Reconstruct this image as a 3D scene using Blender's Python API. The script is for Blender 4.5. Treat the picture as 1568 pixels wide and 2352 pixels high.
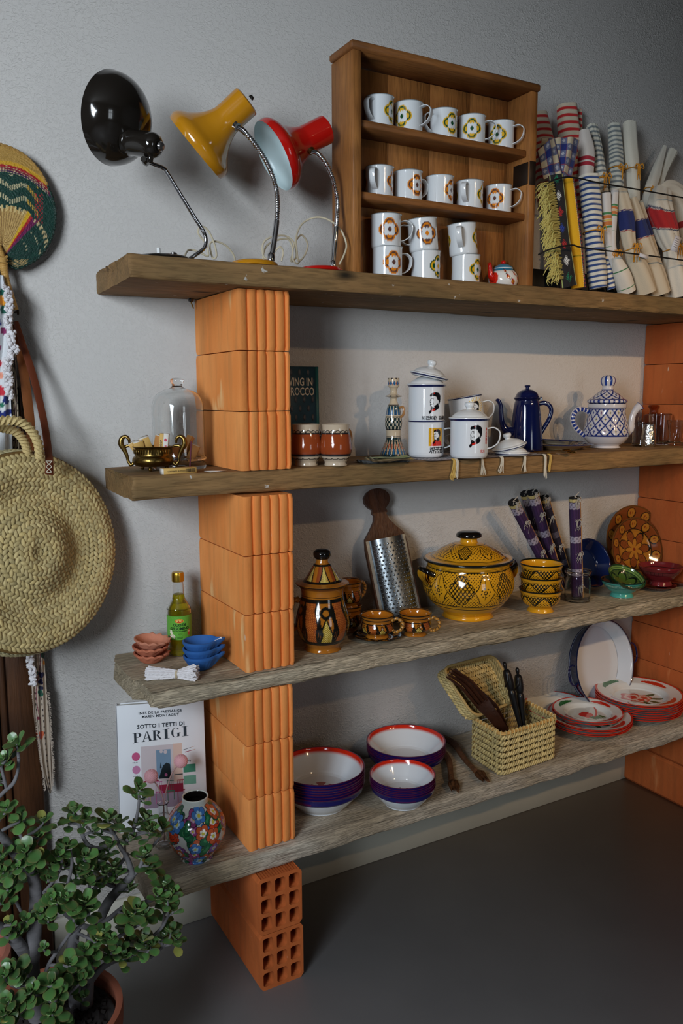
import bpy, bmesh, math, random
import numpy as np
from mathutils import Matrix, Vector, noise
for o in list(bpy.data.objects): bpy.data.objects.remove(o)
SC = bpy.context.scene
COL = SC.collection
PI = math.pi
random.seed(7); RS = np.random.RandomState(5)

# ------------------------------------------------------------------ camera
CAMP = Vector((-.5168, -1.9579, 1.3982)); FPX = 1872.262
_yaw, _pit, _rol = .5162, -.1424, -.0044
FW = Vector((math.sin(_yaw)*math.cos(_pit), math.cos(_yaw)*math.cos(_pit), math.sin(_pit)))
_rt = Vector((math.cos(_yaw), -math.sin(_yaw), 0)); _up = _rt.cross(FW)
RT = _rt*math.cos(_rol)+_up*math.sin(_rol); UP = -_rt*math.sin(_rol)+_up*math.cos(_rol)
cd = bpy.data.cameras.new('camera'); cam = bpy.data.objects.new('camera', cd); COL.objects.link(cam)
cam.matrix_world = Matrix(((RT.x, UP.x, -FW.x, CAMP.x), (RT.y, UP.y, -FW.y, CAMP.y), (RT.z, UP.z, -FW.z, CAMP.z), (0, 0, 0, 1)))
cd.sensor_fit = 'HORIZONTAL'; cd.sensor_width = 36; cd.lens = FPX/1568*36; cd.clip_start = .05
SC.camera = cam

# ------------------------------------------------------------------ light and exposure
SC.view_settings.view_transform = 'Standard'; SC.view_settings.look = 'None'
SC.view_settings.gamma = 1; SC.view_settings.use_curve_mapping = False
SC.view_settings.exposure = 0.0
W = bpy.data.worlds.new('world'); SC.world = W; W.use_nodes = True
_bg = W.node_tree.nodes['Background']; _bg.inputs[0].default_value = (.55, .68, .75, 1); _bg.inputs[1].default_value = .25

def area(name, loc, to, sx, sy, power, col):
    l = bpy.data.lights.new(name, 'AREA'); l.shape = 'RECTANGLE'; l.size = sx; l.size_y = sy; l.energy = power; l.color = col
    o = bpy.data.objects.new(name, l); COL.objects.link(o); o.location = loc
    o.rotation_euler = (Vector(to)-Vector(loc)).to_track_quat('-Z', 'Z').to_euler(); return o
# daylight through the tall window on the left, and through the shop door straight across the room
area('window_daylight', (-2.15, -2.15, 1.92), (-.55, -.9, 1.6), .85, 1.35, 110, (.81, .905, 1.0))
area('door_daylight', (.95, -5.15, 1.25), (.95, 0, 1.35), .8, 1.5, 15, (.84, .93, 1.0))
# warm ceiling spots
for _x, _y in ((1.30, -3.35), (1.95, -3.35)):
    l = bpy.data.lights.new('ceiling_spot', 'SPOT'); l.energy = 92; l.color = (1, .66, .36); l.shadow_soft_size = .035
    l.spot_size = .70; l.spot_blend = .95
    o = bpy.data.objects.new('ceiling_spot', l); COL.objects.link(o); o.location = (_x, _y, 2.72)
    o.rotation_euler = (Vector((_x-.12, 0, 1.0))-Vector(o.location)).to_track_quat('-Z', 'Y').to_euler()

def _ray(px, py): return FW+RT*((px-784)/FPX)-UP*((py-1176)/FPX)
def at(px, py, y):
    d = _ray(px, py); return CAMP+d*((y-CAMP.y)/d.y)
def on(px, py, z):
    d = _ray(px, py); return CAMP+d*((z-CAMP.z)/d.z)
def dep(p): return (Vector(p)-CAMP).dot(FW)
def mpp(p): return dep(p)/FPX          # metres to a pixel at p
def facing(p): return math.atan2(CAMP.y-p[1], CAMP.x-p[0])

# ------------------------------------------------------------------ colours and materials
def S(r, g, b):
    f = lambda c: ((c/255+.055)/1.055)**2.4 if c > 10.3 else c/255/12.92
    return (f(r), f(g), f(b))
_mats = {}
def mat(name, rgb=(200, 200, 200), rough=.5, metal=0., trans=0., ior=1.45, bump=None, var=None, vc=False, coat=0., spec=.5, alpha=1., sheen=0., sss=0.):
    """principled material; bump=(scale, strength[, stretch]); var=(scale, amount, rgb2[, stretch]); vc = base colour from the Col attribute"""
    if name in _mats: return _mats[name]
    m = bpy.data.materials.new(name); m.use_nodes = True; nt = m.node_tree; b = nt.nodes['Principled BSDF']; N = nt.nodes.new; L = nt.links.new
    b.inputs['Roughness'].default_value = rough; b.inputs['Metallic'].default_value = metal
    b.inputs['Transmission Weight'].default_value = trans; b.inputs['IOR'].default_value = ior
    b.inputs['Coat Weight'].default_value = coat; b.inputs['Coat Roughness'].default_value = .06
    b.inputs['Specular IOR Level'].default_value = spec; b.inputs['Alpha'].default_value = alpha
    b.inputs['Sheen Weight'].default_value = sheen
    if sss: b.inputs['Subsurface Weight'].default_value = sss; b.inputs['Subsurface Scale'].default_value = .01
    b.inputs['Base Color'].default_value = (*S(*rgb), 1)
    tc = N('ShaderNodeTexCoord')
    def nz(scale, st, det=4):
        mp = N('ShaderNodeMapping'); mp.inputs['Scale'].default_value = st; L(tc.outputs['Object'], mp.inputs[0])
        n = N('ShaderNodeTexNoise'); n.inputs['Scale'].default_value = scale; n.inputs['Detail'].default_value = det; L(mp.outputs[0], n.inputs['Vector']); return n
    src = None
    if vc:
        a = N('ShaderNodeAttribute'); a.attribute_name = 'Col'; src = a.outputs['Color']; L(src, b.inputs['Base Color'])
    if var:
        n = nz(var[0], var[3] if len(var) > 3 else (1, 1, 1), 5)
        r = N('ShaderNodeMapRange'); r.inputs[1].default_value = .35; r.inputs[2].default_value = .65; r.inputs[4].default_value = var[1]; L(n.outputs['Fac'], r.inputs[0])
        mx = N('ShaderNodeMix'); mx.data_type = 'RGBA'; L(r.outputs[0], mx.inputs[0]); mx.inputs[6].default_value = (*S(*rgb), 1); mx.inputs[7].default_value = (*S(*var[2]), 1)
        if src: L(src, mx.inputs[6])
        L(mx.outputs[2], b.inputs['Base Color'])
    if bump:
        n = nz(bump[0], bump[2] if len(bump) > 2 else (1, 1, 1))
        bp = N('ShaderNodeBump'); bp.inputs['Strength'].default_value = bump[1]; bp.inputs['Distance'].default_value = .004
        L(n.outputs['Fac'], bp.inputs['Height']); L(bp.outputs[0], b.inputs['Normal'])
    _mats[name] = m; return m

def wood_mat(name, c1, c2, c3, scale=6, stretch=(1, 14, 14), rough=.7, bump=.35, speck=None, knots=0.):
    """wood: long stretched grain between c1 and c2, blotches of c3, optional pale specks"""
    m = bpy.data.materials.new(name); m.use_nodes = True; nt = m.node_tree; b = nt.nodes['Principled BSDF']; N = nt.nodes.new; L = nt.links.new
    b.inputs['Roughness'].default_value = rough; b.inputs['Specular IOR Level'].default_value = .3
    tc = N('ShaderNodeTexCoord')
    def nz(sc, st, det=6, dist=0., lo=.3, hi=.7):
        mp = N('ShaderNodeMapping'); mp.inputs['Scale'].default_value = st; L(tc.outputs['Object'], mp.inputs[0])
        n = N('ShaderNodeTexNoise'); n.inputs['Scale'].default_value = sc; n.inputs['Detail'].default_value = det; n.inputs['Distortion'].default_value = dist; L(mp.outputs[0], n.inputs['Vector'])
        r = N('ShaderNodeMapRange'); r.inputs[1].default_value = lo; r.inputs[2].default_value = hi; L(n.outputs['Fac'], r.inputs[0]); return r.outputs[0]
    def mix(fac, a, bb):
        x = N('ShaderNodeMix'); x.data_type = 'RGBA'; L(fac, x.inputs[0])
        for k, v in ((6, a), (7, bb)):
            if isinstance(v, tuple): x.inputs[k].default_value = (*S(*v), 1)
            else: L(v, x.inputs[k])
        return x.outputs[2]
    g1 = nz(scale, stretch, 8, .6); g2 = nz(scale*5, stretch, 6, .2, .45, .75); bl = nz(3.5, (1, 1.5, 1.5), 4, .4, .42, .68)
    c = mix(g1, c1, c2); c = mix(bl, c, c3)
    dk = N('ShaderNodeMath'); dk.operation = 'MULTIPLY'; L(g2, dk.inputs[0]); dk.inputs[1].default_value = .45
    c = mix(dk.outputs[0], c, tuple(int(v*.45) for v in c1))
    if speck:
        sp = nz(38, (1, 1, 1), 3, 0, .70, .73); c = mix(sp, c, speck)
    if knots:
        mp = N('ShaderNodeMapping'); mp.inputs['Scale'].default_value = (3, 7, 7); L(tc.outputs['Object'], mp.inputs[0])
        v = N('ShaderNodeTexVoronoi'); v.inputs['Scale'].default_value = knots; L(mp.outputs[0], v.inputs['Vector'])
        r = N('ShaderNodeMapRange'); r.inputs[1].default_value = .16; r.inputs[2].default_value = .06; L(v.outputs['Distance'], r.inputs[0])
        c = mix(r.outputs[0], c, tuple(int(q*.35) for q in c3))
    L(c, b.inputs['Base Color'])
    ad = N('ShaderNodeMath'); ad.operation = 'ADD'; L(g1, ad.inputs[0]); L(g2, ad.inputs[1])
    bp = N('ShaderNodeBump'); bp.inputs['Strength'].default_value = bump; bp.inputs['Distance'].default_value = .004
    L(ad.outputs[0], bp.inputs['Height']); L(bp.outputs[0], b.inputs['Normal'])
    return m

# ------------------------------------------------------------------ objects
def tag(o, label=None, cat=None, group=None, kind=None):
    if label: o['label'] = label
    if cat: o['category'] = cat
    if group: o['group'] = group
    if kind: o['kind'] = kind
    return o
def thing(name, label, cat, loc=(0, 0, 0), rz=0., group=None):
    o = bpy.data.objects.new(name, None); COL.objects.link(o); o.location = loc; o.rotation_euler = (0, 0, rz)
    o.empty_display_size = .02
    return tag(o, label, cat, group)
def copy_tree(root, loc=None, rz=None, label=None, group=None, rot=None):
    r = root.copy(); COL.objects.link(r)
    if loc is not None: r.location = loc
    if rz is not None: r.rotation_euler = (0, 0, rz)
    if rot is not None: r.rotation_euler = rot
    if label: r['label'] = label
    if group: r['group'] = group
    for ch in list(root.children):
        c = ch.copy(); COL.objects.link(c); c.parent = r
        for g in list(ch.children):
            d = g.copy(); COL.objects.link(d); d.parent = c
    return r

def frame(d, up=(0, 0, 1)):
    """rotation whose Z runs along d"""
    z = Vector(d).normalized(); x = Vector(up).cross(z)
    if x.length < 1e-4: x = Vector((1, 0, 0))
    x.normalize(); y = z.cross(x)
    return Matrix(((x.x, y.x, z.x), (x.y, y.y, z.y), (x.z, y.z, z.z))).to_4x4()
def T(x, y=None, z=None):
    return Matrix.Translation(Vector(x) if y is None else Vector((x, y, z)))
RX = lambda a: Matrix.Rotation(a, 4, 'X'); RY = lambda a: Matrix.Rotation(a, 4, 'Y'); RZ = lambda a: Matrix.Rotation(a, 4, 'Z')

def catmull(P, n):
    P = np.array([list(p) for p in P], float); k = len(P)
    if k == 2: t = np.linspace(0, 1, n)[:, None]; return P[0]*(1-t)+P[1]*t
    Q = np.vstack([2*P[0]-P[1], P, 2*P[-1]-P[-2]])
    seg = np.linalg.norm(np.diff(P, axis=0), axis=1)+1e-9; cum = np.concatenate([[0], np.cumsum(seg)])
    s = np.linspace(0, cum[-1], n); i = np.clip(np.searchsorted(cum, s, 'right')-1, 0, k-2); t = ((s-cum[i])/seg[i])[:, None]
    a, b, c, d = Q[i], Q[i+1], Q[i+2], Q[i+3]
    return .5*((2*b)+(-a+c)*t+(2*a-5*b+4*c-d)*t**2+(-a+3*b-3*c+d)*t**3)
def linres(P, n):
    P = np.array([list(p) for p in P], float)
    seg = np.linalg.norm(np.diff(P, axis=0), axis=1)+1e-9; cum = np.concatenate([[0], np.cumsum(seg)])
    s = np.union1d(np.linspace(0, cum[-1], n), cum)
    return np.stack([np.interp(s, cum, P[:, j]) for j in range(P.shape[1])], 1)

class MB:
    def __init__(s): s.V = []; s.L = []; s.K = []; s.MI = []; s.C = []; s.n = 0
    def add(s, V, F, mi=0, col=None, M=None):
        V = np.asarray(V, float).reshape(-1, 3)
        if M is not None:
            A = np.array(M); V = V@A[:3, :3].T+A[:3, 3]
        if isinstance(F, np.ndarray):
            s.L.append((F+s.n).ravel()); s.K.append(np.full(len(F), F.shape[1])); nf = len(F)
        else:
            s.L.append(np.array([i for f in F for i in f], int)+s.n); s.K.append(np.array([len(f) for f in F])); nf = len(F)
        s.MI.append(np.full(nf, mi)); s.V.append(V)
        c = np.ones((len(V), 3)); 
        if col is not None: c[:] = col
        s.C.append(c); s.n += len(V); return s
    def grid(s, G, mi=0, col=None, M=None, closed=False, flip=False):
        """G[a, b, 3]; closed joins the b direction"""
        a, b = G.shape[:2]; I = np.arange(a*b).reshape(a, b)
        J = np.concatenate([I, I[:, :1]], 1) if closed else I
        F = np.stack([J[:-1, :-1], J[:-1, 1:], J[1:, 1:], J[1:, :-1]], -1).reshape(-1, 4)
        if flip: F = F[:, ::-1]
        return s.add(G.reshape(-1, 3), F, mi, None if col is None else np.asarray(col).reshape(-1, 3) if np.ndim(col) > 1 else col, M)
    def lathe(s, prof, n=64, mi=0, col=None, M=None, m=None, smooth=True, shape=None):
        P = catmull(prof, m) if (m and smooth) else (linres(prof, m) if m else np.array(prof, float))
        P[:, 0] = np.maximum(P[:, 0], 1e-4)
        u = np.linspace(-PI, PI, n, endpoint=False); U, R = np.meshgrid(u, P[:, 0]); Z = np.repeat(P[:, 1:2], n, 1)
        if shape is not None: R, Z = shape(U, R, Z)
        G = np.stack([R*np.cos(U), R*np.sin(U), Z], -1)
        if callable(col):
            inner = np.repeat((np.arange(len(P)) > np.argmax(P[:, 1]))[:, None], n, 1)
            col = col(U, Z, R, inner)
        return s.grid(G, mi, col, M, closed=True, flip=False)
    def tube(s, pts, r, n=10, mi=0, col=None, m=None, M=None, flat=1., cap=True, up=None, shape=None):
        P = np.array([list(p) for p in pts], float)
        rr = np.full(len(P), r, float) if np.isscalar(r) else np.array(r, float)
        if m:
            Q = catmull(np.hstack([P, rr[:, None]]), m); P, rr = Q[:, :3], np.maximum(Q[:, 3], 1e-5)
        t = np.gradient(P, axis=0); t /= np.linalg.norm(t, axis=1)[:, None]+1e-12
        x = np.array(up, float) if up is not None else (np.array([0, 0, 1.]) if abs(t[0, 2]) < .9 else np.array([1., 0, 0]))
        G = np.zeros((len(P), n, 3)); a = np.linspace(0, 2*PI, n, endpoint=False)
        for i in range(len(P)):
            x = x-t[i]*np.dot(x, t[i]); x /= np.linalg.norm(x)+1e-12; y = np.cross(t[i], x)
            q = rr[i] if shape is None else rr[i]*shape(a, i/(len(P)-1))
            G[i] = P[i]+(np.cos(a)*q)[:, None]*x*flat+(np.sin(a)*q)[:, None]*y
        if callable(col):
            U, SS = np.meshgrid(a, np.linspace(0, 1, len(P))); col = col(U, SS)
        if cap:
            G = np.concatenate([G[:1].mean(1, keepdims=True).repeat(n, 1), G, G[-1:].mean(1, keepdims=True).repeat(n, 1)], 0)
            if col is not None and np.ndim(col) > 1: col = np.concatenate([col[:1], col, col[-1:]], 0)
        return s.grid(G, mi, col, M, closed=True)
    def box(s, x0, x1, y0, y1, z0, z1, mi=0, bev=0., M=None, col=None, seg=1):
        bm = bmesh.new(); bmesh.ops.create_cube(bm, size=1)
        for v in bm.verts: v.co = ((x0+x1)/2+v.co.x*(x1-x0), (y0+y1)/2+v.co.y*(y1-y0), (z0+z1)/2+v.co.z*(z1-z0))
        if bev: bmesh.ops.bevel(bm, geom=bm.edges[:], offset=bev, segments=seg, affect='EDGES', profile=.6)
        bm.verts.index_update(); V = [v.co[:] for v in bm.verts]; F = [[v.index for v in f.verts] for f in bm.faces]; bm.free()
        return s.add(V, F, mi, col, M)
    def prism(s, out, z0, z1, mi=0, M=None, col=None):
        n = len(out); V = [(x, y, z0) for x, y in out]+[(x, y, z1) for x, y in out]
        A = sum(out[i][0]*out[(i+1) % n][1]-out[(i+1) % n][0]*out[i][1] for i in range(n))
        F = [list(range(n))[::-1], list(range(n, 2*n))]+[[i, (i+1) % n, n+(i+1) % n, n+i] for i in range(n)]
        if A < 0: F = [f[::-1] for f in F]
        return s.add(V, F, mi, col, M)
    def text(s, txt, size, mi=0, M=None, wrap=None, align='CENTER', bold=0., sx=1., shear=0., depth=.0002, spacing=1., col=None):
        """lettering as a thin raised mesh in the local XY plane; wrap=(radius) bends it on a vertical cylinder about Z"""
        c = bpy.data.curves.new('t', 'FONT'); c.body = txt; c.size = size; c.align_x = align; c.align_y = 'CENTER'; c.offset = bold; c.shear = shear
        c.extrude = depth; c.space_character = spacing; c.resolution_u = 2
        o = bpy.data.objects.new('t', c); COL.objects.link(o); bpy.context.view_layer.update()
        me = bpy.data.meshes.new_from_object(o.evaluated_get(bpy.context.evaluated_depsgraph_get()))
        V = np.array([v.co[:] for v in me.vertices]) if len(me.vertices) else np.zeros((0, 3)); F = [list(p.vertices) for p in me.polygons]
        bpy.data.objects.remove(o); bpy.data.curves.remove(c); bpy.data.meshes.remove(me)
        if not len(F): return s
        V[:, 0] *= sx
        if wrap:
            r, u0, z0 = wrap; a = u0+V[:, 0]/r; rad = r+V[:, 2]+depth
            V = np.stack([rad*np.cos(a), rad*np.sin(a), z0+V[:, 1]], 1)
        return s.add(V, F, mi, col, M)
    def build(s, name, mats, parent=None, loc=(0, 0, 0), world=False, smooth=40, rz=0.):
        V = np.concatenate(s.V)
        if world:
            org = np.array(parent.location if parent is not None else loc); V = V-org
        me = bpy.data.meshes.new(name); K = np.concatenate(s.K).astype(np.int32); Lp = np.concatenate(s.L).astype(np.int32)
        me.vertices.add(len(V)); me.vertices.foreach_set('co', V.astype(np.float32).ravel())
        me.loops.add(len(Lp)); me.loops.foreach_set('vertex_index', Lp)
        me.polygons.add(len(K)); st = np.concatenate([[0], np.cumsum(K)[:-1]]).astype(np.int32)
        me.polygons.foreach_set('loop_start', st); me.polygons.foreach_set('loop_total', K)
        me.polygons.foreach_set('material_index', np.concatenate(s.MI).astype(np.int32))
        mats = mats if isinstance(mats, (list, tuple)) else [mats]
        for m in mats: me.materials.append(m)
        me.update(calc_edges=True)
        ca = me.color_attributes.new('Col', 'FLOAT_COLOR', 'POINT')
        C4 = np.ones((len(V), 4), np.float32); C4[:, :3] = np.concatenate(s.C); ca.data.foreach_set('color', C4.ravel())
        if smooth:
            me.shade_smooth(); me.set_sharp_from_angle(angle=math.radians(smooth))
        me.validate()
        o = bpy.data.objects.new(name, me); COL.objects.link(o)
        if parent is not None:
            o.parent = parent; o.location = (0, 0, 0) if world else loc
        else: o.location = loc
        if rz: o.rotation_euler = (0, 0, rz)
        return o

# paint helpers on numpy arrays (linear rgb)
def fill(U, rgb): c = np.empty(U.shape+(3,)); c[:] = S(*rgb); return c
def put(c, mask, rgb): c[mask] = S(*rgb)
def wrp(a): return (a+PI) % (2*PI)-PI
def tri(x): return np.abs((x % 1.)-.5)*2       # 1 at integers, 0 half way
def inpoly(X, Y, P):
    ins = np.zeros(X.shape, bool); n = len(P)
    for i in range(n):
        x1, y1 = P[i]; x2, y2 = P[(i+1) % n]
        k = ((y1 > Y) != (y2 > Y)) & (X < (x2-x1)*(Y-y1)/(y2-y1+1e-12)+x1); ins ^= k
    return ins

# ------------------------------------------------------------------ heights of the boards
Z1, Z2, Z3, Z4 = 1.678, 1.2304, .7692, .3336      # upper faces of the four boards

# ================================================================== SETTING
wall_m = bpy.data.materials.new('plaster'); wall_m.use_nodes = True
def _plaster(m):
    nt = m.node_tree; b = nt.nodes['Principled BSDF']; N = nt.nodes.new; L = nt.links.new
    tc = N('ShaderNodeTexCoord'); b.inputs['Roughness'].default_value = .85; b.inputs['Specular IOR Level'].default_value = .25
    n1 = N('ShaderNodeTexNoise'); n1.inputs['Scale'].default_value = 130; n1.inputs['Detail'].default_value = 3; n1.inputs['Distortion'].default_value = 1.2; L(tc.outputs['Object'], n1.inputs['Vector'])
    n2 = N('ShaderNodeTexNoise'); n2.inputs['Scale'].default_value = 3; n2.inputs['Detail'].default_value = 5; L(tc.outputs['Object'], n2.inputs['Vector'])
    r = N('ShaderNodeMapRange'); r.inputs[1].default_value = .48; r.inputs[2].default_value = .66; L(n1.outputs['Fac'], r.inputs[0])
    mk = N('ShaderNodeMapRange'); mk.inputs[1].default_value = .35; mk.inputs[2].default_value = .65; mk.inputs[3].default_value = .35; L(n2.outputs['Fac'], mk.inputs[0])
    mu = N('ShaderNodeMath'); mu.operation = 'MULTIPLY'; L(r.outputs[0], mu.inputs[0]); L(mk.outputs[0], mu.inputs[1])
    bp = N('ShaderNodeBump'); bp.inputs['Strength'].default_value = .5; bp.inputs['Distance'].default_value = .0022; L(mu.outputs[0], bp.inputs['Height']); L(bp.outputs[0], b.inputs['Normal'])
    mx = N('ShaderNodeMix'); mx.data_type = 'RGBA'; L(n2.outputs['Fac'], mx.inputs[0]); mx.inputs[6].default_value = (*S(192, 188, 184), 1); mx.inputs[7].default_value = (*S(205, 200, 194), 1)
    L(mx.outputs[2], b.inputs['Base Color'])
_plaster(wall_m)
M_paint = mat('room_paint', (124, 120, 116), .9)
floor_m = mat('resin_floor', (138, 136, 136), .42, var=(2.2, .6, (120, 118, 119)), bump=(9, .06), spec=.35)
base_m = mat('baseboard_paint', (176, 172, 158), .55, var=(8, .3, (160, 155, 142)))
XL, XR, YF, ZC = -2.3, 3.6, -5.2, 2.85
FL = -.232                                     # right edge of the wooden door frame
def wallbox(name, *a, m=None):
    mb = MB(); mb.box(*a); o = mb.build(name, m or wall_m, smooth=0); return tag(o, kind='structure')
# the wall stands behind the boards; left of the frame it is open for the glazed door
mb = MB(); mb.box(FL-.01, XR, 0, .12, -.02, ZC); mb.box(-1.45, FL-.01, 0, .12, 1.40, ZC); mb.box(XL, -1.45, 0, .12, -.02, ZC)
tag(mb.build('wall_back', wall_m, smooth=0), kind='structure')
wallbox('floor', XL-1, XR+.1, YF-.1, 2.2, -.05, 0, m=floor_m)
wallbox('ceiling', XL, XR, YF, .12, ZC, ZC+.05, m=M_paint)
wallbox('wall_right', XR, XR+.1, YF, .12, -.02, ZC, m=M_paint)
wallbox('wall_left', XL-.1, XL, YF, .12, -.02, ZC, m=M_paint)
wallbox('wall_front', XL, XR, YF-.1, YF, -.02, ZC, m=M_paint)
mb = MB(); mb.box(FL+.004, XR, -.012, 0, 0, .125, bev=.0015)
tag(mb.build('baseboard_back', base_m, smooth=0), kind='structure')
# glazing bars of the window and the shop door that let the daylight in
bar_m = mat('window_bar_paint', (70, 62, 54), .5)
mb = MB()
for k in (-.54, 0, .54): mb.box(k-.025, k+.025, -.03, .03, -.85, .85)
for k in (-.83, .0, .83): mb.box(-.54, .54, -.03, .03, k-.02, k+.02)
o = mb.build('window_1', bar_m, smooth=0, loc=(-2.12, -2.13, 1.92)); o.rotation_euler = (0, 0, math.radians(125)); tag(o, kind='structure')
mb = MB()
for k in (-.46, 0, .46): mb.box(k-.03, k+.03, -.03, .03, -.85, .85)
for k in (-.83, .25, .83): mb.box(-.46, .46, -.03, .03, k-.03, k+.03)
tag(mb.build('window_2', bar_m, smooth=0, loc=(.95, -5.1, 1.25)), kind='structure')

# glazed door in the back wall at the far left: frame, panes
frame_w = wood_mat('dark_door_wood', (92, 58, 34), (70, 42, 24), (58, 36, 22), 5, (9, 9, .7), .45, .2)
mb = MB()
mb.box(FL-.075, FL, -.022, .05, 0, 1.42, bev=.004)
mb.box(FL-.085, FL-.072, -.030, .05, 0, 1.42, bev=.003); mb.box(FL-.102, FL-.088, -.018, .05, 0, 1.42, bev=.003)
mb.box(FL-.16, FL-.10, -.006, .05, 0, 1.42, bev=.003); mb.box(-1.4, FL-.16, -.006, .05, 0, .16, bev=.003); mb.box(-1.4, FL, -.022, .05, 1.35, 1.42, bev=.004)
d = mb.build('door_1', frame_w, smooth=0); tag(d, kind='structure')
mb = MB(); mb.box(-1.4, FL-.15, .018, .024, .15, 1.35); mb.build('glass_pane', mat('door_glass', (235, 245, 240), .02, trans=1), d, smooth=0)
# paving and hedge outside the glass
mb = MB(); mb.box(-4, .5, .12, 2.6, -.06, .001); tag(mb.build('paving', mat('paving', (120, 122, 120), .9)), kind='structure')
mb = MB()
for k in range(900):
    c = np.array([RS.uniform(-2.6, .4), RS.uniform(1.35, 1.75), RS.uniform(0, 2.1)]); d1 = RS.normal(size=3); d1 /= np.linalg.norm(d1); d2 = np.cross(d1, [0, .3, 1]); d2 /= np.linalg.norm(d2)
    a, b = .07, .035
    mb.add([c-d1*a, c-d2*b, c+d1*a, c+d2*b], [[0, 1, 2, 3]], 0, S(*[(70, 98, 62), (96, 122, 78), (52, 76, 50)][k % 3]))
tag(mb.build('hedge', mat('hedge_leaf', vc=True, rough=.5), smooth=0), 'green leafy hedge seen through the glass door at far left', 'hedge', kind='stuff')

# ================================================================== BOARDS
def plank(name, label, z0, z1, yb, yf, xl, xr, m, rough=.003, endf=None, groove=None, seed=0, rnd=.006, wav=0.):
    """a rough sawn board: rounded rectangular section swept along X with noise"""
    h = z1-z0; sec = []
    ny = 46; nz_ = 8
    ys = np.linspace(yb, yf, ny)
    if groove is not None: ys = np.sort(np.concatenate([ys, groove+np.array([-.004, -.0015, 0, .0015, .004])]))
    for y in ys[1:-1]: sec.append((y, z1))
    for z in np.linspace(z1, z0, nz_): sec.append((yf, z))
    for y in ys[::-1][1:-1:3]: sec.append((y, z0))
    for z in np.linspace(z0, z1, nz_): sec.append((yb, z))
    sec = np.array(sec); n = len(sec)
    # round the corners
    cy, cz = (yb+yf)/2, (z0+z1)/2; hy, hz = abs(yb-yf)/2, h/2
    for k in range(n):
        dy = abs(sec[k, 0]-cy)-(hy-rnd); dz = abs(sec[k, 1]-cz)-(hz-rnd)
        if dy > 0 and dz > 0:
            l = math.hypot(dy, dz); f = rnd/max(l, 1e-9)
            if l > rnd:
                sec[k, 0] = cy+math.copysign(hy-rnd+dy*f, sec[k, 0]-cy); sec[k, 1] = cz+math.copysign(hz-rnd+dz*f, sec[k, 1]-cz)
    nx = 260; t = np.linspace(0, 1, nx)**1.15
    G = np.zeros((nx+2, n, 3))
    for k in range(n):
        y, z = sec[k]; e = (endf(y, z) if endf else 0)
        xs = xl+e+(xr-xl-e)*t
        for i in range(nx):
            x = xs[i]; p = Vector((x*7+seed, y*34, z*34))
            q = noise.noise(p)*rough+noise.noise(p*3.1)*rough*.45
            top = abs(z-z1) < 1e-4 and yf+.012 < y < yb-.01
            dy = q*(1.4 if abs(y-yf) < .02 else .3); dz = q*(.12 if top else 1.)
            if wav and abs(y-yf) < .02: dy += wav*noise.noise(Vector((x*3.3, seed, 0)))
            if groove is not None and abs(y-groove) < .003 and z > z1-.01:
                dz -= max(0, .016*(1-max(0, x-.1)/.75))
            G[i+1, k] = (x+(noise.noise(Vector((seed, y*60, z*60)))*.004 if i == 0 else 0), y+dy, z+dz)
    # shrink the end rings for a worn arris
    G[0] = G[1]; c = G[1].mean(0); G[1] = c+(G[1]-c)*.985; G[1, :, 0] = G[0, :, 0]; G[0] = c+(G[0]-c)*.02; G[0, :, 0] = c[0]+.004
    G[-1] = G[-2].mean(0)
    mb = MB(); mb.grid(G, 0, closed=True)
    o = mb.build(name, m, smooth=50); return tag(o, label, 'shelf board', 'reclaimed boards of the brick shelf')
oldw = wood_mat('brown_reclaimed_beam', (158, 122, 78), (130, 100, 64), (118, 96, 62), 4, (1, 9, 9), .75, .5, speck=(196, 190, 180), knots=1.4)
greyw = wood_mat('grey_weathered_board', (212, 196, 170), (182, 166, 140), (160, 144, 116), 5, (1.2, 13, 13), .85, .9, knots=1.1)
greyw2 = wood_mat('pale_dusty_board', (200, 188, 170), (180, 166, 148), (160, 142, 116), 5, (1.2, 13, 13), .85, .7)
plank('shelf_board', 'thick brown reclaimed beam, topmost board, under the desk lamps', Z1-.048, Z1, 0, -.306, -.045, 2.35, oldw, .002, lambda y, z: .02*(y+.15)-.01, seed=1, wav=.004)
plank('shelf_board', 'thick brown beam under the glass dome and teapots, second board down', Z2-.051, Z2, 0, -.262, -.055, 2.35, oldw, .0018, lambda y, z: -.08*(y+.13)*-.3, seed=9, wav=.004)
def _end3(y, z):
    e = 0.0
    if y < -.225: e = .012+(.018 if z < Z3-.03 else 0)
    elif y > -.225: e = -.004+.10*(-.05-y)*(-.05 > y)*.2
    if y > -.05: e += .3*(y+.05)
    if -.235 < y < -.215: e = .035
    return e-(.0 if z > Z3-.02 else .004)
plank('shelf_board', 'grey weathered board with a split, notched end, third board down', Z3-.042, Z3, 0, -.308, -.058, 2.35, greyw, .0045, _end3, groove=-.247, seed=21, rnd=.012, wav=.006)
plank('shelf_board', 'grey dusty lowest board, under the enamel bowls and basket', Z4-.046, Z4, 0, -.318, -.075, 2.35, greyw2, .004, None, seed=33, rnd=.008, wav=.005)

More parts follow.
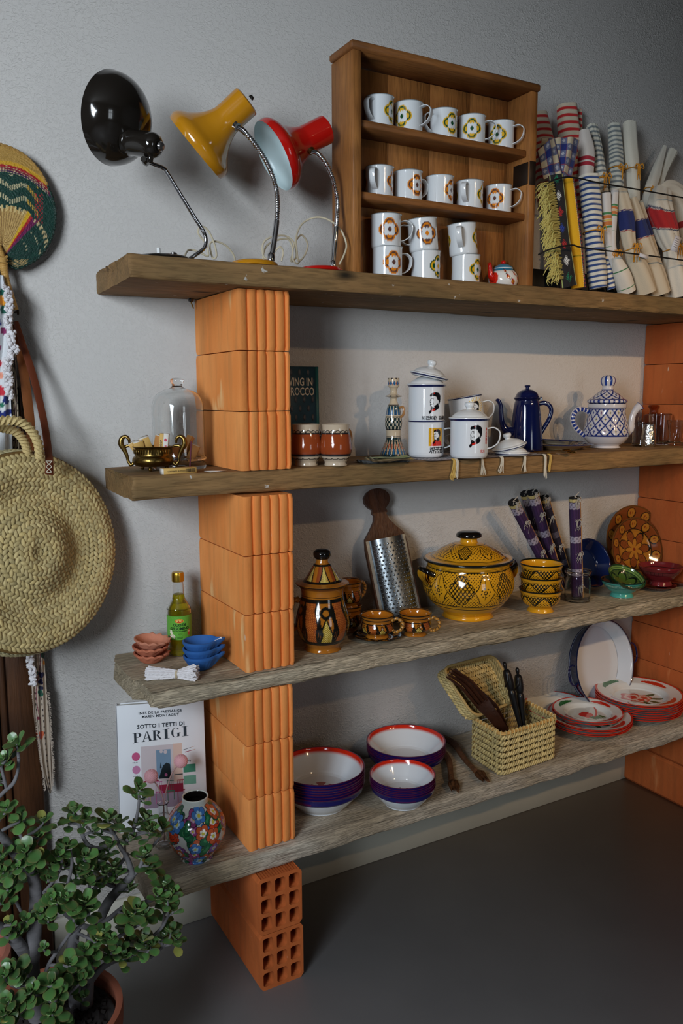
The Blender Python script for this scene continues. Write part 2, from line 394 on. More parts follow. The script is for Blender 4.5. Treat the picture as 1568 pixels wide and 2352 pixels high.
# ================================================================== BRICKS
def brick_mat(name, c1, c2, c3):
    m = bpy.data.materials.new(name); m.use_nodes = True; nt = m.node_tree; b = nt.nodes['Principled BSDF']; N = nt.nodes.new; L = nt.links.new
    b.inputs['Roughness'].default_value = .8; b.inputs['Specular IOR Level'].default_value = .25
    tc = N('ShaderNodeTexCoord'); oi = N('ShaderNodeObjectInfo')
    vm = N('ShaderNodeVectorMath'); vm.operation = 'ADD'; L(tc.outputs['Object'], vm.inputs[0]); L(oi.outputs['Random'], vm.inputs[1])
    def nz(sc, st, lo, hi, det=4):
        mp = N('ShaderNodeMapping'); mp.inputs['Scale'].default_value = st; L(vm.outputs[0], mp.inputs[0])
        n = N('ShaderNodeTexNoise'); n.inputs['Scale'].default_value = sc; n.inputs['Detail'].default_value = det; L(mp.outputs[0], n.inputs['Vector'])
        r = N('ShaderNodeMapRange'); r.inputs[1].default_value = lo; r.inputs[2].default_value = hi; L(n.outputs['Fac'], r.inputs[0]); return r.outputs[0]
    def mix(f, a, c):
        x = N('ShaderNodeMix'); x.data_type = 'RGBA'; L(f, x.inputs[0])
        for k, v in ((6, a), (7, c)):
            if isinstance(v, tuple): x.inputs[k].default_value = (*S(*v), 1)
            else: L(v, x.inputs[k])
        return x.outputs[2]
    c = mix(nz(9, (1, 1, .35), .35, .65), c1, c2); c = mix(nz(14, (1, 1, .22), .66, .72), c, c3); c = mix(nz(75, (1, 1, .3), .73, .76), c, (225, 190, 160))
    c = mix(nz(40, (1, 1, .12), .5, .9), c, tuple(int(q*.8) for q in c1))
    L(c, b.inputs['Base Color'])
    bp = N('ShaderNodeBump'); bp.inputs['Strength'].default_value = .25; bp.inputs['Distance'].default_value = .002; L(nz(90, (1, 1, 1), .3, .7), bp.inputs['Height']); L(bp.outputs[0], b.inputs['Normal'])
    return m
bk_m = brick_mat('terracotta', (240, 158, 88), (230, 138, 68), (242, 188, 126))
bk_d = brick_mat('terracotta_deep', (196, 104, 52), (182, 90, 42), (206, 126, 74))
def ribbed_brick(w, d, h):
    """outline in XY, origin at the back left bottom corner; ribbed front and right side"""
    out = [(0, -.002), (.002, 0), (w-.002, 0), (w, -.002)]
    nf = 5; r = .006
    out += [(w, -d+r), (w-.0015, -d+.0015), (w-r, -d)]
    L_ = w-2*r; st = L_/nf
    for k in range(nf):
        x1 = w-r-k*st
        for q, dd in ((.02, -.0010), (.08, -.0060), (.16, -.0070), (.24, -.0052), (.34, -.0030), (.48, -.0013), (.68, -.0003), (.88, 0.)):
            x = x1-st*q
            out.append((x, -d-dd))
    out += [(r, -d), (.0015, -d+.0015), (0, -d+r)]
    return out
bproto = {}
def brick(x, y0, z, w, d, h, label, m=bk_m, group='ribbed hollow bricks of the two piers'):
    key = (round(w, 4), round(d, 4), round(h, 4), m.name)
    if key not in bproto:
        out = ribbed_brick(w, d, h); n = len(out); nz_ = 14
        G = np.zeros((nz_, n, 3))
        for i in range(nz_):
            zz = .0008+(h-.0016)*i/(nz_-1); e = .0015 if i in (0, nz_-1) else 0
            for k, (a, b) in enumerate(out):
                q = noise.noise(Vector((a*20, b*20, zz*25)))*.0006
                G[i, k] = (a+e*(1 if a < w/2 else -1)+q, b+e*(-1 if b > -d/2 else 1)+q, zz)
        mb = MB(); mb.grid(G[:, ::-1], 0, closed=True)
        mb.add(G[0], [list(range(n))], 0); mb.add(G[-1], [list(range(n))[::-1]], 0)
        o = mb.build('terracotta_brick', m, smooth=28); bproto[key] = o
    else:
        o = bproto[key].copy(); COL.objects.link(o)
    o.location = (x+random.uniform(-.0008, .0008), y0, z)
    return tag(o, label, 'brick', group)
pos = ['lowest', 'middle', 'topmost']
for k in range(3):
    brick(.1857-.003, -.0005, Z2+k*.1330, .1265, .2735, .1325, 'ribbed orange brick, %s of the three directly under the topmost board on the left' % pos[k])
    brick(.1765, -.0005, Z3+k*.1358, .1245, .2935, .1352, 'ribbed orange brick, %s of the three beside the oil bottle' % pos[k])
    brick(.1715, -.0005, Z4+k*.1310, .1215, .2985, .1305, 'ribbed orange brick, %s of the three beside the flowered vase' % pos[k])
    brick(1.79, -.0005, Z2+k*.1330, .1265, .2735, .1325, 'dark orange brick at right edge, %s of the three behind the glass cups' % pos[k], bk_d)
    brick(1.79, -.0005, Z3+k*.1358, .1245, .2935, .1352, 'dark orange brick at right edge, %s of the three beside the brown patterned plates' % pos[k], bk_d)
    brick(1.79, -.0005, Z4+k*.1310, .1215, .2985, .1305, 'dark orange brick at right edge, %s of the three beside the round white tray' % pos[k], bk_d)
def floor_brick(x, z, label, w=.1135, d=.328, h=.1425, xo=0., m=bk_d):
    """lying hollow brick, nine square channels running front to back"""
    mb = MB(); t = .0095; cw = (w-4*t+.004)/3; chh = (h-4*t)/3
    xs = [0]; zs = [0]
    for k in range(3):
        a = .0075+k*(cw+t); xs += [a, a+cw]; b = .0095+k*(chh+t); zs += [b, b+chh]
    xs.append(w); zs.append(h)
    yf, yb = -d, 0.
    holes = set((1+2*i, 1+2*j) for i in range(3) for j in range(3))
    for i in range(len(xs)-1):
        for j in range(len(zs)-1):
            x0, x1, z0, z1 = xs[i], xs[i+1], zs[j], zs[j+1]
            if (i, j) in holes:
                c = .004; 
                octo = [(x0+c, z0), (x1-c, z0), (x1, z0+c), (x1, z1-c), (x1-c, z1), (x0+c, z1), (x0, z1-c), (x0, z0+c)]
                V = [(a, yf, b) for a, b in octo]+[(a, yb, b) for a, b in octo]
                mb.add(V, [[q, 8+q, 8+(q+1) % 8, (q+1) % 8] for q in range(8)], 0)
                for (a, b), (pa, qa), (pb, qb) in (((x0, z0), (x0+c, z0), (x0, z0+c)), ((x1, z0), (x1, z0+c), (x1-c, z0)), ((x1, z1), (x1-c, z1), (x1, z1-c)), ((x0, z1), (x0, z1-c), (x0+c, z1))):
                    mb.add([(a, yf, b), (pa, yf, qa), (pb, yf, qb)], [[0, 1, 2]], 0)
            elif (i in (0, len(xs)-2)) and (j in (0, len(zs)-2)):
                Q = [(x0, z0), (x1, z0), (x1, z1), (x0, z1)]; del Q[{(0, 0): 0, (1, 0): 1, (1, 1): 2, (0, 1): 3}[(int(i > 0), int(j > 0))]]
                mb.add([(a, yf, b) for a, b in Q], [[0, 1, 2]], 0); mb.add([(a, yb, b) for a, b in Q], [[2, 1, 0]], 0)
            else:
                mb.add([(x0, yf, z0), (x1, yf, z0), (x1, yf, z1), (x0, yf, z1)], [[0, 1, 2, 3]], 0)
                mb.add([(x0, yb, z0), (x1, yb, z0), (x1, yb, z1), (x0, yb, z1)], [[3, 2, 1, 0]], 0)
    # outer skin: plain sides, finely combed top
    cx, cz = xs[1], zs[1]
    for (xa, za), (xb, zb) in (((0, cz), (0, h-cz)), ((w, h-cz), (w, cz)), ((w-cx, 0), (cx, 0)), ((cx, 0), (0, cz)), ((0, h-cz), (cx, h)), ((w-cx, h), (w, h-cz)), ((w, cz), (w-cx, 0))):
        mb.add([(xa, yf, za), (xb, yf, zb), (xb, yb, zb), (xa, yb, za)], [[0, 1, 2, 3]], 0)
    nr = 14; ox = [cx]; oz = [h]
    for k in range(nr):
        a = .01+k*(w-.02)/nr; s_ = (w-.02)/nr
        ox += [a, a+s_*.5]; oz += [h-.0030, h+.0003]
    ox += [w-.01, w-cx]; oz += [h-.0030, h]
    V = [(a, yf, b) for a, b in zip(ox, oz)]+[(a, yb, b) for a, b in zip(ox, oz)]; n = len(ox)
    mb.add(V, [[i, i+1, n+i+1, n+i] for i in range(n-1)], 0)
    o = mb.build('hollow_brick', m, smooth=0, loc=(x, -.0135+xo, z)); return tag(o, label, 'brick', 'hollow bricks lying on the floor')
floor_brick(.1755, 0, 'hollow brick lying on the floor, lower of the two with nine square holes')
floor_brick(.1735, .1435, 'hollow brick with nine square holes, upper one, directly under the lowest board')
floor_brick(1.775, 0, 'dark hollow brick on the floor at right edge, lower of two', m=bk_d, xo=.001)
floor_brick(1.775, .1435, 'dark hollow brick at right edge, upper one, under the plates', m=bk_d, xo=.001)

# ================================================================== TOP BOARD: lamps, display box, mugs, cloths
chrome = mat('chrome', (205, 205, 208), .12, 1)
M_black = mat('black_enamel', (30, 26, 22), .12, coat=.6)
M_must = mat('mustard_enamel', (196, 132, 22), .16, coat=.6)
M_red = mat('red_enamel', (190, 22, 14), .16, coat=.6)
M_wht = mat('white_enamel', (226, 230, 232), .12, coat=.5)
M_cord = mat('cream_cord', (206, 194, 166), .5)
M_whp = mat('white_plastic', (230, 230, 228), .4)

def scr(a, b, c):      # direction given as right, up, away
    return (RT*a+UP*b+FW*c).normalized()
# black lamp
base = at(374, 588, -.245); base.z = Z1
lamp = thing('desk_lamp', 'black desk lamp with a dome shade turned to the wall and bent chrome stem', 'lamp', base)
mb = MB(); mb.lathe([(0, 0), (.055, 0), (.057, .003), (.054, .006), (.03, .010), (0, .011)], 64, M=T(base)); mb.build('base', M_black, lamp, world=True)
mb = MB(); mb.tube([base+Vector((-.012, -.01, .008)), base+Vector((-.012, -.01, .023))], .004, 12); mb.build('switch_button', M_whp, lamp, world=True)
p = base+Vector((.02, -.01, .009)); mb = MB(); mb.lathe([(0, 0), (.007, 0), (.007, .006), (.004, .008), (0, .008)], 20, M=T(p)); mb.build('knob', chrome, lamp, world=True)
y0 = -.23; e = at(430, 585, y0); e.z = Z1+.009
pts = [base+Vector((.03, 0, .008)), e, at(452, 583, y0), at(468, 570, y0), at(473, 552, y0), at(466, 530, y0), at(447, 500, y0-.002), at(410, 440, y0-.006), at(383, 396, y0-.012), at(374, 386, y0-.014), at(352, 377, y0-.018), at(340, 372, y0-.02)]
mb = MB(); mb.tube(pts, .0042, 12, m=90); mb.build('stem', chrome, lamp, world=True)
hub = at(345, 333, y0-.025); ax = scr(-.88, .28, .38); dm = hub+UP*.043+RT*.004-ax*.002
mb = MB(); mb.lathe([(0, -.022), (.012, -.022), (.018, -.019), (.0235, -.012), (.0255, 0), (.0255, .045), (.03, .055)], 48, M=T(hub)@frame(ax), m=40)
mb.build('lamp_socket', M_black, lamp, world=True)
mb = MB(); mb.lathe([(0, .0), (.01, .0), (.008, .004), (0, .0045)], 16, M=T(hub-ax*.0262)@frame(-ax)); mb.build('socket_screw', chrome, lamp, world=True)
p = at(342, 362, y0-.02)
mb = MB(); mb.box(-.016, .016, -.006, .006, -.014, .012, bev=.003, M=T(p)@frame(UP*.9+RT*.2)); mb.lathe([(0, -.010), (.006, -.010), (.007, 0), (.006, .010), (0, .010)], 16, M=T(at(332, 370, y0-.02))@frame(FW)); mb.build('bracket', M_black, lamp, world=True)
mb = MB(); dome = [(0, .040), (.012, .0405), (.030, .043), (.052, .050), (.076, .066), (.092, .088), (.098, .110), (.0985, .113), (.0965, .112), (.090, .090), (.074, .069), (.05, .054), (.0, .050)]
mb.lathe(dome, 96, M=T(dm)@frame(ax)@Matrix.Scale(.93, 4), m=60); mb.build('shade', M_black, lamp, world=True)
mb = MB(); mb.lathe([(.012, .046), (.014, .05), (.026, .07), (.024, .082), (.0, .092)], 32, M=T(dm)@frame(ax), m=20); mb.build('light_bulb', mat('bulb_glass', (240, 240, 235), .3), lamp, world=True)
def cord(lmp, pts, seed=0, r=.0022, m=140):
    mb = MB(); mb.tube(pts, r, 8, m=m); mb.build('cord', M_cord, lmp, world=True)
def loopcord(cx, cy, y, loops):
    P = []
    for k, (rx, ry, dx, dy, dd) in enumerate(loops):
        for a in np.linspace(0, 2*PI, 9)[:-1]:
            P.append(at(cx+dx+rx*math.sin(a), cy+dy-ry+ry*math.cos(a)*-1*-1 if False else cy+dy-ry*(1-math.cos(a+PI))/1., y+dd+.004*math.sin(3*a+k)))
    return P
cord(lamp, [base+Vector((.05, .02, .006)), at(432, 575, -.12), at(455, 578, -.11), at(478, 588, -.11), at(472, 560, -.10), at(455, 535, -.10), at(462, 520, -.10), at(478, 530, -.10), at(492, 560, -.10), at(497, 588, -.11), at(488, 592, -.10), at(482, 560, -.09), at(498, 555, -.09), at(520, 565, -.09), at(536, 585, -.09), at(540, 600, -.10)])

def goose(lmp, pts, straight, r=.0058):
    """flexible chrome neck; the lower stretch is plain tube"""
    mb = MB(); P = catmull(pts, 420); k = int(420*straight)
    rr = np.array([r*.92+.0007*math.sin(i*.95) for i in range(420)]); rr[:k] = r*1.12; rr[-30:] = r*1.1
    mb.tube(P, rr, 14); mb.build('gooseneck', chrome, lmp, world=True)
trump = [(0, .0), (.028, .0), (.0325, .003), (.0335, .008), (.0335, .055), (.036, .072), (.046, .094), (.062, .114), (.078, .128), (.0845, .140), (.0825, .153), (.0810, .154), (.0820, .141), (.076, .130), (.060, .117), (.044, .097), (.034, .072), (.031, .05), (.03, .012), (0, .008)]
# mustard lamp
base = at(583, 600, -.25); base.z = Z1
lamp = thing('desk_lamp', 'mustard yellow gooseneck desk lamp with trumpet shade, middle of three lamps', 'lamp', base)
mb = MB(); mb.lathe([(0, 0), (.052, 0), (.0535, .004), (.049, .010), (.03, .015), (0, .017)], 64, M=T(base), m=40); mb.build('base', M_must, lamp, world=True)
nb = at(622, 594, -.25)
goose(lamp, [nb, at(629, 555, -.245), at(635, 510, -.24), at(637, 470, -.235), at(633, 430, -.21), at(620, 390, -.214), at(600, 352, -.216), at(575, 318, -.218), at(558, 300, -.219), at(545, 292, -.218)], .27)
mb = MB(); mb.lathe([(0, -.005), (.009, -.005), (.009, .008), (.006, .012), (0, .012)], 20, M=T(nb)); mb.build('neck_nut', chrome, lamp, world=True)
cap = at(568, 230, -.20); ax = scr(-.77, -.62, .16); ax.normalize()
mb = MB(); mb.lathe(trump, 96, M=T(cap)@frame(ax), m=110); mb.build('shade', M_must, lamp, world=True)
mb = MB(); mb.lathe([(0, 0), (.006, 0), (.006, .004), (.004, .007), (0, .008)], 16, M=T(cap-ax*.000+scr(.62, -.1, -.77)*.012)@frame(-ax)); mb.build('switch_button', M_black, lamp, world=True)
mb = MB(); mb.lathe([(0, -.004), (.009, -.004), (.010, .003), (.006, .006), (0, .006)], 20, M=T(at(543, 290, -.219))@frame(scr(-.6, .6, .3))); mb.build('neck_collar', chrome, lamp, world=True)
cord(lamp, [at(628, 598, -.18), at(606, 590, -.14), at(604, 560, -.13), at(622, 545, -.13), at(655, 542, -.12), at(676, 560, -.12), at(680, 590, -.12), at(668, 600, -.12), at(672, 575, -.11), at(662, 550, -.11), at(635, 552, -.11), at(612, 565, -.12), at(604, 590, -.12), at(612, 600, -.13), at(640, 568, -.15), at(650, 578, -.15), at(646, 600, -.15)])
# red lamp
base = at(736, 613, -.25); base.z = Z1
lamp = thing('desk_lamp', 'red gooseneck desk lamp with white-lined trumpet shade, beside the wooden box', 'lamp', base)
mb = MB(); mb.lathe([(0, 0), (.050, 0), (.0515, .004), (.047, .009), (.03, .013), (0, .015)], 64, M=T(base), m=40); mb.build('base', M_red, lamp, world=True)
nb = at(764, 608, -.25)
goose(lamp, [nb, at(768, 560, -.245), at(773, 510, -.24), at(776, 470, -.217), at(772, 440, -.22), at(763, 405, -.223), at(745, 370, -.225), at(728, 352, -.225), at(714, 347, -.222)], .30)
mb = MB(); mb.lathe([(0, -.005), (.008, -.005), (.008, .006), (.005, .010), (0, .010)], 20, M=T(nb)); mb.build('neck_nut', chrome, lamp, world=True)
cap = at(750, 297, -.19); ax = scr(-.82, -.53, -.24)
mb = MB(); G0 = len(trump)//2
P = catmull(trump, 110); k = int(np.argmax(P[:, 1]))
mb.lathe(P[:k+1]*.97, 96, M=T(cap)@frame(ax)); mb.lathe(P[k:]*.97, 96, mi=1, M=T(cap)@frame(ax)); mb.build('shade', [M_red, mat('lamp_white_lining', (196, 214, 216), .3)], lamp, world=True)
mb = MB(); mb.lathe([(0, -.004), (.008, -.004), (.009, .003), (.006, .006), (0, .006)], 20, M=T(at(715, 347, -.222))@frame(scr(-.4, .7, .3))); mb.build('neck_collar', mat('brass_dull', (120, 100, 60), .3, 1), lamp, world=True)
cord(lamp, [at(779, 607, -.262), at(790, 585, -.258), at(795, 560, -.25), at(780, 525, -.235), at(750, 503, -.20), at(720, 500, -.17), at(693, 515, -.15), at(680, 545, -.14), at(682, 580, -.14), at(686, 600, -.14), at(700, 585, -.13), at(706, 560, -.13), at(692, 540, -.13), at(676, 560, -.13), at(672, 592, -.13), at(682, 606, -.13), at(690, 596, -.12)])
# plug under the board end
pg = at(438, 690, -.03)
mb = MB(); mb.lathe([(0, 0), (.008, 0), (.007, -.006), (.004, -.009), (0, -.009)][::-1], 16, M=T((pg.x, -.03, Z1-.048))); mb.tube([Vector((pg.x, -.03, Z1-.056)), Vector((pg.x+.005, -.034, Z1-.072))], .0016, 8, mi=1)
tag(mb.build('cup_hook', [M_black, mat('brass', (170, 130, 60), .3, 1)], world=True, loc=(pg.x, -.03, Z1-.048)), 'small dark hook screwed under the left end of the topmost beam', 'hook')

# ---------------------------------------------------------------- display box
boxw = wood_mat('honey_pine', (176, 118, 62), (150, 96, 48), (128, 80, 40), 4, (9, 9, .9), .5, .2, knots=.9)
boxw_x = wood_mat('honey_pine_across', (160, 104, 54), (134, 84, 42), (112, 70, 36), 4, (.9, 9, 9), .5, .2, knots=.8)
bx0 = at(783, 590, -.25).x+.0; bx0 = .487; bx1 = 1.048; byf = -.25; byb = -.148; bzt = 2.196; tp = .018; sp = .024
box = thing('display_box', 'old honey-coloured wooden box with two inner shelves, holding the flowered mugs', 'box', ((bx0+bx1)/2, byf/2, Z1))
def boxpart(name, *a, m=boxw, bev=.0025, rot=None):
    mb = MB(); mb.box(*a, bev=bev); return mb.build(name, m, box, world=True, smooth=0)
boxpart('side_panel', bx0, bx0+sp, byf, byb, Z1, bzt-tp); boxpart('side_panel', bx1-sp, bx1, byf, byb, Z1, bzt-tp)
boxpart('top_panel', bx0-.006, bx1+.004, byf-.006, byb, bzt-tp, bzt, m=boxw_x, bev=.004)
for k in range(4):
    w = (bx1-bx0-2*sp)/4; boxpart('back_panel', bx0+sp+k*w+.0004, bx0+sp+(k+1)*w-.0004, byb-.012, byb-.002-.001*(k % 2), Z1, bzt-tp-.001, bev=.0008)
zs1 = at(838, 272, byf+.01).z-.002; zs2 = at(843, 438, byf+.01).z-.002
for z in (zs1, zs2): boxpart('shelf', bx0+sp+.0005, bx1-sp-.0005, byf+.012, byb-.013, z-.017, z, m=boxw_x)
mb = MB(); pz = at(1205, 410, byf+.05).z; mb.box(bx1-sp-.003, bx1-sp, byf+.004, byf+.06, pz-.028, pz+.028, bev=.001); mb.box(bx1-sp, bx1-.003, byf-.0015, byf, pz-.03, pz+.03, bev=.0005)
mb.build('hinge', mat('dark_iron', (52, 40, 32), .5, .6), box, world=True, smooth=0)

# ---------------------------------------------------------------- flowered enamel mugs
enam = mat('enamel_painted', vc=True, rough=.1, coat=.5, bump=(14, .05))
MR, MH = .0372, .0795
mug_prof = [(0, 0), (.030, 0), (.0345, .0015), (.0365, .005), (.0368, .02), (.0368, .072), (.0374, .077), (.0392, .0795), (.0385, .0802), (.0368, .078), (.0355, .07), (.0352, .02), (.034, .006), (.03, .003), (0, .003)]
def flower_paint(A, B):
    def f(U, Z, R, inner):
        c = fill(U, (226, 230, 232)); out = ~inner; q = .0138
        for u0 in (PI/2*1.02, -PI/2*1.02):
            a = .0372*wrp(U-u0); b = Z-.0405; m0 = np.zeros(U.shape, int)
            d = np.minimum.reduce([np.hypot(a-x, b-y) for x, y in ((q, 0), (-q, 0), (0, q), (0, -q))])
            put(c, out & (d < .0145), A); put(c, out & (d < .0112), B); put(c, out & (d < .0074), A)
            w = np.minimum.reduce([np.hypot(a-x, b-y)-rr for x, y, rr in ((.0082, 0, .0054), (-.0082, 0, .0054), (0, .0082, .0054), (0, -.0082, .0054), (.0080, .0080, .0060), (-.0080, .0080, .0060), (.0080, -.0080, .0060), (-.0080, -.0080, .0060), (0, 0, .010))])
            put(c, out & (w < 0), (226, 230, 232)); put(c, out & (np.hypot(a, b) < .0052), B)
        put(c, R > .0381, (74, 86, 84)); return c
    return f
def handle(mb, r, z0, z1, out, w=.0075, th=.0016, mi=0, n=40):
    """flat strap handle in the XZ plane at +X"""
    P = [(r-.001, 0, z1), (r+out*.5, 0, z1+.002), (r+out*.92, 0, z1-.006), (r+out, 0, (z0+z1)/2+.006), (r+out*.82, 0, z0+.012), (r+out*.35, 0, z0+.001), (r-.001, 0, z0-.002)]
    mb.tube(P, w, 12, mi, m=n, flat=th/w, up=(0, 0, 1), shape=lambda a, t: 1/np.maximum(np.abs(np.cos(a))**3+np.abs(np.sin(a))**3, .3)**(1/3.)); return mb
YEL, GRN, ORA, BRN = (228, 178, 34), (22, 76, 42), (226, 134, 30), (98, 66, 58)
mkinds = {}
def flower_mug(kind, loc, rz, label, tilt=None, sc=1., group='white enamel mugs with flower prints in the wooden box'):
    A, B = kind
    if kind not in mkinds:
        t = thing('enamel_mug', label, 'mug', loc)
        mb = MB(); mb.lathe(mug_prof, 220, col=flower_paint(A, B), m=90); mb.build('body', enam, t)
        mb = MB(); handle(mb, .0368, .021, .066, .030); mb.build('handle', M_wht, t)
        mkinds[kind] = t
    else: t = copy_tree(mkinds[kind], label=label)
    t.location = loc; t.rotation_euler = (tilt[0], tilt[1], rz) if tilt else (0, 0, rz)
    if tilt:
        t.rotation_euler = (RY(0)@(Matrix.Rotation(tilt[0], 4, Vector((RT.x, RT.y, 0)).normalized())@Matrix.Rotation(tilt[1], 4, Vector((FW.x, FW.y, 0)).normalized()))@RZ(rz)).to_euler()
    t['group'] = group; t.scale = (sc, sc, sc); return t
def hdg(loc, deg): return facing(loc)+math.radians(deg)      # 0 = handle towards the camera, + = towards the right of the picture
yg, ob, bo, gy = (YEL, GRN), (ORA, BRN), (BRN, ORA), (GRN, YEL)
r1 = [(871, -30, 'leftmost on the upper inner shelf'), (938, 62, 'second from left on the upper inner shelf'), (1018, -52, 'middle one of the upper inner shelf'), (1083, 92, 'fourth from left on the upper inner shelf, flower frontal'), (1150, 74, 'rightmost on the upper inner shelf')]
for i, (px, h, lb) in enumerate(r1):
    p = at(px, 280+i*10, -.185); p.z = zs1+.0003; flower_mug(yg, p, hdg(p, h), 'white enamel mug with green flower, '+lb, sc=.93)
r2 = [(871, -17, ob), (937, 132, ob), (1009, 152, ob), (1078, -16, yg), (1144, 74, ob)]
nm = ['leftmost on the middle inner shelf, handle to the front', 'second from left on the middle inner shelf', 'middle one of the middle inner shelf, flower at its right edge', 'fourth on middle inner shelf, handle front, green flower at edge', 'rightmost on the middle inner shelf, handle to the right']
for i, (px, h, k) in enumerate(r2):
    p = at(px, 450+i*8, -.185); p.z = zs2+.0003; flower_mug(k, p, hdg(p, h), 'white enamel mug, '+nm[i], sc=.93)
r3 = [(889, 118, ob, 'bottom one of the left stack on the box floor', 0), (977, 152, gy, 'bottom one of the middle stack on the box floor, green flower', 0), (1069, 150, yg, 'bottom one of the right stack, beside the little teapot', 0),
      (886, 106, ob, 'top one of the left stack on the box floor', 1), (973, -74, bo, 'tilted on top of the middle stack, brown and orange flower, handle left', 1), (1064, -8, yg, 'tilted on top of the right stack, handle to the front', 1)]
for px, h, k, lb, up in r3:
    p = at(px, 620, -.20); p.z = Z1+.0005+up*.0765
    if px in (886,): flower_mug(k, p, hdg(p, h), 'white enamel mug, '+lb)
    elif up: p.z += .0015; flower_mug(k, p, hdg(p, h), 'white enamel mug, '+lb, tilt=(0.03, math.radians(-5)))
    else: flower_mug(k, p, hdg(p, h), 'white enamel mug, '+lb)

# little teapot with red spout
p = at(1155, 637, -.19); p.z = Z1
tp_ = thing('enamel_teapot', 'tiny round white, blue and red enamel teapot in the box corner', 'teapot', p, hdg(p, 0))
def tpaint(U, Z, R, inner):
    c = fill(U, (224, 222, 216)); put(c, Z > .050, (46, 118, 150)); g = np.hypot((wrp(U+.75))*.038, (Z-.03))
    put(c, g < .0165, (206, 40, 22)); 
    for u0, z0, s_ in ((.35, .033, 1), (.75, .020, 1.2), (.9, .042, .8), (.15, .048, .8), (1.3, .03, 1)):
        a = wrp(U-u0)*.038; b = Z-z0; d = np.abs(a*.8+b*.6)/.005+np.abs(-a*.6+b*.8)/.010
        put(c, d < s_, (196, 40, 24)); put(c, d < .55*s_, (222, 140, 30)); put(c, (np.abs(a*.8+b*.6) < .0008) & (np.abs(-a*.6+b*.8) < .012), (30, 40, 30))
    put(c, np.abs(Z-.0575) < .0012, (236, 236, 232)); return c
mb = MB(); mb.lathe([(0, 0), (.022, 0), (.03, .004), (.0385, .018), (.0400, .030), (.036, .044), (.028, .053), (.026, .057), (.027, .058), (.024, .0582), (0, .058)], 120, col=tpaint, m=80); mb.build('body', enam, tp_)
mb = MB(); mb.lathe([(.0255, .0585), (.026, .0595), (.021, .064), (.012, .069), (0, .071)], 60, m=24); mb.build('lid', mat('blue_enamel_light', (58, 128, 158), .15, coat=.5), tp_)
mb = MB(); mb.lathe([(0, .070), (.004, .070), (.0065, .074), (.004, .079), (0, .080)], 24, m=16); mb.build('knob', M_red, tp_)
mb = MB(); a = -.75; q = lambda r, z: (r*math.cos(a), r*math.sin(a), z)
mb.tube([q(.030, .026), q(.046, .034), q(.050, .048), q(.052, .062), q(.056, .068)], [.0105, .0085, .0065, .0052, .0050], 16, m=30); mb.build('spout', M_red, tp_)
mb = MB(); a = -.75+PI; mb.tube([q(.034, .050), q(.052, .052), q(.058, .036), q(.048, .020), q(.037, .018)], .003, 10, m=30); mb.build('handle', M_red, tp_)

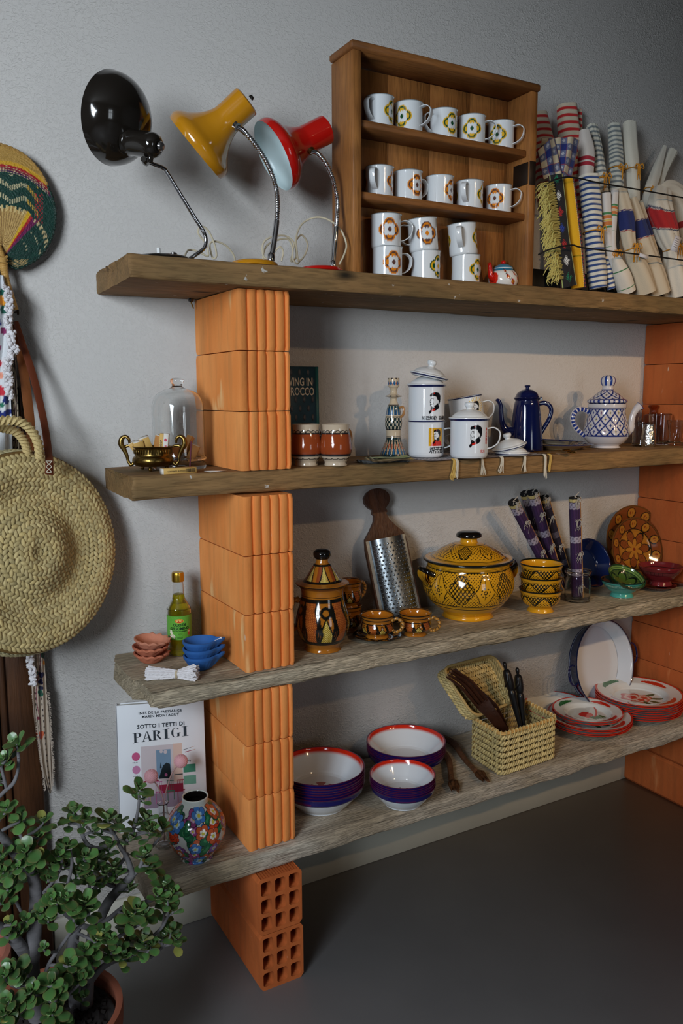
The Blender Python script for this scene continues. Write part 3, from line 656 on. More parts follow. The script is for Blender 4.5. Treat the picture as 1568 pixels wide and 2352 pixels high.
# ---------------------------------------------------------------- rolled cloths beside the box
clothm = mat('woven_cloth', vc=True, rough=.85, bump=(420, .25), sheen=.15)
tie_m = mat('ochre_yarn', (196, 132, 34), .9, bump=(300, .4)); elastic_m = mat('black_elastic', (18, 18, 18), .6)
WHI, CRM = (206, 198, 182), (196, 182, 158)
def roll(name, label, cat, pts, radii, col, folds=(3, .08), flat=.8, ties=(), n=64, m=190, group='rolled cloths tied with yarn beside the wooden box', up=None, tail=True, phase=0., mat_=None):
    """a rolled cloth standing on the board: tube through pts [(px, py, y)] with radii in px; col(u, s) paints it"""
    P = [at(*p) for p in pts]; rr = [r*mpp(p) for r, p in zip(radii, P)]
    Pm = catmull([list(p)+[r] for p, r in zip(P, rr)], m); C, R = Pm[:, :3], np.maximum(Pm[:, 3], .003)
    zmin = (C[:, 2]-R*.3).min()
    mb = MB()
    def shp(a, t):
        return 1+folds[1]*np.sin(folds[0]*a+phase+3*t)+folds[1]*.6*np.sin((folds[0]*2+1)*a+5*t*math.sin(phase+1))-(.0 if not ties else sum(.12*math.exp(-((t-q)/.03)**2) for q in ties))
    mb.tube(C, R, n, col=col, flat=flat, shape=shp, up=up or tuple(-FW), cap=False)
    # rolled-in ends, slightly recessed like a scroll
    V = mb.V[0].reshape(m, n, 3); cc = mb.C[0].reshape(m, n, 3)
    for e, s_ in ((0, 1), (-1, -1)):
        c0 = V[e].mean(0); inn = V[1 if e == 0 else -2].mean(0)-c0; inn /= np.linalg.norm(inn)+1e-9
        rings = np.stack([V[e], c0+(V[e]-c0)*.8-inn*0, c0+(V[e]-c0)*.72+inn*.006, c0+(V[e]-c0)*.35+inn*.004, c0+(V[e]-c0)*.02+inn*.006])
        mb.grid(rings, 0, np.repeat(cc[e][None], 5, 0)*np.array([1, .95, .9, .95, .9])[:, None, None], closed=True, flip=(e == -1))
    low = np.concatenate(mb.V)[:, 2].min(); dz = (Z1+.001)-low if low < Z1+.001 or tail else 0
    if low > Z1+.03 and not tail: dz = 0
    base = (float(C[0][0]), float(C[0][1]), Z1)
    if ties:
        o = thing(name, label, cat, base, 0, group); mb.V = [v+np.array([0, 0, max(dz, 0)]) for v in mb.V]
        mb.build('cloth', mat_ or clothm, o, world=True)
        mb2 = MB()
        for q in ties:
            i = int(q*(m-1)); c0 = C[i]+np.array([0, 0, max(dz, 0)]); t = C[min(i+1, m-1)]-C[max(i-1, 0)]
            F = np.array(frame(t, up=tuple(FW)))[:3, :3]; 
            ring = [tuple(c0+(F[:, 0]*math.cos(a)+F[:, 1]*math.sin(a)*1.0)*(R[i]*1.0)) for a in np.linspace(0, 2*PI, 17)]
            mb2.tube(ring, .0014, 6, m=50)
            side = c0+np.array(RT)*R[i]*.62-np.array(FW)*R[i]*.95
            for k in range(4):
                l = random.uniform(.02, .045); dx = random.uniform(-.012, .012)
                mb2.tube([side, side+np.array(RT)*(dx*.7)+np.array([0, 0, random.uniform(-.01, .012)]), side+np.array(RT)*dx+np.array([0, 0, -l])], .0013, 6, m=12)
            for sg in (-1, 1):
                mb2.tube([side, side+np.array(RT)*.009*sg+np.array([0, 0, .010]), side+np.array(RT)*.014*sg+np.array([0, 0, -.004]), side+np.array(RT)*.003*sg+np.array([0, 0, -.002])], .0014, 6, m=14)
        mb2.build('yarn_tie', tie_m, o, world=True)
    else:
        mb.V = [v+np.array([0, 0, max(dz, 0)]) for v in mb.V]
        o = mb.build(name, mat_ or clothm, world=True, loc=base); tag(o, label, cat, group)
    return o
def stripes(c1, c2, n, duty=.5, jit=.0):
    def f(U, Sg):
        w = np.clip((np.sin(2*PI*(Sg*n+.03*np.sin(U*2)))-math.cos(PI*duty))*3.2+.5, 0, 1)[..., None]; return fill(U, c1)*(1-w)+fill(U, c2)*w
    return f
def plain(c1, bands=(), lines=()):
    def f(U, Sg):
        c = fill(U, c1); s_ = Sg+.006*np.sin(U)
        for a, b, k in bands: put(c, (s_ > a) & (s_ < b), k)
        return c
    return f
REDS = (186, 32, 34)
roll('striped_cloth', 'red and white striped cloth leaning behind the box edge, left one', 'cloth', [(1262, 480, -.10), (1258, 400, -.08), (1246, 330, -.05), (1236, 262, -.03)], [26, 30, 28, 22], stripes(CRM, REDS, 14, .42), (2, .05), .7)
roll('striped_cloth', 'tall red and white striped cloth roll, standing highest at the wall', 'cloth', [(1335, 470, -.075), (1322, 400, -.06), (1308, 320, -.045), (1302, 242, -.035)], [24, 27, 27, 24], stripes(CRM, REDS, 14, .42), (2, .06), .75)
roll('striped_cloth', 'narrow red and white striped cloth at the right of the tall striped roll', 'cloth', [(1330, 500, -.085), (1331, 400, -.05), (1331, 320, -.04), (1331, 252, -.03)], [7, 7, 7, 6], stripes(CRM, REDS, 18, .5), (2, .1), .8)
# blue check cloth, two lobes over the elastic
def check_col(nx, ny, px_, py_):
    def f(A, B):
        i = np.floor(A*nx).astype(int); j = np.floor(B*ny).astype(int); c = fill(A, (206, 194, 166))
        ei, ej = i % 2, j % 2; put(c, (ei == 1) & (ej == 1), (24, 40, 110)); put(c, (ei+ej) == 1, (96, 104, 136))
        fa, fb = A*nx % 1, B*ny % 1; put(c, (fa < .05) | (fb < .05), (140, 50, 60))
        dd = np.abs(fa-.5)+np.abs(fb-.5); put(c, ((ei+ej) == 1) & (dd < .3) & (((fa*16).astype(int)+(fb*16).astype(int)) % 2 == 0), (214, 214, 216))
        return c
    return f
ck = thing('checked_cloth', 'blue and cream checked cloth bunched at the top, left of the rolls', 'cloth', at(1290, 390, -.15), 0, 'rolled cloths tied with yarn beside the wooden box')
mb = MB()
def sheet(mb, corners, ny_, col, bulge=.012, n=70, wave=2.0, ph=0., th=.0012):
    a = np.linspace(0, 1, n); A, B = np.meshgrid(a, a); c = [np.array(list(at(*q))) for q in corners]
    G = ((1-A)*(1-B))[..., None]*c[0]+(A*(1-B))[..., None]*c[1]+(A*B)[..., None]*c[2]+((1-A)*B)[..., None]*c[3]
    off = bulge*(np.sin(PI*A)**.6)*(.8+.3*np.sin(B*4+ph))+.0035*np.sin(A*PI*wave*2+ph+B*2)
    G = G-np.array(FW)*off[..., None]; cc = col(A, B)
    mb.grid(G, 0, cc); mb.grid(G+np.array(FW)*(th+.004*0), 0, cc*.9, flip=True)
sheet(mb, [(1270, 320, -.14), (1330, 322, -.14), (1308, 428, -.15), (1268, 412, -.15)], 5, check_col(4.2, 6.2, 0, 0), .022)
sheet(mb, [(1232, 350, -.155), (1272, 318, -.15), (1292, 405, -.165), (1247, 412, -.16)], 5, check_col(3.3, 4.6, 0, 0), .022, ph=1)
sheet(mb, [(1243, 318, -.13), (1318, 328, -.12), (1296, 352, -.135), (1240, 352, -.135)], 3, check_col(5, 2, 0, 0), .014, ph=2)
mb.build('cloth', clothm, ck, world=True)
def wr_col(U, Sg):
    c = fill(U, (206, 198, 190)); put(c, (Sg > .49) & (Sg < .535), (160, 34, 50)); put(c, (Sg > .56) & (Sg < .61), (160, 34, 50)); return c
roll('linen_cloth', 'off-white linen roll with two red lines, left of the grey striped roll', 'cloth', [(1348, 470, -.11), (1345, 410, -.10), (1346, 350, -.09), (1342, 300, -.08)], [14, 17, 20, 12], wr_col, (2, .06), .8)
GS = (112, 120, 122)
roll('striped_cloth', 'grey and cream striped cloth roll, left of two, tied with ochre yarn', 'cloth', [(1386, 460, -.10), (1378, 400, -.09), (1368, 340, -.07), (1358, 288, -.05)], [13, 15, 14, 12], stripes((204, 200, 184), GS, 15, .45), (3, .10), .8, ties=(.28,))
roll('striped_cloth', 'grey and cream striped cloth roll, right of two, standing beside the white roll', 'cloth', [(1412, 470, -.09), (1414, 400, -.08), (1414, 340, -.06), (1410, 286, -.05)], [18, 18, 17, 15], stripes((196, 194, 180), GS, 17, .45), (2, .10), .8, ties=(.42,))
roll('linen_cloth', 'tall plain white linen roll tied with ochre yarn, right of the grey stripes', 'cloth', [(1462, 560, -.12), (1455, 480, -.10), (1452, 400, -.085), (1447, 340, -.07), (1446, 284, -.05)], [12, 14, 17, 18, 16], plain((206, 200, 184)), (2, .07), .8, ties=(.60,))
roll('linen_cloth', 'thin white linen roll leaning right, left one of the two behind the bunched cloth', 'cloth', [(1478, 520, -.10), (1488, 450, -.09), (1505, 400, -.07), (1527, 336, -.04)], [12, 14, 13, 5], plain((204, 198, 184)), (2, .10), .6, ties=(.36,))
roll('linen_cloth', 'thin white linen roll leaning right, rightmost at the wall', 'cloth', [(1498, 500, -.08), (1505, 450, -.075), (1520, 400, -.06), (1546, 346, -.04)], [9, 11, 11, 11], plain((206, 200, 184), ((.0, .02, (60, 60, 70)),)), (2, .12), .5)
# black embroidered runner with yellow fringe, yellow runner
def emb_col(U, Sg):
    c = fill(U, (26, 24, 26)); a = wrp(U)
    for k in (-1.02, 1.0): put(c, np.abs(a-k) < .09, (190, 200, 120))
    for k in (-1.3, 1.22): put(c, (np.abs(a-k) < .10) & (((Sg*160).astype(int)) % 2 == 0), (150, 50, 60))
    cs = [(20, 120, 84), (222, 220, 214), (176, 30, 34), (34, 60, 150), (176, 30, 34), (222, 220, 214), (20, 120, 84)]
    for k, cc in enumerate(cs):
        s0 = .955-k*.145; b = (Sg-s0)*210; x = a*26*.9; d = np.abs(x)+np.abs(b)
        put(c, (d < 9.5) & ((np.floor((x+b)/3.4)+np.floor((x-b)/3.4)) % 1 == 0) & ((((x+b) % 6.8) > 1.4) & (((x-b) % 6.8) > 1.4)), cc)
    return c
o = thing('fringed_runner', 'black runner embroidered with white, red and blue diamonds and pale yellow fringe', 'cloth', at(1290, 655, -.22), 0, 'rolled cloths tied with yarn beside the wooden box')
P = [at(1303, 656, -.225), at(1296, 600, -.225), at(1290, 540, -.22), at(1282, 470, -.21), at(1276, 402, -.20)]
mb = MB(); dz = Z1+.002-P[0].z; mb.tube([p_+Vector((0, 0, dz*(1-k/4))) for k, p_ in enumerate(P)], [.030, .028, .026, .027, .027], 140, col=emb_col, m=260, flat=.55, up=tuple(RT), M=None) if False else None
def panel(mb, pts, wd, col, n=64, m=240, dep_=.55):
    """half-round folded band through pts, wd px wide, facing the room; col(a, s), a in -pi/2..pi/2"""
    PP = catmull([list(at(*p_))+[w_*mpp(at(*p_))] for p_, w_ in zip(pts, wd)], m); PP[0, 2] = max(PP[0, 2], Z1+.001)
    a = np.linspace(-PI, PI, n, endpoint=False); A, Sg = np.meshgrid(a, np.linspace(0, 1, m))
    t = np.gradient(PP[:, :3], axis=0); t /= np.linalg.norm(t, axis=1)[:, None]; x = np.cross(t, np.array(FW)); x /= np.linalg.norm(x, axis=1)[:, None]; y = np.cross(t, x)
    sg = np.sign(np.dot(x[0], np.array(RT))); x = x*sg; y = -np.cross(x, t)*1.0
    y = y*np.sign(np.dot(y[0], -np.array(FW)))
    G = PP[:, None, :3]+x[:, None]*(np.sin(A)*PP[:, 3:4])[..., None]+y[:, None]*(np.cos(A)*PP[:, 3:4]*dep_)[..., None]
    cc = col(A, Sg); G = np.concatenate([PP[None, :1, :3].repeat(n, 1), G, PP[None, -1:, :3].repeat(n, 1)]); cc = np.concatenate([cc[:1], cc, cc[-1:]])
    mb.grid(G, 0, cc, closed=True)
mb = MB(); panel(mb, [(1306, 658, -.225), (1298, 600, -.225), (1290, 540, -.215), (1282, 470, -.205), (1275, 402, -.20)], [19, 18, 17, 18, 17], emb_col); mb.build('band', clothm, o, world=True)
mb = MB()
for k in range(230):
    t = k/230; px = 1247+t*30+6*math.sin(k); py = 425+t*222
    if (int(t*9) % 2 == 0 and random.random() < .25): continue
    x1 = px+14+t*6; q = random.uniform(6, 16); a0 = at(x1+4, py-8, -.215); sx = random.uniform(-18, 4)
    mb.tube([a0, at(px+sx*.4+4, py+random.uniform(-14, 2), -.235), at(px+sx, py+q*.5, -.238), at(px+sx+random.uniform(-5, 8), py+q, -.236)], [.0022, .0018, .0014, .0009], 5, m=8)
mb.V = [np.maximum(v, np.array([-9, -9, Z1+.0015])) for v in mb.V]
mb.build('fringe', mat('pale_yellow_yarn', (192, 182, 106), .9), o, world=True)
def yel_col(U, Sg):
    c = fill(U, (222, 168, 22)); a = wrp(U)
    for k in (-.22, -.02): put(c, np.abs(a-k) < .02, (90, 120, 40))
    put(c, (a > .62) & (a < .78) & ((Sg*120).astype(int) % 2 == 0), (236, 226, 190)); put(c, a > .78, (34, 40, 56)); put(c, (a > .95) & (a < 1.15) & ((Sg*60).astype(int) % 2 == 0), (200, 60, 50)); put(c, a > 2.2, (222, 168, 22)); return c
mb = MB(); panel(mb, [(1328, 662, -.215), (1324, 600, -.21), (1318, 540, -.205), (1312, 480, -.20), (1305, 410, -.195)], [17, 16, 16, 15, 13], yel_col)
o = mb.build('yellow_runner', clothm, world=True, loc=at(1328, 662, -.215)); tag(o, 'bright yellow folded runner with green lines and a dark dotted edge', 'cloth', 'rolled cloths tied with yarn beside the wooden box')
roll('striped_cloth', 'blue and white striped cloth roll, thick and upright, tied with ochre yarn', 'cloth', [(1374, 662, -.20), (1368, 610, -.195), (1362, 545, -.19), (1358, 480, -.18), (1353, 404, -.17)], [19, 22, 22, 24, 24], stripes((218, 212, 196), (44, 70, 124), 21, .42), (2, .08), .85, ties=(.5,))
roll('striped_cloth', 'small blue and white striped fold at the foot of the blue striped roll', 'cloth', [(1404, 664, -.205), (1396, 630, -.20), (1388, 590, -.195)], [9, 11, 8], stripes((218, 212, 196), (44, 70, 124), 7, .45), (2, .06), .8)
def go_col(U, Sg):
    c = fill(U, (208, 202, 196)); 
    for a, b, k in ((.62, .645, (70, 130, 80)), (.65, .69, (196, 116, 60)), (.695, .71, (206, 180, 90)), (.72, .76, (196, 116, 60)), (.765, .79, (70, 130, 80)), (.42, .425, (70, 130, 80))): put(c, (Sg > a) & (Sg < b), k)
    return c
roll('linen_cloth', 'white linen roll with green and orange bands, left of the two', 'cloth', [(1410, 655, -.20), (1402, 590, -.20), (1394, 520, -.195), (1392, 444, -.19)], [11, 12, 12, 11], go_col, (2, .06), .8)
roll('linen_cloth', 'narrow white linen roll with green and orange bands, right of the two', 'cloth', [(1412, 600, -.205), (1405, 560, -.205), (1408, 500, -.20), (1412, 438, -.19)], [10, 9, 9, 9], go_col, (2, .06), .8, ties=(.1,), tail=False)
def gl_col(U, Sg):
    c = fill(U, (212, 204, 190)); a = wrp(U-1.2); put(c, np.abs(a) < .04, (60, 120, 70)); put(c, (np.abs(Sg-.15) < .012) | (np.abs(Sg-.62) < .012), (60, 120, 70)); return c
roll('linen_cloth', 'white linen bundle with thin green lines at the front edge of the beam', 'cloth', [(1440, 672, -.225), (1427, 630, -.225), (1414, 590, -.22)], [20, 20, 10], gl_col, (2, .05), .8)
NB = (28, 40, 96)
def bb(a, b): return plain(CRM, ((a, b, NB), (a-.012, a-.004, (150, 60, 60)), (b+.004, b+.012, (90, 60, 90))))
roll('linen_cloth', 'cream linen roll with a wide navy band, left of three, tied with ochre yarn', 'cloth', [(1480, 672, -.225), (1466, 620, -.225), (1446, 568, -.22), (1438, 500, -.205), (1427, 434, -.19)], [28, 25, 17, 19, 12], bb(.60, .78), (2, .12), .8, ties=(.44,), phase=1)
roll('linen_cloth', 'cream linen roll with a navy band, middle of three', 'cloth', [(1514, 676, -.215), (1502, 630, -.21), (1484, 575, -.20), (1468, 520, -.19), (1450, 455, -.18)], [28, 26, 20, 16, 10], bb(.60, .77), (2, .10), .8, phase=2)
roll('linen_cloth', 'cream linen roll with a navy band, right of three and narrowest', 'cloth', [(1510, 640, -.18), (1500, 590, -.175), (1484, 520, -.165), (1469, 462, -.16)], [16, 14, 10, 7], bb(.55, .76), (2, .08), .8)
def rb_col(U, Sg):
    c = fill(U, (210, 202, 186)); s_ = Sg+.05*np.sin(U+.5); put(c, (s_ > .60) & (s_ < .74), (170, 30, 32)); put(c, (np.abs(s_-.59) < .006) | (np.abs(s_-.75) < .006), (60, 66, 90)); return c
roll('linen_cloth', 'cream linen bundle with a red band, tied at its waist, at the right edge', 'cloth', [(1555, 684, -.21), (1550, 640, -.205), (1545, 582, -.20), (1530, 530, -.19), (1512, 478, -.17), (1518, 440, -.14)], [26, 30, 20, 26, 28, 20], rb_col, (3, .10), .8, ties=(.42,), phase=.5)
roll('linen_cloth', 'loose white cloth bunched over the top of the right bundles', 'cloth', [(1580, 640, -.15), (1578, 540, -.13), (1560, 470, -.12), (1530, 440, -.115), (1500, 452, -.12)], [26, 30, 26, 22, 8], plain((206, 196, 178), ((.42, .48, (150, 34, 40)),)), (3, .14), .7, phase=1.3)
for px, py, w_, h_, an, lb in ((1478, 588, .030, .010, -.22, 'small white paper tag lying on the low black cord'), (1552, 560, .022, .045, -.35, 'white price tag with printed lines at the right picture edge')):
    q = at(px, py, -.268); mb = MB(); mb.box(-w_/2, w_/2, -.0003, .0003, -h_/2, h_/2, 0)
    if h_ > .02:
        for k in range(5): mb.box(-w_*.35, w_*.30, -.0006, -.0003, h_*(.30-.13*k), h_*(.30-.13*k)+.0010, 1)
    mb.tube([(-w_/2, 0, h_*.4), (-w_/2-.006, -.001, h_*.4+.006), (-w_/2-.010, 0, h_*.4+.002)], .0006, 5, 1, m=8)
    o = mb.build('price_tag', [mat('tag_paper', (206, 202, 204), .6), mat('tag_ink', (60, 60, 66), .6)], loc=q, smooth=0); o.rotation_euler = (0, an*-1, math.atan2(RT.y, RT.x)*.6); tag(o, lb, 'tag')
# black elastic cords and the black rail that hold the cloths back
mb = MB(); mb.tube([at(1236, 585, -.255), at(1262, 573, -.262), at(1311, 563, -.262), at(1345, 570, -.262), at(1480, 586, -.262), at(1600, 602, -.262)], .0022, 8, m=60)
mb.tube([at(1311, 564, -.262), at(1309, 610, -.262), at(1305, 657, -.255)], .0015, 8, m=16)
tag(mb.build('elastic_cord', elastic_m, world=True, loc=at(1236, 585, -.255)), 'black elastic cord stretched low across the rolled cloths', 'cord')
mb = MB(); mb.tube([at(1236, 428, -.22), at(1290, 408, -.235), at(1330, 410, -.225), at(1380, 421, -.22), at(1480, 438, -.225), at(1600, 460, -.21)], .0022, 8, m=60)
tag(mb.build('elastic_cord', elastic_m, world=True, loc=at(1236, 428, -.22)), 'black elastic cord stretched high across the rolled cloths', 'cord')
mb = MB(); mb.box(1.075, 2.3, -.262, -.258, Z1, Z1+.004)
mb.box(1.06, 2.3, -.015, -.012, Z1, Z1+.10)
tag(mb.build('wire_rack', elastic_m, smooth=0), 'low black rack frame behind and under the rolled cloths', 'rack')

# ================================================================== SECOND BOARD
glass = mat('clear_glass', (250, 252, 252), .0, trans=1, ior=1.45)
glaze = mat('painted_glaze', vc=True, rough=.1, coat=.4)
brass_m = mat('aged_brass', (142, 116, 62), .28, 1, bump=(60, .3), var=(30, .6, (84, 66, 34)))
# glass dome on glass foot with incense cones boxes inside
p = at(412, 1060, -.105); p.z = Z2
dm = thing('glass_cloche', 'clear glass dome with knob on a glass foot, beside the left brick pier', 'cloche', p)
mb = MB(); mb.lathe([(0, .0), (.058, 0), (.062, .004), (.062, .012), (.056, .016), (.052, .024), (.049, .024), (.05, .012), (0, .010)], 72, m=40); mb.build('glass_foot', glass, dm)
mb = MB(); mb.lathe([(.0645, .020), (.0655, .022), (.0648, .026), (.0605, .030), (.0600, .06), (.0600, .135), (.057, .155), (.047, .172), (.030, .182), (.015, .187), (.0115, .193), (.0150, .199), (.0155, .204), (.011, .208), (0, .209)], 96, m=90)
mb.lathe([(.0625, .0195), (.0585, .031), (.058, .06), (.058, .135), (.055, .154), (.0455, .170), (.029, .1795), (.014, .184), (0, .185)][::-1], 96, m=70)
mb.build('dome', glass, dm)
pack = mat('manila_card', (214, 172, 96), .6); packw = mat('white_card', (220, 214, 204), .6); pink = mat('pink_print', (200, 60, 90), .6); tanb = mat('tan_card', (186, 128, 66), .65)
ink = mat('dark_ink', (52, 40, 28), .6)
def small_box(name, c, size, rot, mats, label, cat, group=None, txt=None):
    o = thing(name, label, cat, c, 0, group) if False else None
    a, b, h = size; mb = MB(); mb.box(-a/2, a/2, -b/2, b/2, 0, h, 0, bev=.0004); mb.box(-a/2+.0004, a/2-.0004, -b/2+.0004, b/2-.0004, h, h+.0003, 1)
    if txt: mb.text(txt, .008, 2, M=T(0, -b/2-.0002, h*.5)@RX(PI/2)@RZ(PI/2))
    o = mb.build(name, mats, loc=c, smooth=0); o.rotation_euler = rot; return tag(o, label, cat, group)
for i, (dx, dy, dz, a, rx, ry, s_) in enumerate(((-.020, .0, .026, .3, .5, .2, .04), (.020, -.012, .026, -.5, .2, .8, .045), (.0, .018, .026, 1.1, .35, -.4, .04), (.028, .012, .030, .2, -.3, .3, .036), (.010, -.008, .050, .9, .7, .5, .042), (-.026, -.012, .030, -.3, .3, -.5, .036))):
    small_box('incense_packet', p+Vector((dx, dy, dz-.014)), (.020, .012, s_), (rx*.5, ry*.5, a), [tanb, packw], ['tan paper packet lying inside the glass dome', 'tan packet leaning right inside the glass dome', 'tan packet at the back inside the glass dome', 'small tan packet at right inside the glass dome', 'tan packet on top of the heap inside the glass dome', 'small tan packet at left inside the glass dome'][i], 'packet', 'paper packets under the glass dome')
# brass bowl with swan handles
p = on(353, 1080, Z2); p.y -= 0; 
bw = thing('brass_bowl', 'footed brass bowl with two curled bird handles holding small boxes', 'bowl', p, math.atan2(RT.y, RT.x))
mb = MB(); mb.lathe([(0, .010), (.034, .010), (.043, .014), (.047, .022), (.045, .030), (.041, .035), (.042, .050), (.0465, .054), (.045, .0555), (.040, .052), (.038, .034), (.043, .022), (.030, .013), (0, .013)], 72, m=70)
for k in range(40):
    a = k/40*2*PI; mb.box(.0415, .0435, -.0013, .0013, .0385, .0485, M=RZ(a), bev=.0004)
mb.build('bowl', brass_m, bw)
for k in range(3):
    a = -PI/2+k*2*PI/3; mb = MB(); mb.lathe([(0, 0), (.0035, .001), (.0048, .005), (.0035, .009), (0, .0115)], 14, M=T(.034*math.cos(a), .034*math.sin(a), 0)); mb.build('foot', brass_m, bw)
for sg in (-1, 1):
    mb = MB(); mb.tube([(sg*.044, 0, .020), (sg*.050, 0, .013), (sg*.057, 0, .020), (sg*.060, 0, .034), (sg*.066, 0, .048), (sg*.072, 0, .060), (sg*.070, 0, .072), (sg*.061, 0, .077), (sg*.054, 0, .071), (sg*.053, 0, .062)], [.003, .004, .0035, .004, .0055, .0068, .0055, .0042, .0038, .0026], 12, m=60)
    mb.tube([(sg*.066, 0, .050), (sg*.060, 0, .055), (sg*.050, 0, .056), (sg*.045, 0, .053)], [.003, .0036, .003, .002], 10, m=20)
    mb.lathe([(0, -.005), (.004, -.003), (.005, 0), (.004, .003), (0, .005)], 14, M=T(sg*.052, 0, .013), m=14); mb.build('bird_handle', brass_m, bw)
# boxes in the bowl
R_ = Vector((RT.x, RT.y, 0)).normalized(); F_ = Vector((FW.x, FW.y, 0)).normalized()
for i, (a, f, z, rot, s_, mm, tx, lb) in enumerate(((.030, -.010, .022, (0, .1, 0), (.018, .012, .052), [pack, packw, pink], 'H', 'tan and white card packet with a pink print standing upright in the brass bowl'),
    (-.004, .006, .030, (.35, -.35, .3), (.022, .012, .040), [pack, packw, ink], None, 'tan card packet leaning left in the brass bowl'), (-.020, -.006, .024, (.3, -.3, .5), (.022, .012, .036), [pack, packw, ink], None, 'tan card packet with white end at the left in the brass bowl'),
    (.012, .014, .030, (.2, .35, -.3), (.018, .012, .042), [tanb, packw, ink], None, 'brown card packet at the back of the brass bowl'), (-.026, .012, .026, (.2, -.6, .2), (.018, .012, .034), [pack, packw, ink], None, 'small white-topped packet lying lowest in the brass bowl'))):
    c = p+R_*(a-.006)+F_*f; c.z = Z2+z+.010; r = (rot[0], rot[1], math.atan2(RT.y, RT.x)+rot[2])
    if i == 0:
        mb = MB(); mb.box(-.009, 0, -.006, .006, 0, .052, 0, bev=.0004); mb.box(0, .011, -.006, .006, 0, .053, 1, bev=.0004)
        mb.text('Fle', .011, 2, M=T(.0055, -.0063, .020)@RX(PI/2)@RZ(PI/2), shear=.3, bold=.0002); mb.text('DHOOP', .006, 3, M=T(-.0045, -.0063, .026)@RX(PI/2)@RZ(PI/2), bold=.0002); mb.lathe([(0, 0), (.003, 0), (.0034, .0003)], 12, mi=2, M=T(.005, -.0063, .038)@RX(PI/2))
        o = mb.build('incense_packet', mm+[ink], loc=c, smooth=0); o.rotation_euler = r; tag(o, lb, 'packet', 'card packets in the brass bowl')
    else: small_box('incense_packet', c, s_, r, mm, lb, 'packet', 'card packets in the brass bowl')
# incense box in front with a stick
a_, b_ = at(376, 1089, -.255), at(452, 1085, -.246); a_.z = b_.z = Z2+.0004; d = (b_-a_); L_ = d.length
mb = MB(); mb.box(0, L_, 0, .020, 0, .0125, 0, bev=.0004); mb.box(-.0002, .0, .0, .020, 0, .0125, 1)
mb.text('CONTENTS 10 STICKS', .0042, 2, M=T(L_*.38, -.0002, .006)@RX(PI/2)); 
x = L_*.66
for k in range(22):
    w = random.choice((.0004, .0008, .0012)); mb.box(x, x+w, -.0004, -.0002, .003, .010, 2); x += w+random.choice((.0006, .001)); 
    if x > L_-.004: break
o = mb.build('incense_box', [pack, packw, ink], loc=a_, smooth=0); o.rotation_euler = (0, 0, math.atan2(d.y, d.x)); tag(o, 'yellow incense box with a barcode lying along the front edge of the beam', 'box')
s0 = at(436, 1073, -.235); s0.z = Z2+.0135; mb = MB(); s1 = at(439, 1014, -.232); mb.tube([s0, s1], .0016, 8, m=6)
tag(mb.build('incense_stick', mat('plum_stick', (94, 36, 52), .8), world=True, loc=s0), 'plum coloured incense stick standing on the yellow incense box', 'incense')
c = on(495, 1082, Z2+.001); mb = MB(); mb.box(-.022, .022, -.012, .012, 0, .0008); o = mb.build('paper_slip', packw, loc=c, smooth=0); o.rotation_euler = (0, 0, .25); tag(o, 'small white paper slip between incense box and brick pier', 'paper')

# book behind the cups
tl = at(733, 842, -.03); bx = at(640, 842, -.03)
mb = MB(); z0, z1 = Z2, tl.z; w = .185; h = z1-z0
mb.box(-w, 0, 0, .022, 0, h, 0, bev=.0008); mb.box(-.010, -.0012, -.0004, .0, .001, h-.001, 3)
RS2 = random.Random(3)
for r in range(12):
    for c in range(7):
        x = -w+.016+c*.025+(r % 2)*.0125; z = .016+r*.0235
        if x < -.014 and z < h-.01: mb.lathe([(0, 0), (.0045, 0), (.0045, .0003), (0, .0003)], 14, mi=2, M=T(x, 0, z)@RX(PI/2)@Matrix.Diagonal((.9, 1.9, 1, 1)))
mb.text('LIVING IN', .029, 1, M=T(-.018, -.0006, h-.041)@RX(PI/2), bold=.0005, sx=.66, align='RIGHT'); mb.text('MOROCCO', .029, 1, M=T(-.014, -.0006, h-.066)@RX(PI/2), bold=.0005, sx=.66, align='RIGHT')
o = mb.build('book', [mat('teal_cover', (22, 58, 74), .45, var=(30, .5, (14, 40, 54))), mat('cream_print', (204, 190, 170), .5), mat('cover_motif', (72, 74, 80), .5), mat('teal_edge', (38, 96, 100), .45)], loc=(tl.x, -.03, Z2), smooth=0)
o.rotation_euler = (-.02, 0, 0); tag(o, 'dark teal book with cream title standing against the wall beside the left pier', 'book')

# two brown banded pottery cups
def cup_paint(U, Z, R, inner):
    c = fill(U, (198, 180, 156)); rel = Z/.092
    put(c, (rel > .28) & (rel < .78), (146, 66, 32)); 
    put(c, np.abs(rel-.28) < .018, (38, 34, 36)); put(c, np.abs(rel-.78) < .020, (38, 34, 36)); put(c, np.abs(rel-.235) < .010, (60, 60, 62))
    put(c, (np.abs(rel-.84-.018*np.sin(U*16)) < .012) & ~inner, (40, 36, 38)); put(c, (np.abs(rel-.185+.02*np.abs(np.sin(U*7))) < .013) & ~inner, (36, 34, 36))
    for k in (-1.0, .72, 2.4):
        a = wrp(U-k); put(c, (np.abs(a) < .13) & (rel > .28) & (rel < .78), (52, 36, 32)); put(c, (np.abs(a) < .03) & (rel > .28) & (rel < .78) & (((rel*36) % 1) < .55), (188, 180, 176)); 
        put(c, (np.abs(a+.15) < .03) & (rel > .05) & (rel < .2), (120, 60, 44))
        put(c, (np.abs(np.hypot(a*.035+.008, (rel-.13)*.09)-.006) < .0014), (36, 34, 36))
    put(c, inner, (190, 172, 148)); return c
prof = [(0, 0), (.024, 0), (.0255, .003), (.0255, .009), (.031, .018), (.0355, .032), (.0360, .045), (.0335, .062), (.0300, .078), (.0305, .088), (.0312, .0915), (.0295, .092), (.028, .085), (.031, .05), (.031, .03), (.02, .012), (0, .011)]
ct = None
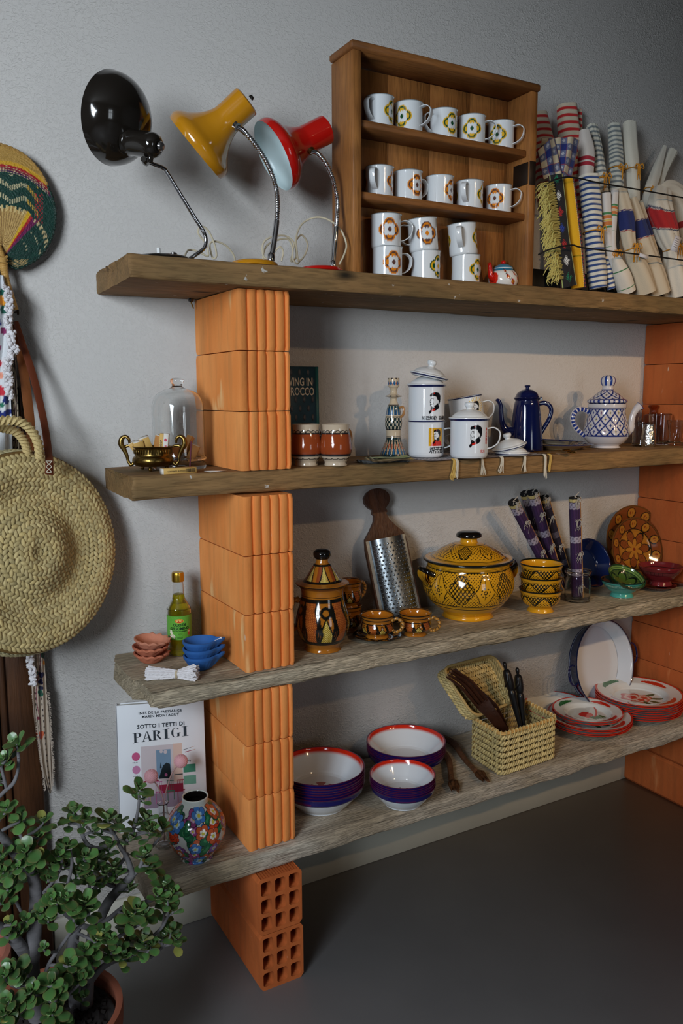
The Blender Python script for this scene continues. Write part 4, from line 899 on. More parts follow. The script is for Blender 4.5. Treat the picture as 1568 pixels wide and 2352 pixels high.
for px, lb, dg in ((703, 'banded brown and cream pottery cup touching the left pier', 140), (771, 'banded brown and cream pottery cup in front of the teal book, right of its twin', 138)):
    p = on(px, 1069, Z2)
    if ct is None:
        ct = thing('pottery_cup', lb, 'cup', p, 0, 'pair of banded pottery cups'); mb = MB(); mb.lathe(prof, 200, col=cup_paint, m=120); mb.build('body', glaze, ct)
        mb = MB(); mb.tube([(.030, 0, .074), (.045, 0, .076), (.051, 0, .060), (.046, 0, .042), (.034, 0, .036)], .0045, 12, m=30); mb.build('handle', mat('tan_glaze', (168, 120, 72), .15, coat=.4), ct)
        cc = ct
    else: cc = copy_tree(ct, loc=p, label=lb)
    cc.rotation_euler = (0, 0, hdg(p, dg)); cc.scale = (1.08, 1.08, 1.08)

# folded napkins and candlestick
def napkin(name, px, py, z, a, b, layers, col, label, edge=None):
    c = on(px, py, z); mb = MB(); n = 26; A, B = np.meshgrid(np.linspace(-1, 1, n), np.linspace(-1, 1, n))
    for k in range(layers):
        s_ = 1-.06*k; ph = k*1.7; G = np.stack([A*a*s_, B*b*s_, .0015+k*.0026+.0011*np.sin(A*4+ph)+.0011*np.sin(B*5+ph*2)+.002*(np.abs(A) > .9)], -1)
        cc = fill(A, col[k % len(col)])
        if edge: put(cc, (np.abs(B) > .86) & ((np.floor(A*18) % 2) == 0), edge)
        mb.grid(G, 0, cc); mb.grid(G-np.array([0, 0, .0018]), 0, cc*.9, flip=True)
    o = mb.build(name, clothm, loc=c); return tag(o, label, 'napkin', 'folded napkins under the candlestick')
o = napkin('folded_napkin', 880, 1061, Z2+.001, .066, .034, 2, [(28, 40, 52), (34, 48, 60)], 'dark blue folded napkin with pale stitched edge, undermost in front of the candlestick', (190, 190, 180)); o.rotation_euler = (0, 0, -.22)
o = napkin('folded_napkin', 893, 1057, Z2+.008, .058, .032, 3, [(196, 158, 50), (172, 140, 44), (122, 132, 48)], 'yellow and green folded napkins lying on the dark blue one', None); o.rotation_euler = (0, 0, -.1)
p = at(903, 1040, -.125); p.z = Z2+.004
cs = thing('candlestick', 'painted pottery candlestick with waisted stem and small side handle', 'candlestick', p, hdg(p, 62))
def cspaint(U, Z, R, inner):
    c = fill(U, (198, 180, 152)); CT, CB, CR, CD = (28, 74, 84), (44, 96, 140), (150, 62, 36), (24, 44, 46)
    put(c, (Z < .052), CD); q = (U*9/PI) % 1; zz = (Z-.008)/.040
    put(c, (Z < .050) & (Z > .006) & (np.abs(q-.5)*1.6+np.abs(zz-.5) < .62), (190, 170, 140)); put(c, (Z < .050) & (Z > .006) & (np.abs(q-.5)*1.6+np.abs(zz-.5) < .34), CR); put(c, (Z > .008) & (Z < .022) & (np.abs(q-.5) > .38), CB)
    m = (Z > .074) & (Z < .105); put(c, m, CD); put(c, m & ((np.floor(U*13/PI)+np.floor((Z-.074)/.0075)) % 2 == 0) & (((U*13/PI) % 1) < .7), (206, 192, 166))
    m = (Z > .110) & (Z < .135); q2 = (U*6/PI) % 1; put(c, m, CT); put(c, m & (np.abs(q2-.5) < (.135-Z)/.05), CB); put(c, m & (np.abs(q2-.5) > .42), (206, 192, 166)); put(c, m & (np.abs(q2-.5) < .07), (36, 30, 30))
    for z in (.054, .0725, .107, .137, .1375): put(c, np.abs(Z-z) < .0009, (30, 30, 34))
    m = (Z > .188) & (Z < .200); put(c, m & (np.abs(((U*5/PI) % 1)-.5)*1.3+np.abs((Z-.194)/.012) < .55), CB); put(c, m & (np.abs(((U*5/PI+.5) % 1)-.5)*3+np.abs((Z-.194)/.012) < .5), CR)
    put(c, (Z > .2045) & (((U*4/PI) % 1) < .4), (44, 38, 34)); put(c, (np.abs(Z-.1605) < .0018) & (((U*4/PI) % 1) < .3) & (R > .02), (44, 38, 34)); return c
mb = MB(); mb.lathe([(0, 0), (.034, 0), (.0355, .004), (.031, .018), (.022, .040), (.0195, .050), (.019, .060), (.0195, .070), (.0225, .082), (.0225, .098), (.020, .115), (.0165, .132), (.0105, .145), (.0095, .155), (.022, .1595), (.022, .1615), (.011, .166), (.0085, .176), (.012, .183), (.0148, .187), (.0152, .206), (.0135, .207), (.012, .200), (0, .196)], 180, col=cspaint, m=220); mb.build('body', glaze, cs)
mb = MB(); mb.tube([(.018, 0, .130), (.027, 0, .132), (.031, 0, .124), (.029, 0, .112), (.021, 0, .104)], [.003, .0034, .0034, .0034, .003], 10, m=24); mb.build('handle', mat('tan_glaze'), cs)

# ---------------------------------------------------------------- printed enamel mugs with lids
RIMB = (22, 34, 84)
cap_ = [(487, 530), (500, 508), (545, 492), (600, 485), (650, 502), (678, 540), (682, 585), (674, 640), (652, 678), (640, 690), (646, 650), (636, 615), (612, 600), (596, 560), (560, 545), (530, 545), (500, 558), (488, 548)]
coll = [(500, 722), (545, 735), (600, 712), (640, 690), (655, 705), (650, 735), (600, 768), (520, 792), (488, 825), (468, 818), (476, 796), (464, 790), (500, 762)]
feat = [[(505, 585), (512, 575), (540, 580), (560, 592), (540, 590), (520, 592)], [(497, 590), (506, 600), (498, 622), (488, 634), (500, 640), (506, 655), (496, 660), (500, 672), (516, 668), (530, 674), (514, 680), (500, 684), (502, 700), (520, 712), (545, 722), (560, 720), (540, 732), (505, 722), (492, 700), (492, 660), (484, 634)],
        [(560, 700), (600, 680), (632, 650), (640, 690), (600, 715), (560, 725)], [(536, 640), (546, 655), (544, 680), (538, 665)], [(520, 604), (540, 598), (556, 606), (538, 610)]]
redt = [[(513, 765), (575, 738), (578, 768), (516, 794)], [(545, 505), (556, 495), (566, 492), (562, 508), (556, 520), (549, 520)]]
def portrait(c, X, Y, ok, dark=(20, 20, 24), red=(206, 38, 28), face=None):
    """capped bust drawn in the frame of the photograph's enlargement, X Y there"""
    if face: put(c, ok & inpoly(X, Y, [(490, 540), (600, 545), (640, 610), (640, 690), (560, 740), (500, 722), (488, 640)]), face)
    for P in [cap_, coll]+feat: put(c, ok & inpoly(X, Y, P), dark)
    for P in redt: put(c, ok & inpoly(X, Y, P), red)
BR, BH = .0475, .0965
big_prof = [(0, 0), (.040, 0), (.0445, .002), (.0468, .007), (.0475, .014), (.0475, .088), (.0480, .093), (.0502, .0955), (.0498, .0968), (.0475, .095), (.0462, .09), (.046, .015), (.043, .005), (0, .003)]
def big_mug(name, loc, rz, label, paint, lid=True, extra=None, tilt=None, hand=True):
    t = thing(name, label, 'mug', loc, 0, 'blue-rimmed white enamel mugs with printed portraits')
    def f(U, Z, R, inner):
        c = fill(U, (226, 230, 234)); paint(c, wrp(U)*BR*1000, Z*1000, ~inner); put(c, R > .0484, RIMB); return c
    mb = MB(); mb.lathe(big_prof, 420, col=f, m=230, smooth=False, mi=0)
    if extra: extra(mb)
    mb.build('body', [enam, mat('black_print', (20, 20, 24), .3), mat('red_print', (200, 44, 36), .3)], t)
    if hand:
        mb = MB(); handle(mb, .0475, .026, .074, .030, .009, .002); M_ = RZ(math.radians(88)); mb.V = [v@np.array(M_)[:3, :3].T for v in mb.V]; mb.build('handle', M_wht, t)
    t.rotation_euler = (0, 0, rz)
    if tilt: t.rotation_euler = (Matrix.Rotation(tilt[0], 4, R_)@Matrix.Rotation(tilt[1], 4, F_)@RZ(rz)).to_euler()
    return t
lidproto = []
def lid(loc, label, tilt=None, s_=1., group='white enamel lids with a blue edge'):
    if not lidproto:
        t = thing('enamel_cover', label, 'lid', loc, 0, group)
        mb = MB(); mb.lathe([(.046, -.004), (.0485, -.0015), (.0505, -.0005), (.0520, .0015), (.0515, .0045), (.0470, .0060), (.0440, .0068), (.041, .0105), (.030, .0185), (.016, .0235), (.010, .0250), (.0085, .027), (.0085, .030)], 96, m=70, col=lambda U, Z, R, i: np.where(((Z < .0016) & (R > .0484))[..., None], np.array(S(*RIMB)), np.array(S(228, 231, 232)))); mb.build('cover', enam, t)
        mb = MB(); mb.lathe([(.0085, .029), (.0105, .031), (.0125, .035), (.012, .040), (.008, .0425), (0, .043)], 40, m=24); mb.build('knob', M_wht, t); lidproto.append(t)
    else: t = copy_tree(lidproto[0], loc=loc, label=label)
    t.scale = (s_,)*3; t['group'] = group
    if tilt: t.rotation_euler = (Matrix.Rotation(tilt[0], 4, R_)@Matrix.Rotation(tilt[1], 4, F_)).to_euler()
    else: t.rotation_euler = (0, 0, 0)
    return t
def lid_part(mug, z):
    l0 = lid((0, 0, -3), 'x') if not lidproto else lidproto[0]
    c = l0.children[0] if 'cover' in l0.children[0].name else l0.children[1]; k = [q for q in l0.children if q is not c][0]
    cc = c.copy(); cc.name = 'lid'; COL.objects.link(cc); cc.parent = mug; cc.location = (0, 0, z); kk = k.copy(); COL.objects.link(kk); kk.parent = cc; kk.location = (0, 0, 0)
p = on(1176, 1042, Z2+.0055)
lid(p, 'white enamel lid lying flat on the runner beside the blue coffee pot', s_=.93)
p = on(978, 1049, Z2+.003)
sc_ = 17.2/168.                                                   # mm on the mug to a unit of the enlargement
fr = lambda dx, z0, s_, cx=575, cy=655: (lambda c, X, Z, ok: portrait(c, (X-dx)/s_+cx, cy-(Z-z0)/s_, ok))
txt_blk = lambda s, z, x0, size, sx=.8: (lambda mb: mb.text(s, size, 1, wrap=(BR+.0002, x0/BR, z), sx=sx, bold=.0002))
def pt1(c, X, Z, ok):
    put(c, ok & (X > 3) & (X < 46) & (Z > 31) & (Z < 79), (224, 172, 36))
    an = np.arctan2(Z-38, X-26); put(c, ok & (X > 3) & (X < 46) & (Z > 40) & (Z < 79) & ((an*10 % 1) < .4), (200, 142, 24))
    put(c, ok & inpoly(X, Z, [(8, 31), (12, 41), (22, 46), (36, 46), (42, 41), (46, 31)]), (206, 38, 28))
    portrait(c, (X-27)/.115+575, 655-(Z-56)/.115, ok, face=(226, 230, 234))
def brush(mb, s, size, z, x0, mi=1, sx=.8):
    mb.text(s, size, mi, wrap=(BR+.0002, x0/BR, z), sx=sx, bold=.0003, shear=.25)
U0 = math.radians(4)
m1 = big_mug('portrait_mug', p, facing(p)+U0, 'white enamel mug with a yellow-framed portrait, bottom one of the left mug stack', pt1, extra=lambda mb: brush(mb, '艰苦奋斗', .0190, .019, .034))
p2 = p.copy(); p2.z += .0915
m2 = big_mug('portrait_mug', p2, facing(p)+U0, 'white enamel mug with capped portrait and a line of black characters, top of the stack', lambda c, X, Z, ok: portrait(c, (X-20)/.165+575, 655-(Z-52)/.165, ok), hand=False, extra=lambda mb: mb.text('知己知彼  百战不殆', .0108, 1, wrap=(BR+.0002, .028/BR, .0125), sx=.95, bold=.0003))
lid_part(m2, .0975)
l2 = lid(p2+R_*.006+Vector((0, 0, .1215)), 'white enamel lid lying askew on top of the lidded mug stack', tilt=(.02, math.radians(12)))
p = on(1076, 1051, Z2+.003)
def red3(mb):
    mb.text('为\n人\n民\n服\n务', .0085, 2, wrap=(BR+.0002, .054/BR, .056), bold=.0001); mb.text('东', .009, 2, wrap=(BR+.0002, .036/BR, .018)); mb.text('方', .009, 2, wrap=(BR+.0002, .044/BR, .018))
m3 = big_mug('portrait_mug', p, facing(p)-math.radians(3), 'white lidded enamel mug with a capped portrait, standing alone in front', lambda c, X, Z, ok: portrait(c, (X-20)/.165+575, 655-(Z-56)/.165, ok), extra=red3)
m3.scale = (1.04,)*3
lid_part(m3, .0973)
p = at(1078, 1040, -.10); p.z = Z2+.034
def pt4(c, X, Z, ok):
    an = np.arctan2(Z-66, X-26); r = np.hypot(X-26, Z-66); put(c, ok & (r > 10) & (r < 27) & ((an*24/2/PI % 1) < .4), (230, 196, 90)); portrait(c, (X-26)/.105+575, 655-(Z-64)/.105, ok)
p4_ = at(1078, 960, -.10); p4_.z = Z2+.066
m4 = big_mug('portrait_mug', p4_, facing(p4_)+math.radians(6), 'tilted open white enamel mug with small rayed portrait and red characters, behind the lidded one', pt4, tilt=(0, math.radians(-9)), extra=lambda mb: (mb.text('毛主席是我们', .0100, 2, wrap=(BR+.0002, .034/BR, .033), bold=.0003), mb.text('心中的红太阳', .0100, 2, wrap=(BR+.0002, .034/BR, .023), bold=.0003)))
p5 = at(1075, 1040, -.10); p5.z = Z2+.003
m5 = big_mug('enamel_mug', p5, facing(p5)+2.6, 'plain white enamel mug hidden behind the lidded one, carrying the tilted mug', lambda c, X, Z, ok: None); m5.scale = (1, 1, .65); m5['group'] = 'blue-rimmed white enamel mugs with printed portraits'
# runner cloth with tassels under the mugs
c0 = on(1125, 1048, Z2)
mb = MB(); n = 40; A, B = np.meshgrid(np.linspace(-1, 1, 60), np.linspace(0, 1, 30)); 
x0, x1 = at(985, 1060, -.262).x, at(1262, 1040, -.262).x
G = np.stack([x0+(x1-x0)*(A+1)/2, -.263+.235*B, Z2+.0012+.0008*np.sin(A*9+B*7)+.0005], -1)
cc = fill(A, (150, 96, 60)); put(cc, B > .03, (62, 50, 62)); put(cc, (B > .05) & ((np.floor(B*30)+np.floor(A*40)) % 2 == 0), (150, 140, 140))
mb.grid(G, 0, cc); mb.grid(G-np.array([0, 0, .0012]), 0, cc, flip=True)
rn = thing('table_runner', 'woven runner with cream tassels under the printed mugs, hanging over the beam edge', 'cloth', (x0, -.262, Z2)); mb.build('cloth', clothm, rn, world=True)
tas = [(1042, 1062, 48, 1), (1048, 1064, 46, 0), (1106, 1056, 40, 0), (1152, 1052, 38, 0), (1204, 1050, 40, 0), (1250, 1048, 58, 0), (1262, 1046, 44, 1)]
for i, (px, py, ln, kk) in enumerate(tas):
    mb = MB(); t0 = at(px, py-10, -.2655); t0.z = Z2+.001
    for k in range(12):
        a = t0+Vector((random.uniform(-.003, .003), random.uniform(-.001, .002), 0)); sw = random.uniform(-.007, .007)+(i % 3-1)*.004
        mb.tube([a+Vector((0, .006, .001)), a+Vector((0, -.003, -.002)), a+Vector((sw*.3, -.004, -.018)), a+Vector((sw*.8, -.003, -ln*.0011*.7)), a+Vector((sw*1.2, -.003, -ln*.0011*random.uniform(.85, 1.05)))], [.0013, .0013, .0011, .001, .0008], 5, m=14)
    mb.build('tassel', mat('cream_thread', (206, 196, 176), .9) if not kk else mat('yellow_thread', (206, 170, 90), .9), rn, world=True)

# loose lids, coffee pot, spoons, plates, teapot, glasses
p = on(1176, 1042, Z2+.0055)
lid(p+R_*-.007+F_*.004+Vector((0, 0, .018)), 'white enamel lid leaning askew on the lid beside the coffee pot', tilt=(.05, math.radians(-14)), s_=.93)
navy = mat('navy_enamel', (14, 22, 66), .08, coat=.8)
p = at(1207, 1030, -.105); p.z = Z2
cp_ = thing('coffee_pot', 'tall navy blue enamel coffee pot with domed lid and swan neck spout', 'coffee pot', p, math.atan2(RT.y, RT.x)+.1)
mb = MB(); mb.lathe([(0, 0), (.049, 0), (.0505, .003), (.0505, .008), (.048, .04), (.043, .09), (.038, .135), (.0345, .150), (.037, .153), (.036, .155), (0, .155)], 96, m=80); mb.build('body', navy, cp_)
mb = MB(); mb.lathe([(.0385, .155), (.0395, .157), (.037, .159), (.034, .163), (.029, .172), (.018, .180), (.007, .1835), (.0055, .188), (.0085, .191), (.008, .194), (0, .195)], 80, m=50); mb.box(.036, .046, -.005, .005, .150, .160, bev=.002); mb.build('lid', navy, cp_)
mb = MB(); mb.tube([(-.044, 0, .058), (-.062, 0, .062), (-.074, 0, .082), (-.078, 0, .110), (-.080, 0, .135), (-.088, 0, .150), (-.094, 0, .148)], [.016, .013, .0095, .0075, .0065, .006, .0045], 16, m=50); mb.build('spout', navy, cp_)
mb = MB(); mb.tube([(.036, 0, .140), (.055, 0, .142), (.071, 0, .132), (.075, 0, .115), (.068, 0, .092), (.054, 0, .068), (.045, 0, .052)], .0065, 12, m=50, flat=.5, up=(0, 1, 0)); mb.build('handle', navy, cp_)
gold = mat('gold_plate', (206, 170, 100), .18, 1)
for i, (px, py, dx, lb) in enumerate(((1292, 1036, 0, 'tarnished metal spoon with its bowl to the right, upper of two'), (1302, 1041, .006, 'tarnished metal spoon with its bowl to the right, lower of two'))):
    c = on(px, py, Z2+.003); mb = MB()
    mb.tube([c-R_*.085+F_*.004*i, c-R_*.04, c-R_*.012+Vector((0, 0, .003)), c-R_*.004], [.0028, .0016, .0016, .003], 8, m=20, flat=.6)
    G = np.array([[[c.x, c.y, c.z]]]); th = np.linspace(0, 2*PI, 20, endpoint=False)
    rings = []
    for k in range(6):
        q = k/5; rings.append([tuple(c+R_*(.012+.0145*q*math.cos(a))+F_*(.0095*q*math.sin(a))+Vector((0, 0, .0045*q*q))) for a in th])
    mb.grid(np.array(rings), 0, closed=True); rr = np.array(rings)-np.array([0, 0, .001]); mb.grid(rr, 0, closed=True, flip=True)
    tag(mb.build('spoon', gold, world=True, loc=c), lb, 'spoon', 'pair of metal spoons')
def plate(name, loc, r, h, paint, label, group, tilt=None, m=None, n=240, lip=.0, rings=90, cat='plate'):
    pr = [(0, .001), (r*.45, .001), (r*.5, 0), (r*.56, .001), (r*.66, h*.35), (r*.97, h*.92), (r, h), (r*.985, h*1.05), (r*.96, h), (r*.68, h*.45), (r*.58, .0045), (r*.5, .004), (0, .004)]
    mb = MB(); mb.lathe(pr, n, col=paint, m=rings); o = mb.build(name, m or glaze, loc=loc)
    if tilt: o.rotation_euler = tilt
    return tag(o, label, cat, group)
def bwpaint(U, Z, R, inner):
    c = fill(U, (196, 186, 164)); t = R/.085; q = (U*7/PI) % 1
    put(c, inner & (t > .55) & (np.abs(q-.5) < (t-.5)*.9), (28, 46, 104)); put(c, inner & (t > .6) & (np.abs(q-.5) < (t-.62)*.5), (196, 186, 164)); put(c, inner & (t > .7) & (np.abs(q-.5) < .05), (130, 50, 54)); put(c, inner & (t > .66) & (np.abs(q-.0) < .08), (60, 90, 130))
    for a in (.52, .93): put(c, inner & (np.abs(t-a) < .018), (26, 40, 96))
    put(c, t > .965, (26, 40, 96)); put(c, inner & (t < .5) & (((U*4/PI+t*3) % 1) < .4), (28, 46, 104)); return c
p = on(1318, 1034, Z2); p.y = min(p.y+.05, -.10)
plate('painted_plate', p, .094, .016, lambda U, Z, R, i: np.where((i | (R > .088))[..., None], bwpaint(U, Z, R*.9, i), np.array(S(190, 160, 118))), 'wide blue patterned plate, undermost under the teapot', 'blue patterned plates')
plate('painted_plate', p+R_*-.022+Vector((0, 0, .015)), .088, .014, bwpaint, 'blue patterned plate leaning on the wider one beside the teapot', 'blue patterned plates', tilt=(0, math.radians(4), 0))
# blue and white teapot
p = at(1390, 1020, -.13); p.z = Z2
bt = thing('painted_teapot', 'white pottery teapot with blue fish-scale pattern and round knob', 'teapot', p, math.atan2(RT.y, RT.x)); bt.scale = (1.12,)*3
WB = (206, 200, 200)
def scales(c, a, b, ok, wa, wb):
    B = b/wb; w = a/wa; p1 = w+B; p2_ = w-B
    i1 = np.floor(p1).astype(int); i2 = np.floor(p2_).astype(int); f1, f2 = p1 % 1, p2_ % 1; d = np.minimum(np.minimum(f1, 1-f1), np.minimum(f2, 1-f2)); x, y = (f1+f2-1), (f1-f2)
    k = (i1*2+i2) % 5
    for j, col in enumerate(((206, 186, 70), (40, 60, 130), (150, 50, 80), (206, 186, 70), (44, 64, 140))):
        m = ok & (k == j); put(c, m & (np.abs(x)*2.6+np.abs(y)*1.1 < .42), col); put(c, m & (np.abs(x)*1.0+np.abs(y)*3.2 < .34), (40, 56, 120))
    put(c, ok & (d < .085), (28, 44, 112)); put(c, ok & (d > .115) & (d < .14), (150, 160, 190))
def btp(U, Z, R, inner):
    c = fill(U, WB); scales(c, U*.055, Z-.030-.0*U, (Z > .034) & (Z < .107), 2*PI*.055/13*1., .034)
    for z, w in ((.034, .0016), (.038, .0005), (.108, .0016), (.112, .001), (.1235, .0009)): put(c, np.abs(Z-z) < w, (28, 44, 112))
    return c
mb = MB(); mb.lathe([(0, 0), (.038, 0), (.039, .004), (.037, .007), (.050, .016), (.060, .030), (.0625, .042), (.059, .060), (.0535, .080), (.050, .098), (.0495, .108), (.0515, .112), (.0520, .122), (.050, .124), (.047, .123), (.045, .11), (0, .105)], 300, col=btp, m=200); mb.build('body', glaze, bt)
def btl(U, Z, R, inner):
    c = fill(U, WB); scales(c, U*.03, Z, (Z > .136) & (Z < .160), 2*PI*.03/8, .021); put(c, (Z < .1335) & (((U*12/PI) % 1) < .4), (44, 60, 130))
    for z in (.1345, .161): put(c, np.abs(Z-z) < .001, (28, 44, 112))
    put(c, (Z > .172) & (((U*4/PI) % 1) < .42), (40, 66, 140)); return c
mb = MB(); mb.lathe([(.046, .124), (.0535, .1265), (.0545, .130), (.052, .134), (.044, .139), (.030, .151), (.018, .160), (.0155, .165), (.0150, .171), (.018, .176), (.0205, .185), (.0185, .194), (.010, .2005), (0, .202)], 240, col=btl, m=130); mb.build('lid', glaze, bt)
def dots(U, Sg):
    c = fill(U, WB); put(c, (np.abs(wrp(U-PI/2)) < 1.0) & (np.abs((Sg*13 % 1)-.5) < .33), (28, 50, 124)); put(c, (np.abs(wrp(U+PI/2)) < 1.0) & (np.abs((Sg*13 % 1)-.5) < .33), (28, 50, 124)); return c
mb = MB(); mb.tube([(-.049, 0, .098), (-.062, 0, .106), (-.080, 0, .107), (-.093, 0, .094), (-.094, 0, .074), (-.082, 0, .052), (-.066, 0, .038), (-.058, 0, .034)], [.008, .0075, .0075, .0075, .0075, .0075, .0075, .008], 24, m=120, col=dots); mb.build('handle', glaze, bt)
def spd(U, Sg):
    c = fill(U, WB); put(c, (np.abs(wrp(U-0)) < .7) & (np.abs((Sg*9 % 1)-.5) < .36), (28, 50, 124)); put(c, Sg > .98, (28, 50, 124)); return c
mb = MB(); mb.tube([(.050, 0, .040), (.066, 0, .052), (.070, 0, .072), (.074, 0, .092), (.083, 0, .108), (.093, 0, .117)], [.014, .0125, .0095, .0085, .010, .0125], 28, m=90, col=spd, up=(1, 0, 0)); mb.build('spout', glaze, bt)
# glasses at the right end
def tumbler(px, py, r, h, prof_, label, m=glass, y=None):
    p = at(px, py, y) if y is not None else on(px, py, Z2); p.z = Z2
    mb = MB(); mb.lathe([(a*r, b*h) for a, b in prof_], 64, m=60); return tag(mb.build('drinking_glass', m, loc=p), label, 'glass', 'glasses at the right end of the second board')
hour = [(0, 0), (.82, 0), (.88, .03), (.84, .12), (.74, .3), (.72, .45), (.82, .7), (.98, .98), (1, 1), (.96, 1), (.78, .7), (.68, .45), (.70, .3), (.78, .12), (0, .07)]
strt = [(0, 0), (.9, 0), (.98, .03), (.98, .10), (.93, .3), (1, 1), (.96, 1), (.88, .3), (.88, .1), (0, .06)]
silver = mat('crackled_silver_glass', (205, 205, 200), .16, 1, bump=(90, 1.))
tumbler(1488, 1024, .023, .072, [(0, 0), (.8, 0), (.95, .05), (1, .2), (.95, .5), (.8, .9), (.82, 1), (.76, 1), (.85, .5), (0, .05)], 'small silvered crackle glass, leftmost beside the teapot', silver, y=-.18)
tumbler(1472, 1020, .030, .075, strt, 'clear conical glass tumbler behind the silvered one', y=-.14)
tumbler(1513, 1016, .036, .102, strt, 'tall clear glass tumbler with raised lettering, middle of the glasses', y=-.13)
tumbler(1550, 1022, .030, .082, hour, 'waisted clear tea glass at the right picture edge', y=-.175)
p = at(1497, 1000, -.07); p.z = Z2
mb = MB(); mb.lathe([(0, 0), (.030, 0), (.031, .004), (.031, .085), (.026, .098), (.013, .104), (.0125, .118), (.016, .122), (.016, .130), (0, .131)], 48, m=50); tag(mb.build('glass_bottle', mat('amber_glass', (150, 62, 26), .05, trans=.7), loc=p), 'amber brown stoppered bottle behind the clear glasses', 'bottle')

# ================================================================== THIRD BOARD
terra = mat('raw_terracotta', (190, 106, 76), .85, bump=(120, .3), var=(18, .5, (206, 132, 102)))
bluec = mat('blue_painted_clay', (44, 100, 170), .75, bump=(90, .25), var=(14, .5, (30, 84, 150)))
def diya(mb, r, h, kind, seed=0):
    rnd = random.Random(seed); n = 72; m = 26
    P = catmull([(0, 0), (r*.45, 0), (r*.6, h*.12), (r*.86, h*.6), (r, h*.86), (r*1.0, h), (r*.93, h*1.02), (r*.86, h*.9), (r*.6, h*.35), (0, h*.22)], m)
    u = np.linspace(-PI, PI, n, endpoint=False); U, R = np.meshgrid(u, P[:, 0]); Z = np.repeat(P[:, 1:2], n, 1); t = R/r
    if kind == 'spout':     # pinched lip to +X
        k = np.exp(-(U/.26)**2)*np.clip((t-.5)*2, 0, 1); R = R+k*r*.42; Z = Z+k*h*.10*(Z > h*.5)
        R = R*(1+.018*np.sin(U*22)*(Z < h*.72)*(Z > .05*h)*(np.arange(m)[:, None] < m*.5))
    else:                   # leaf shaped, crimped rim
        k = np.clip(np.cos(U*.5)**6, 0, 1)*np.clip((t-.4)*1.6, 0, 1); R = R*(1+.16*k); fr = (np.abs(U) < 2.0)
        R = R*(1+.05*np.sin(U*13+seed)*np.clip((t-.7)*3.3, 0, 1)*fr); Z = Z+h*.10*np.sin(U*13+1+seed)*np.clip((t-.8)*5, 0, 1)*fr
        R = R*(1-.010*np.abs(np.sin(U*20))*(t < .9))
    mb.grid(np.stack([R*np.cos(U), R*np.sin(U), Z], -1), closed=True)
c = on(345, 1512, Z3+.001); c = on(345, 1519, Z3+.001)
lbs = ['terracotta leaf-shaped oil lamp, lowest of the three stacked', 'terracotta leaf-shaped oil lamp, middle of the three stacked', 'terracotta leaf-shaped oil lamp, paler, topmost of the three stacked']
for k in range(3):
    mb = MB(); diya(mb, .040, .024, 'leaf', k); o = mb.build('clay_lamp', terra if k < 2 else mat('pale_terracotta', (204, 134, 106), .85, bump=(120, .3)), loc=c+Vector((random.uniform(-.002, .002), 0, k*.0165)))
    o.rotation_euler = (0, .10 if k == 2 else .03, math.atan2(RT.y, RT.x)-.35+k*.12); tag(o, lbs[k], 'oil lamp', 'terracotta oil lamps stacked at the board end')
c = on(462, 1535, Z3+.001)
for k in range(3):
    mb = MB(); diya(mb, .0405-.0008*(k == 0), .034, 'spout', k); o = mb.build('clay_lamp', bluec, loc=c+Vector((0, 0, k*.0175)))
    o.rotation_euler = (0, -.02, math.atan2(RT.y, RT.x)+.12-k*.02); tag(o, ['blue clay oil lamp, lowest of the three, ribbed foot showing', 'blue clay oil lamp, middle of the three', 'blue clay oil lamp on top of the stack, holding a white wick'][k], 'oil lamp', 'blue oil lamps stacked beside the brick')
c3 = c+Vector((0, 0, .035))
wick = mat('white_cotton', (226, 222, 224), .95, bump=(260, .5)); tw = lambda a, t: 1+.18*np.sin(2*a+60*t)
mb = MB(); mb.tube([c3+R_*-.008+Vector((0, 0, -.008+.010)), c3+R_*.014+Vector((0, 0, .012)), c3+R_*.030+Vector((0, 0, .026)), c3+R_*.050+Vector((0, 0, .038))], .0030, 12, m=60, shape=tw); tag(mb.build('wick', wick, world=True, loc=c3), 'single white twisted wick lying in the top blue lamp', 'wick')
# bundle of cotton wicks
a_, b_ = on(335, 1548, Z3+.012), on(452, 1548, Z3+.013); ax_ = (b_-a_); L_ = ax_.length; ax_.normalize(); sd = Vector((-ax_.y, ax_.x, 0)); mb = MB()
for k in range(120):
    an = random.uniform(0, 2*PI); q = math.sqrt(random.random()); e0, e1 = random.uniform(0, .06)*L_, random.uniform(.93, 1.03)*L_
    pts = []
    for s_, rr in ((0, .0165), (.25, .013), (.5, .0105), (.60, .0075), (.70, .0105), (.85, .0155), (1, .0215)):
        rr *= q; l = e0+(e1-e0)*s_; pts.append(a_+ax_*l+sd*(rr*1.15*math.cos(an))+Vector((0, 0, max(rr*math.sin(an), -.0095)+random.uniform(-.0008, .0008))))
    mb.tube(pts, .0021, 6, m=22, shape=tw)
bd = thing('wick_bundle', 'bundle of white cotton wicks tied in the middle, lying at the front of the board', 'wicks', (a_+b_)/2); mb.build('cotton_strands', wick, bd, world=True)
mb = MB(); cc_ = a_+ax_*(L_*.60)
for q in (0, .0025): mb.tube([cc_+ax_*q+sd*(.0105*math.cos(a))+Vector((0, 0, .0088*math.sin(a))) for a in np.linspace(0, 2*PI, 24)], .0011, 6)
mb.build('string_tie', mat('beige_string', (206, 190, 160), .9), bd, world=True)
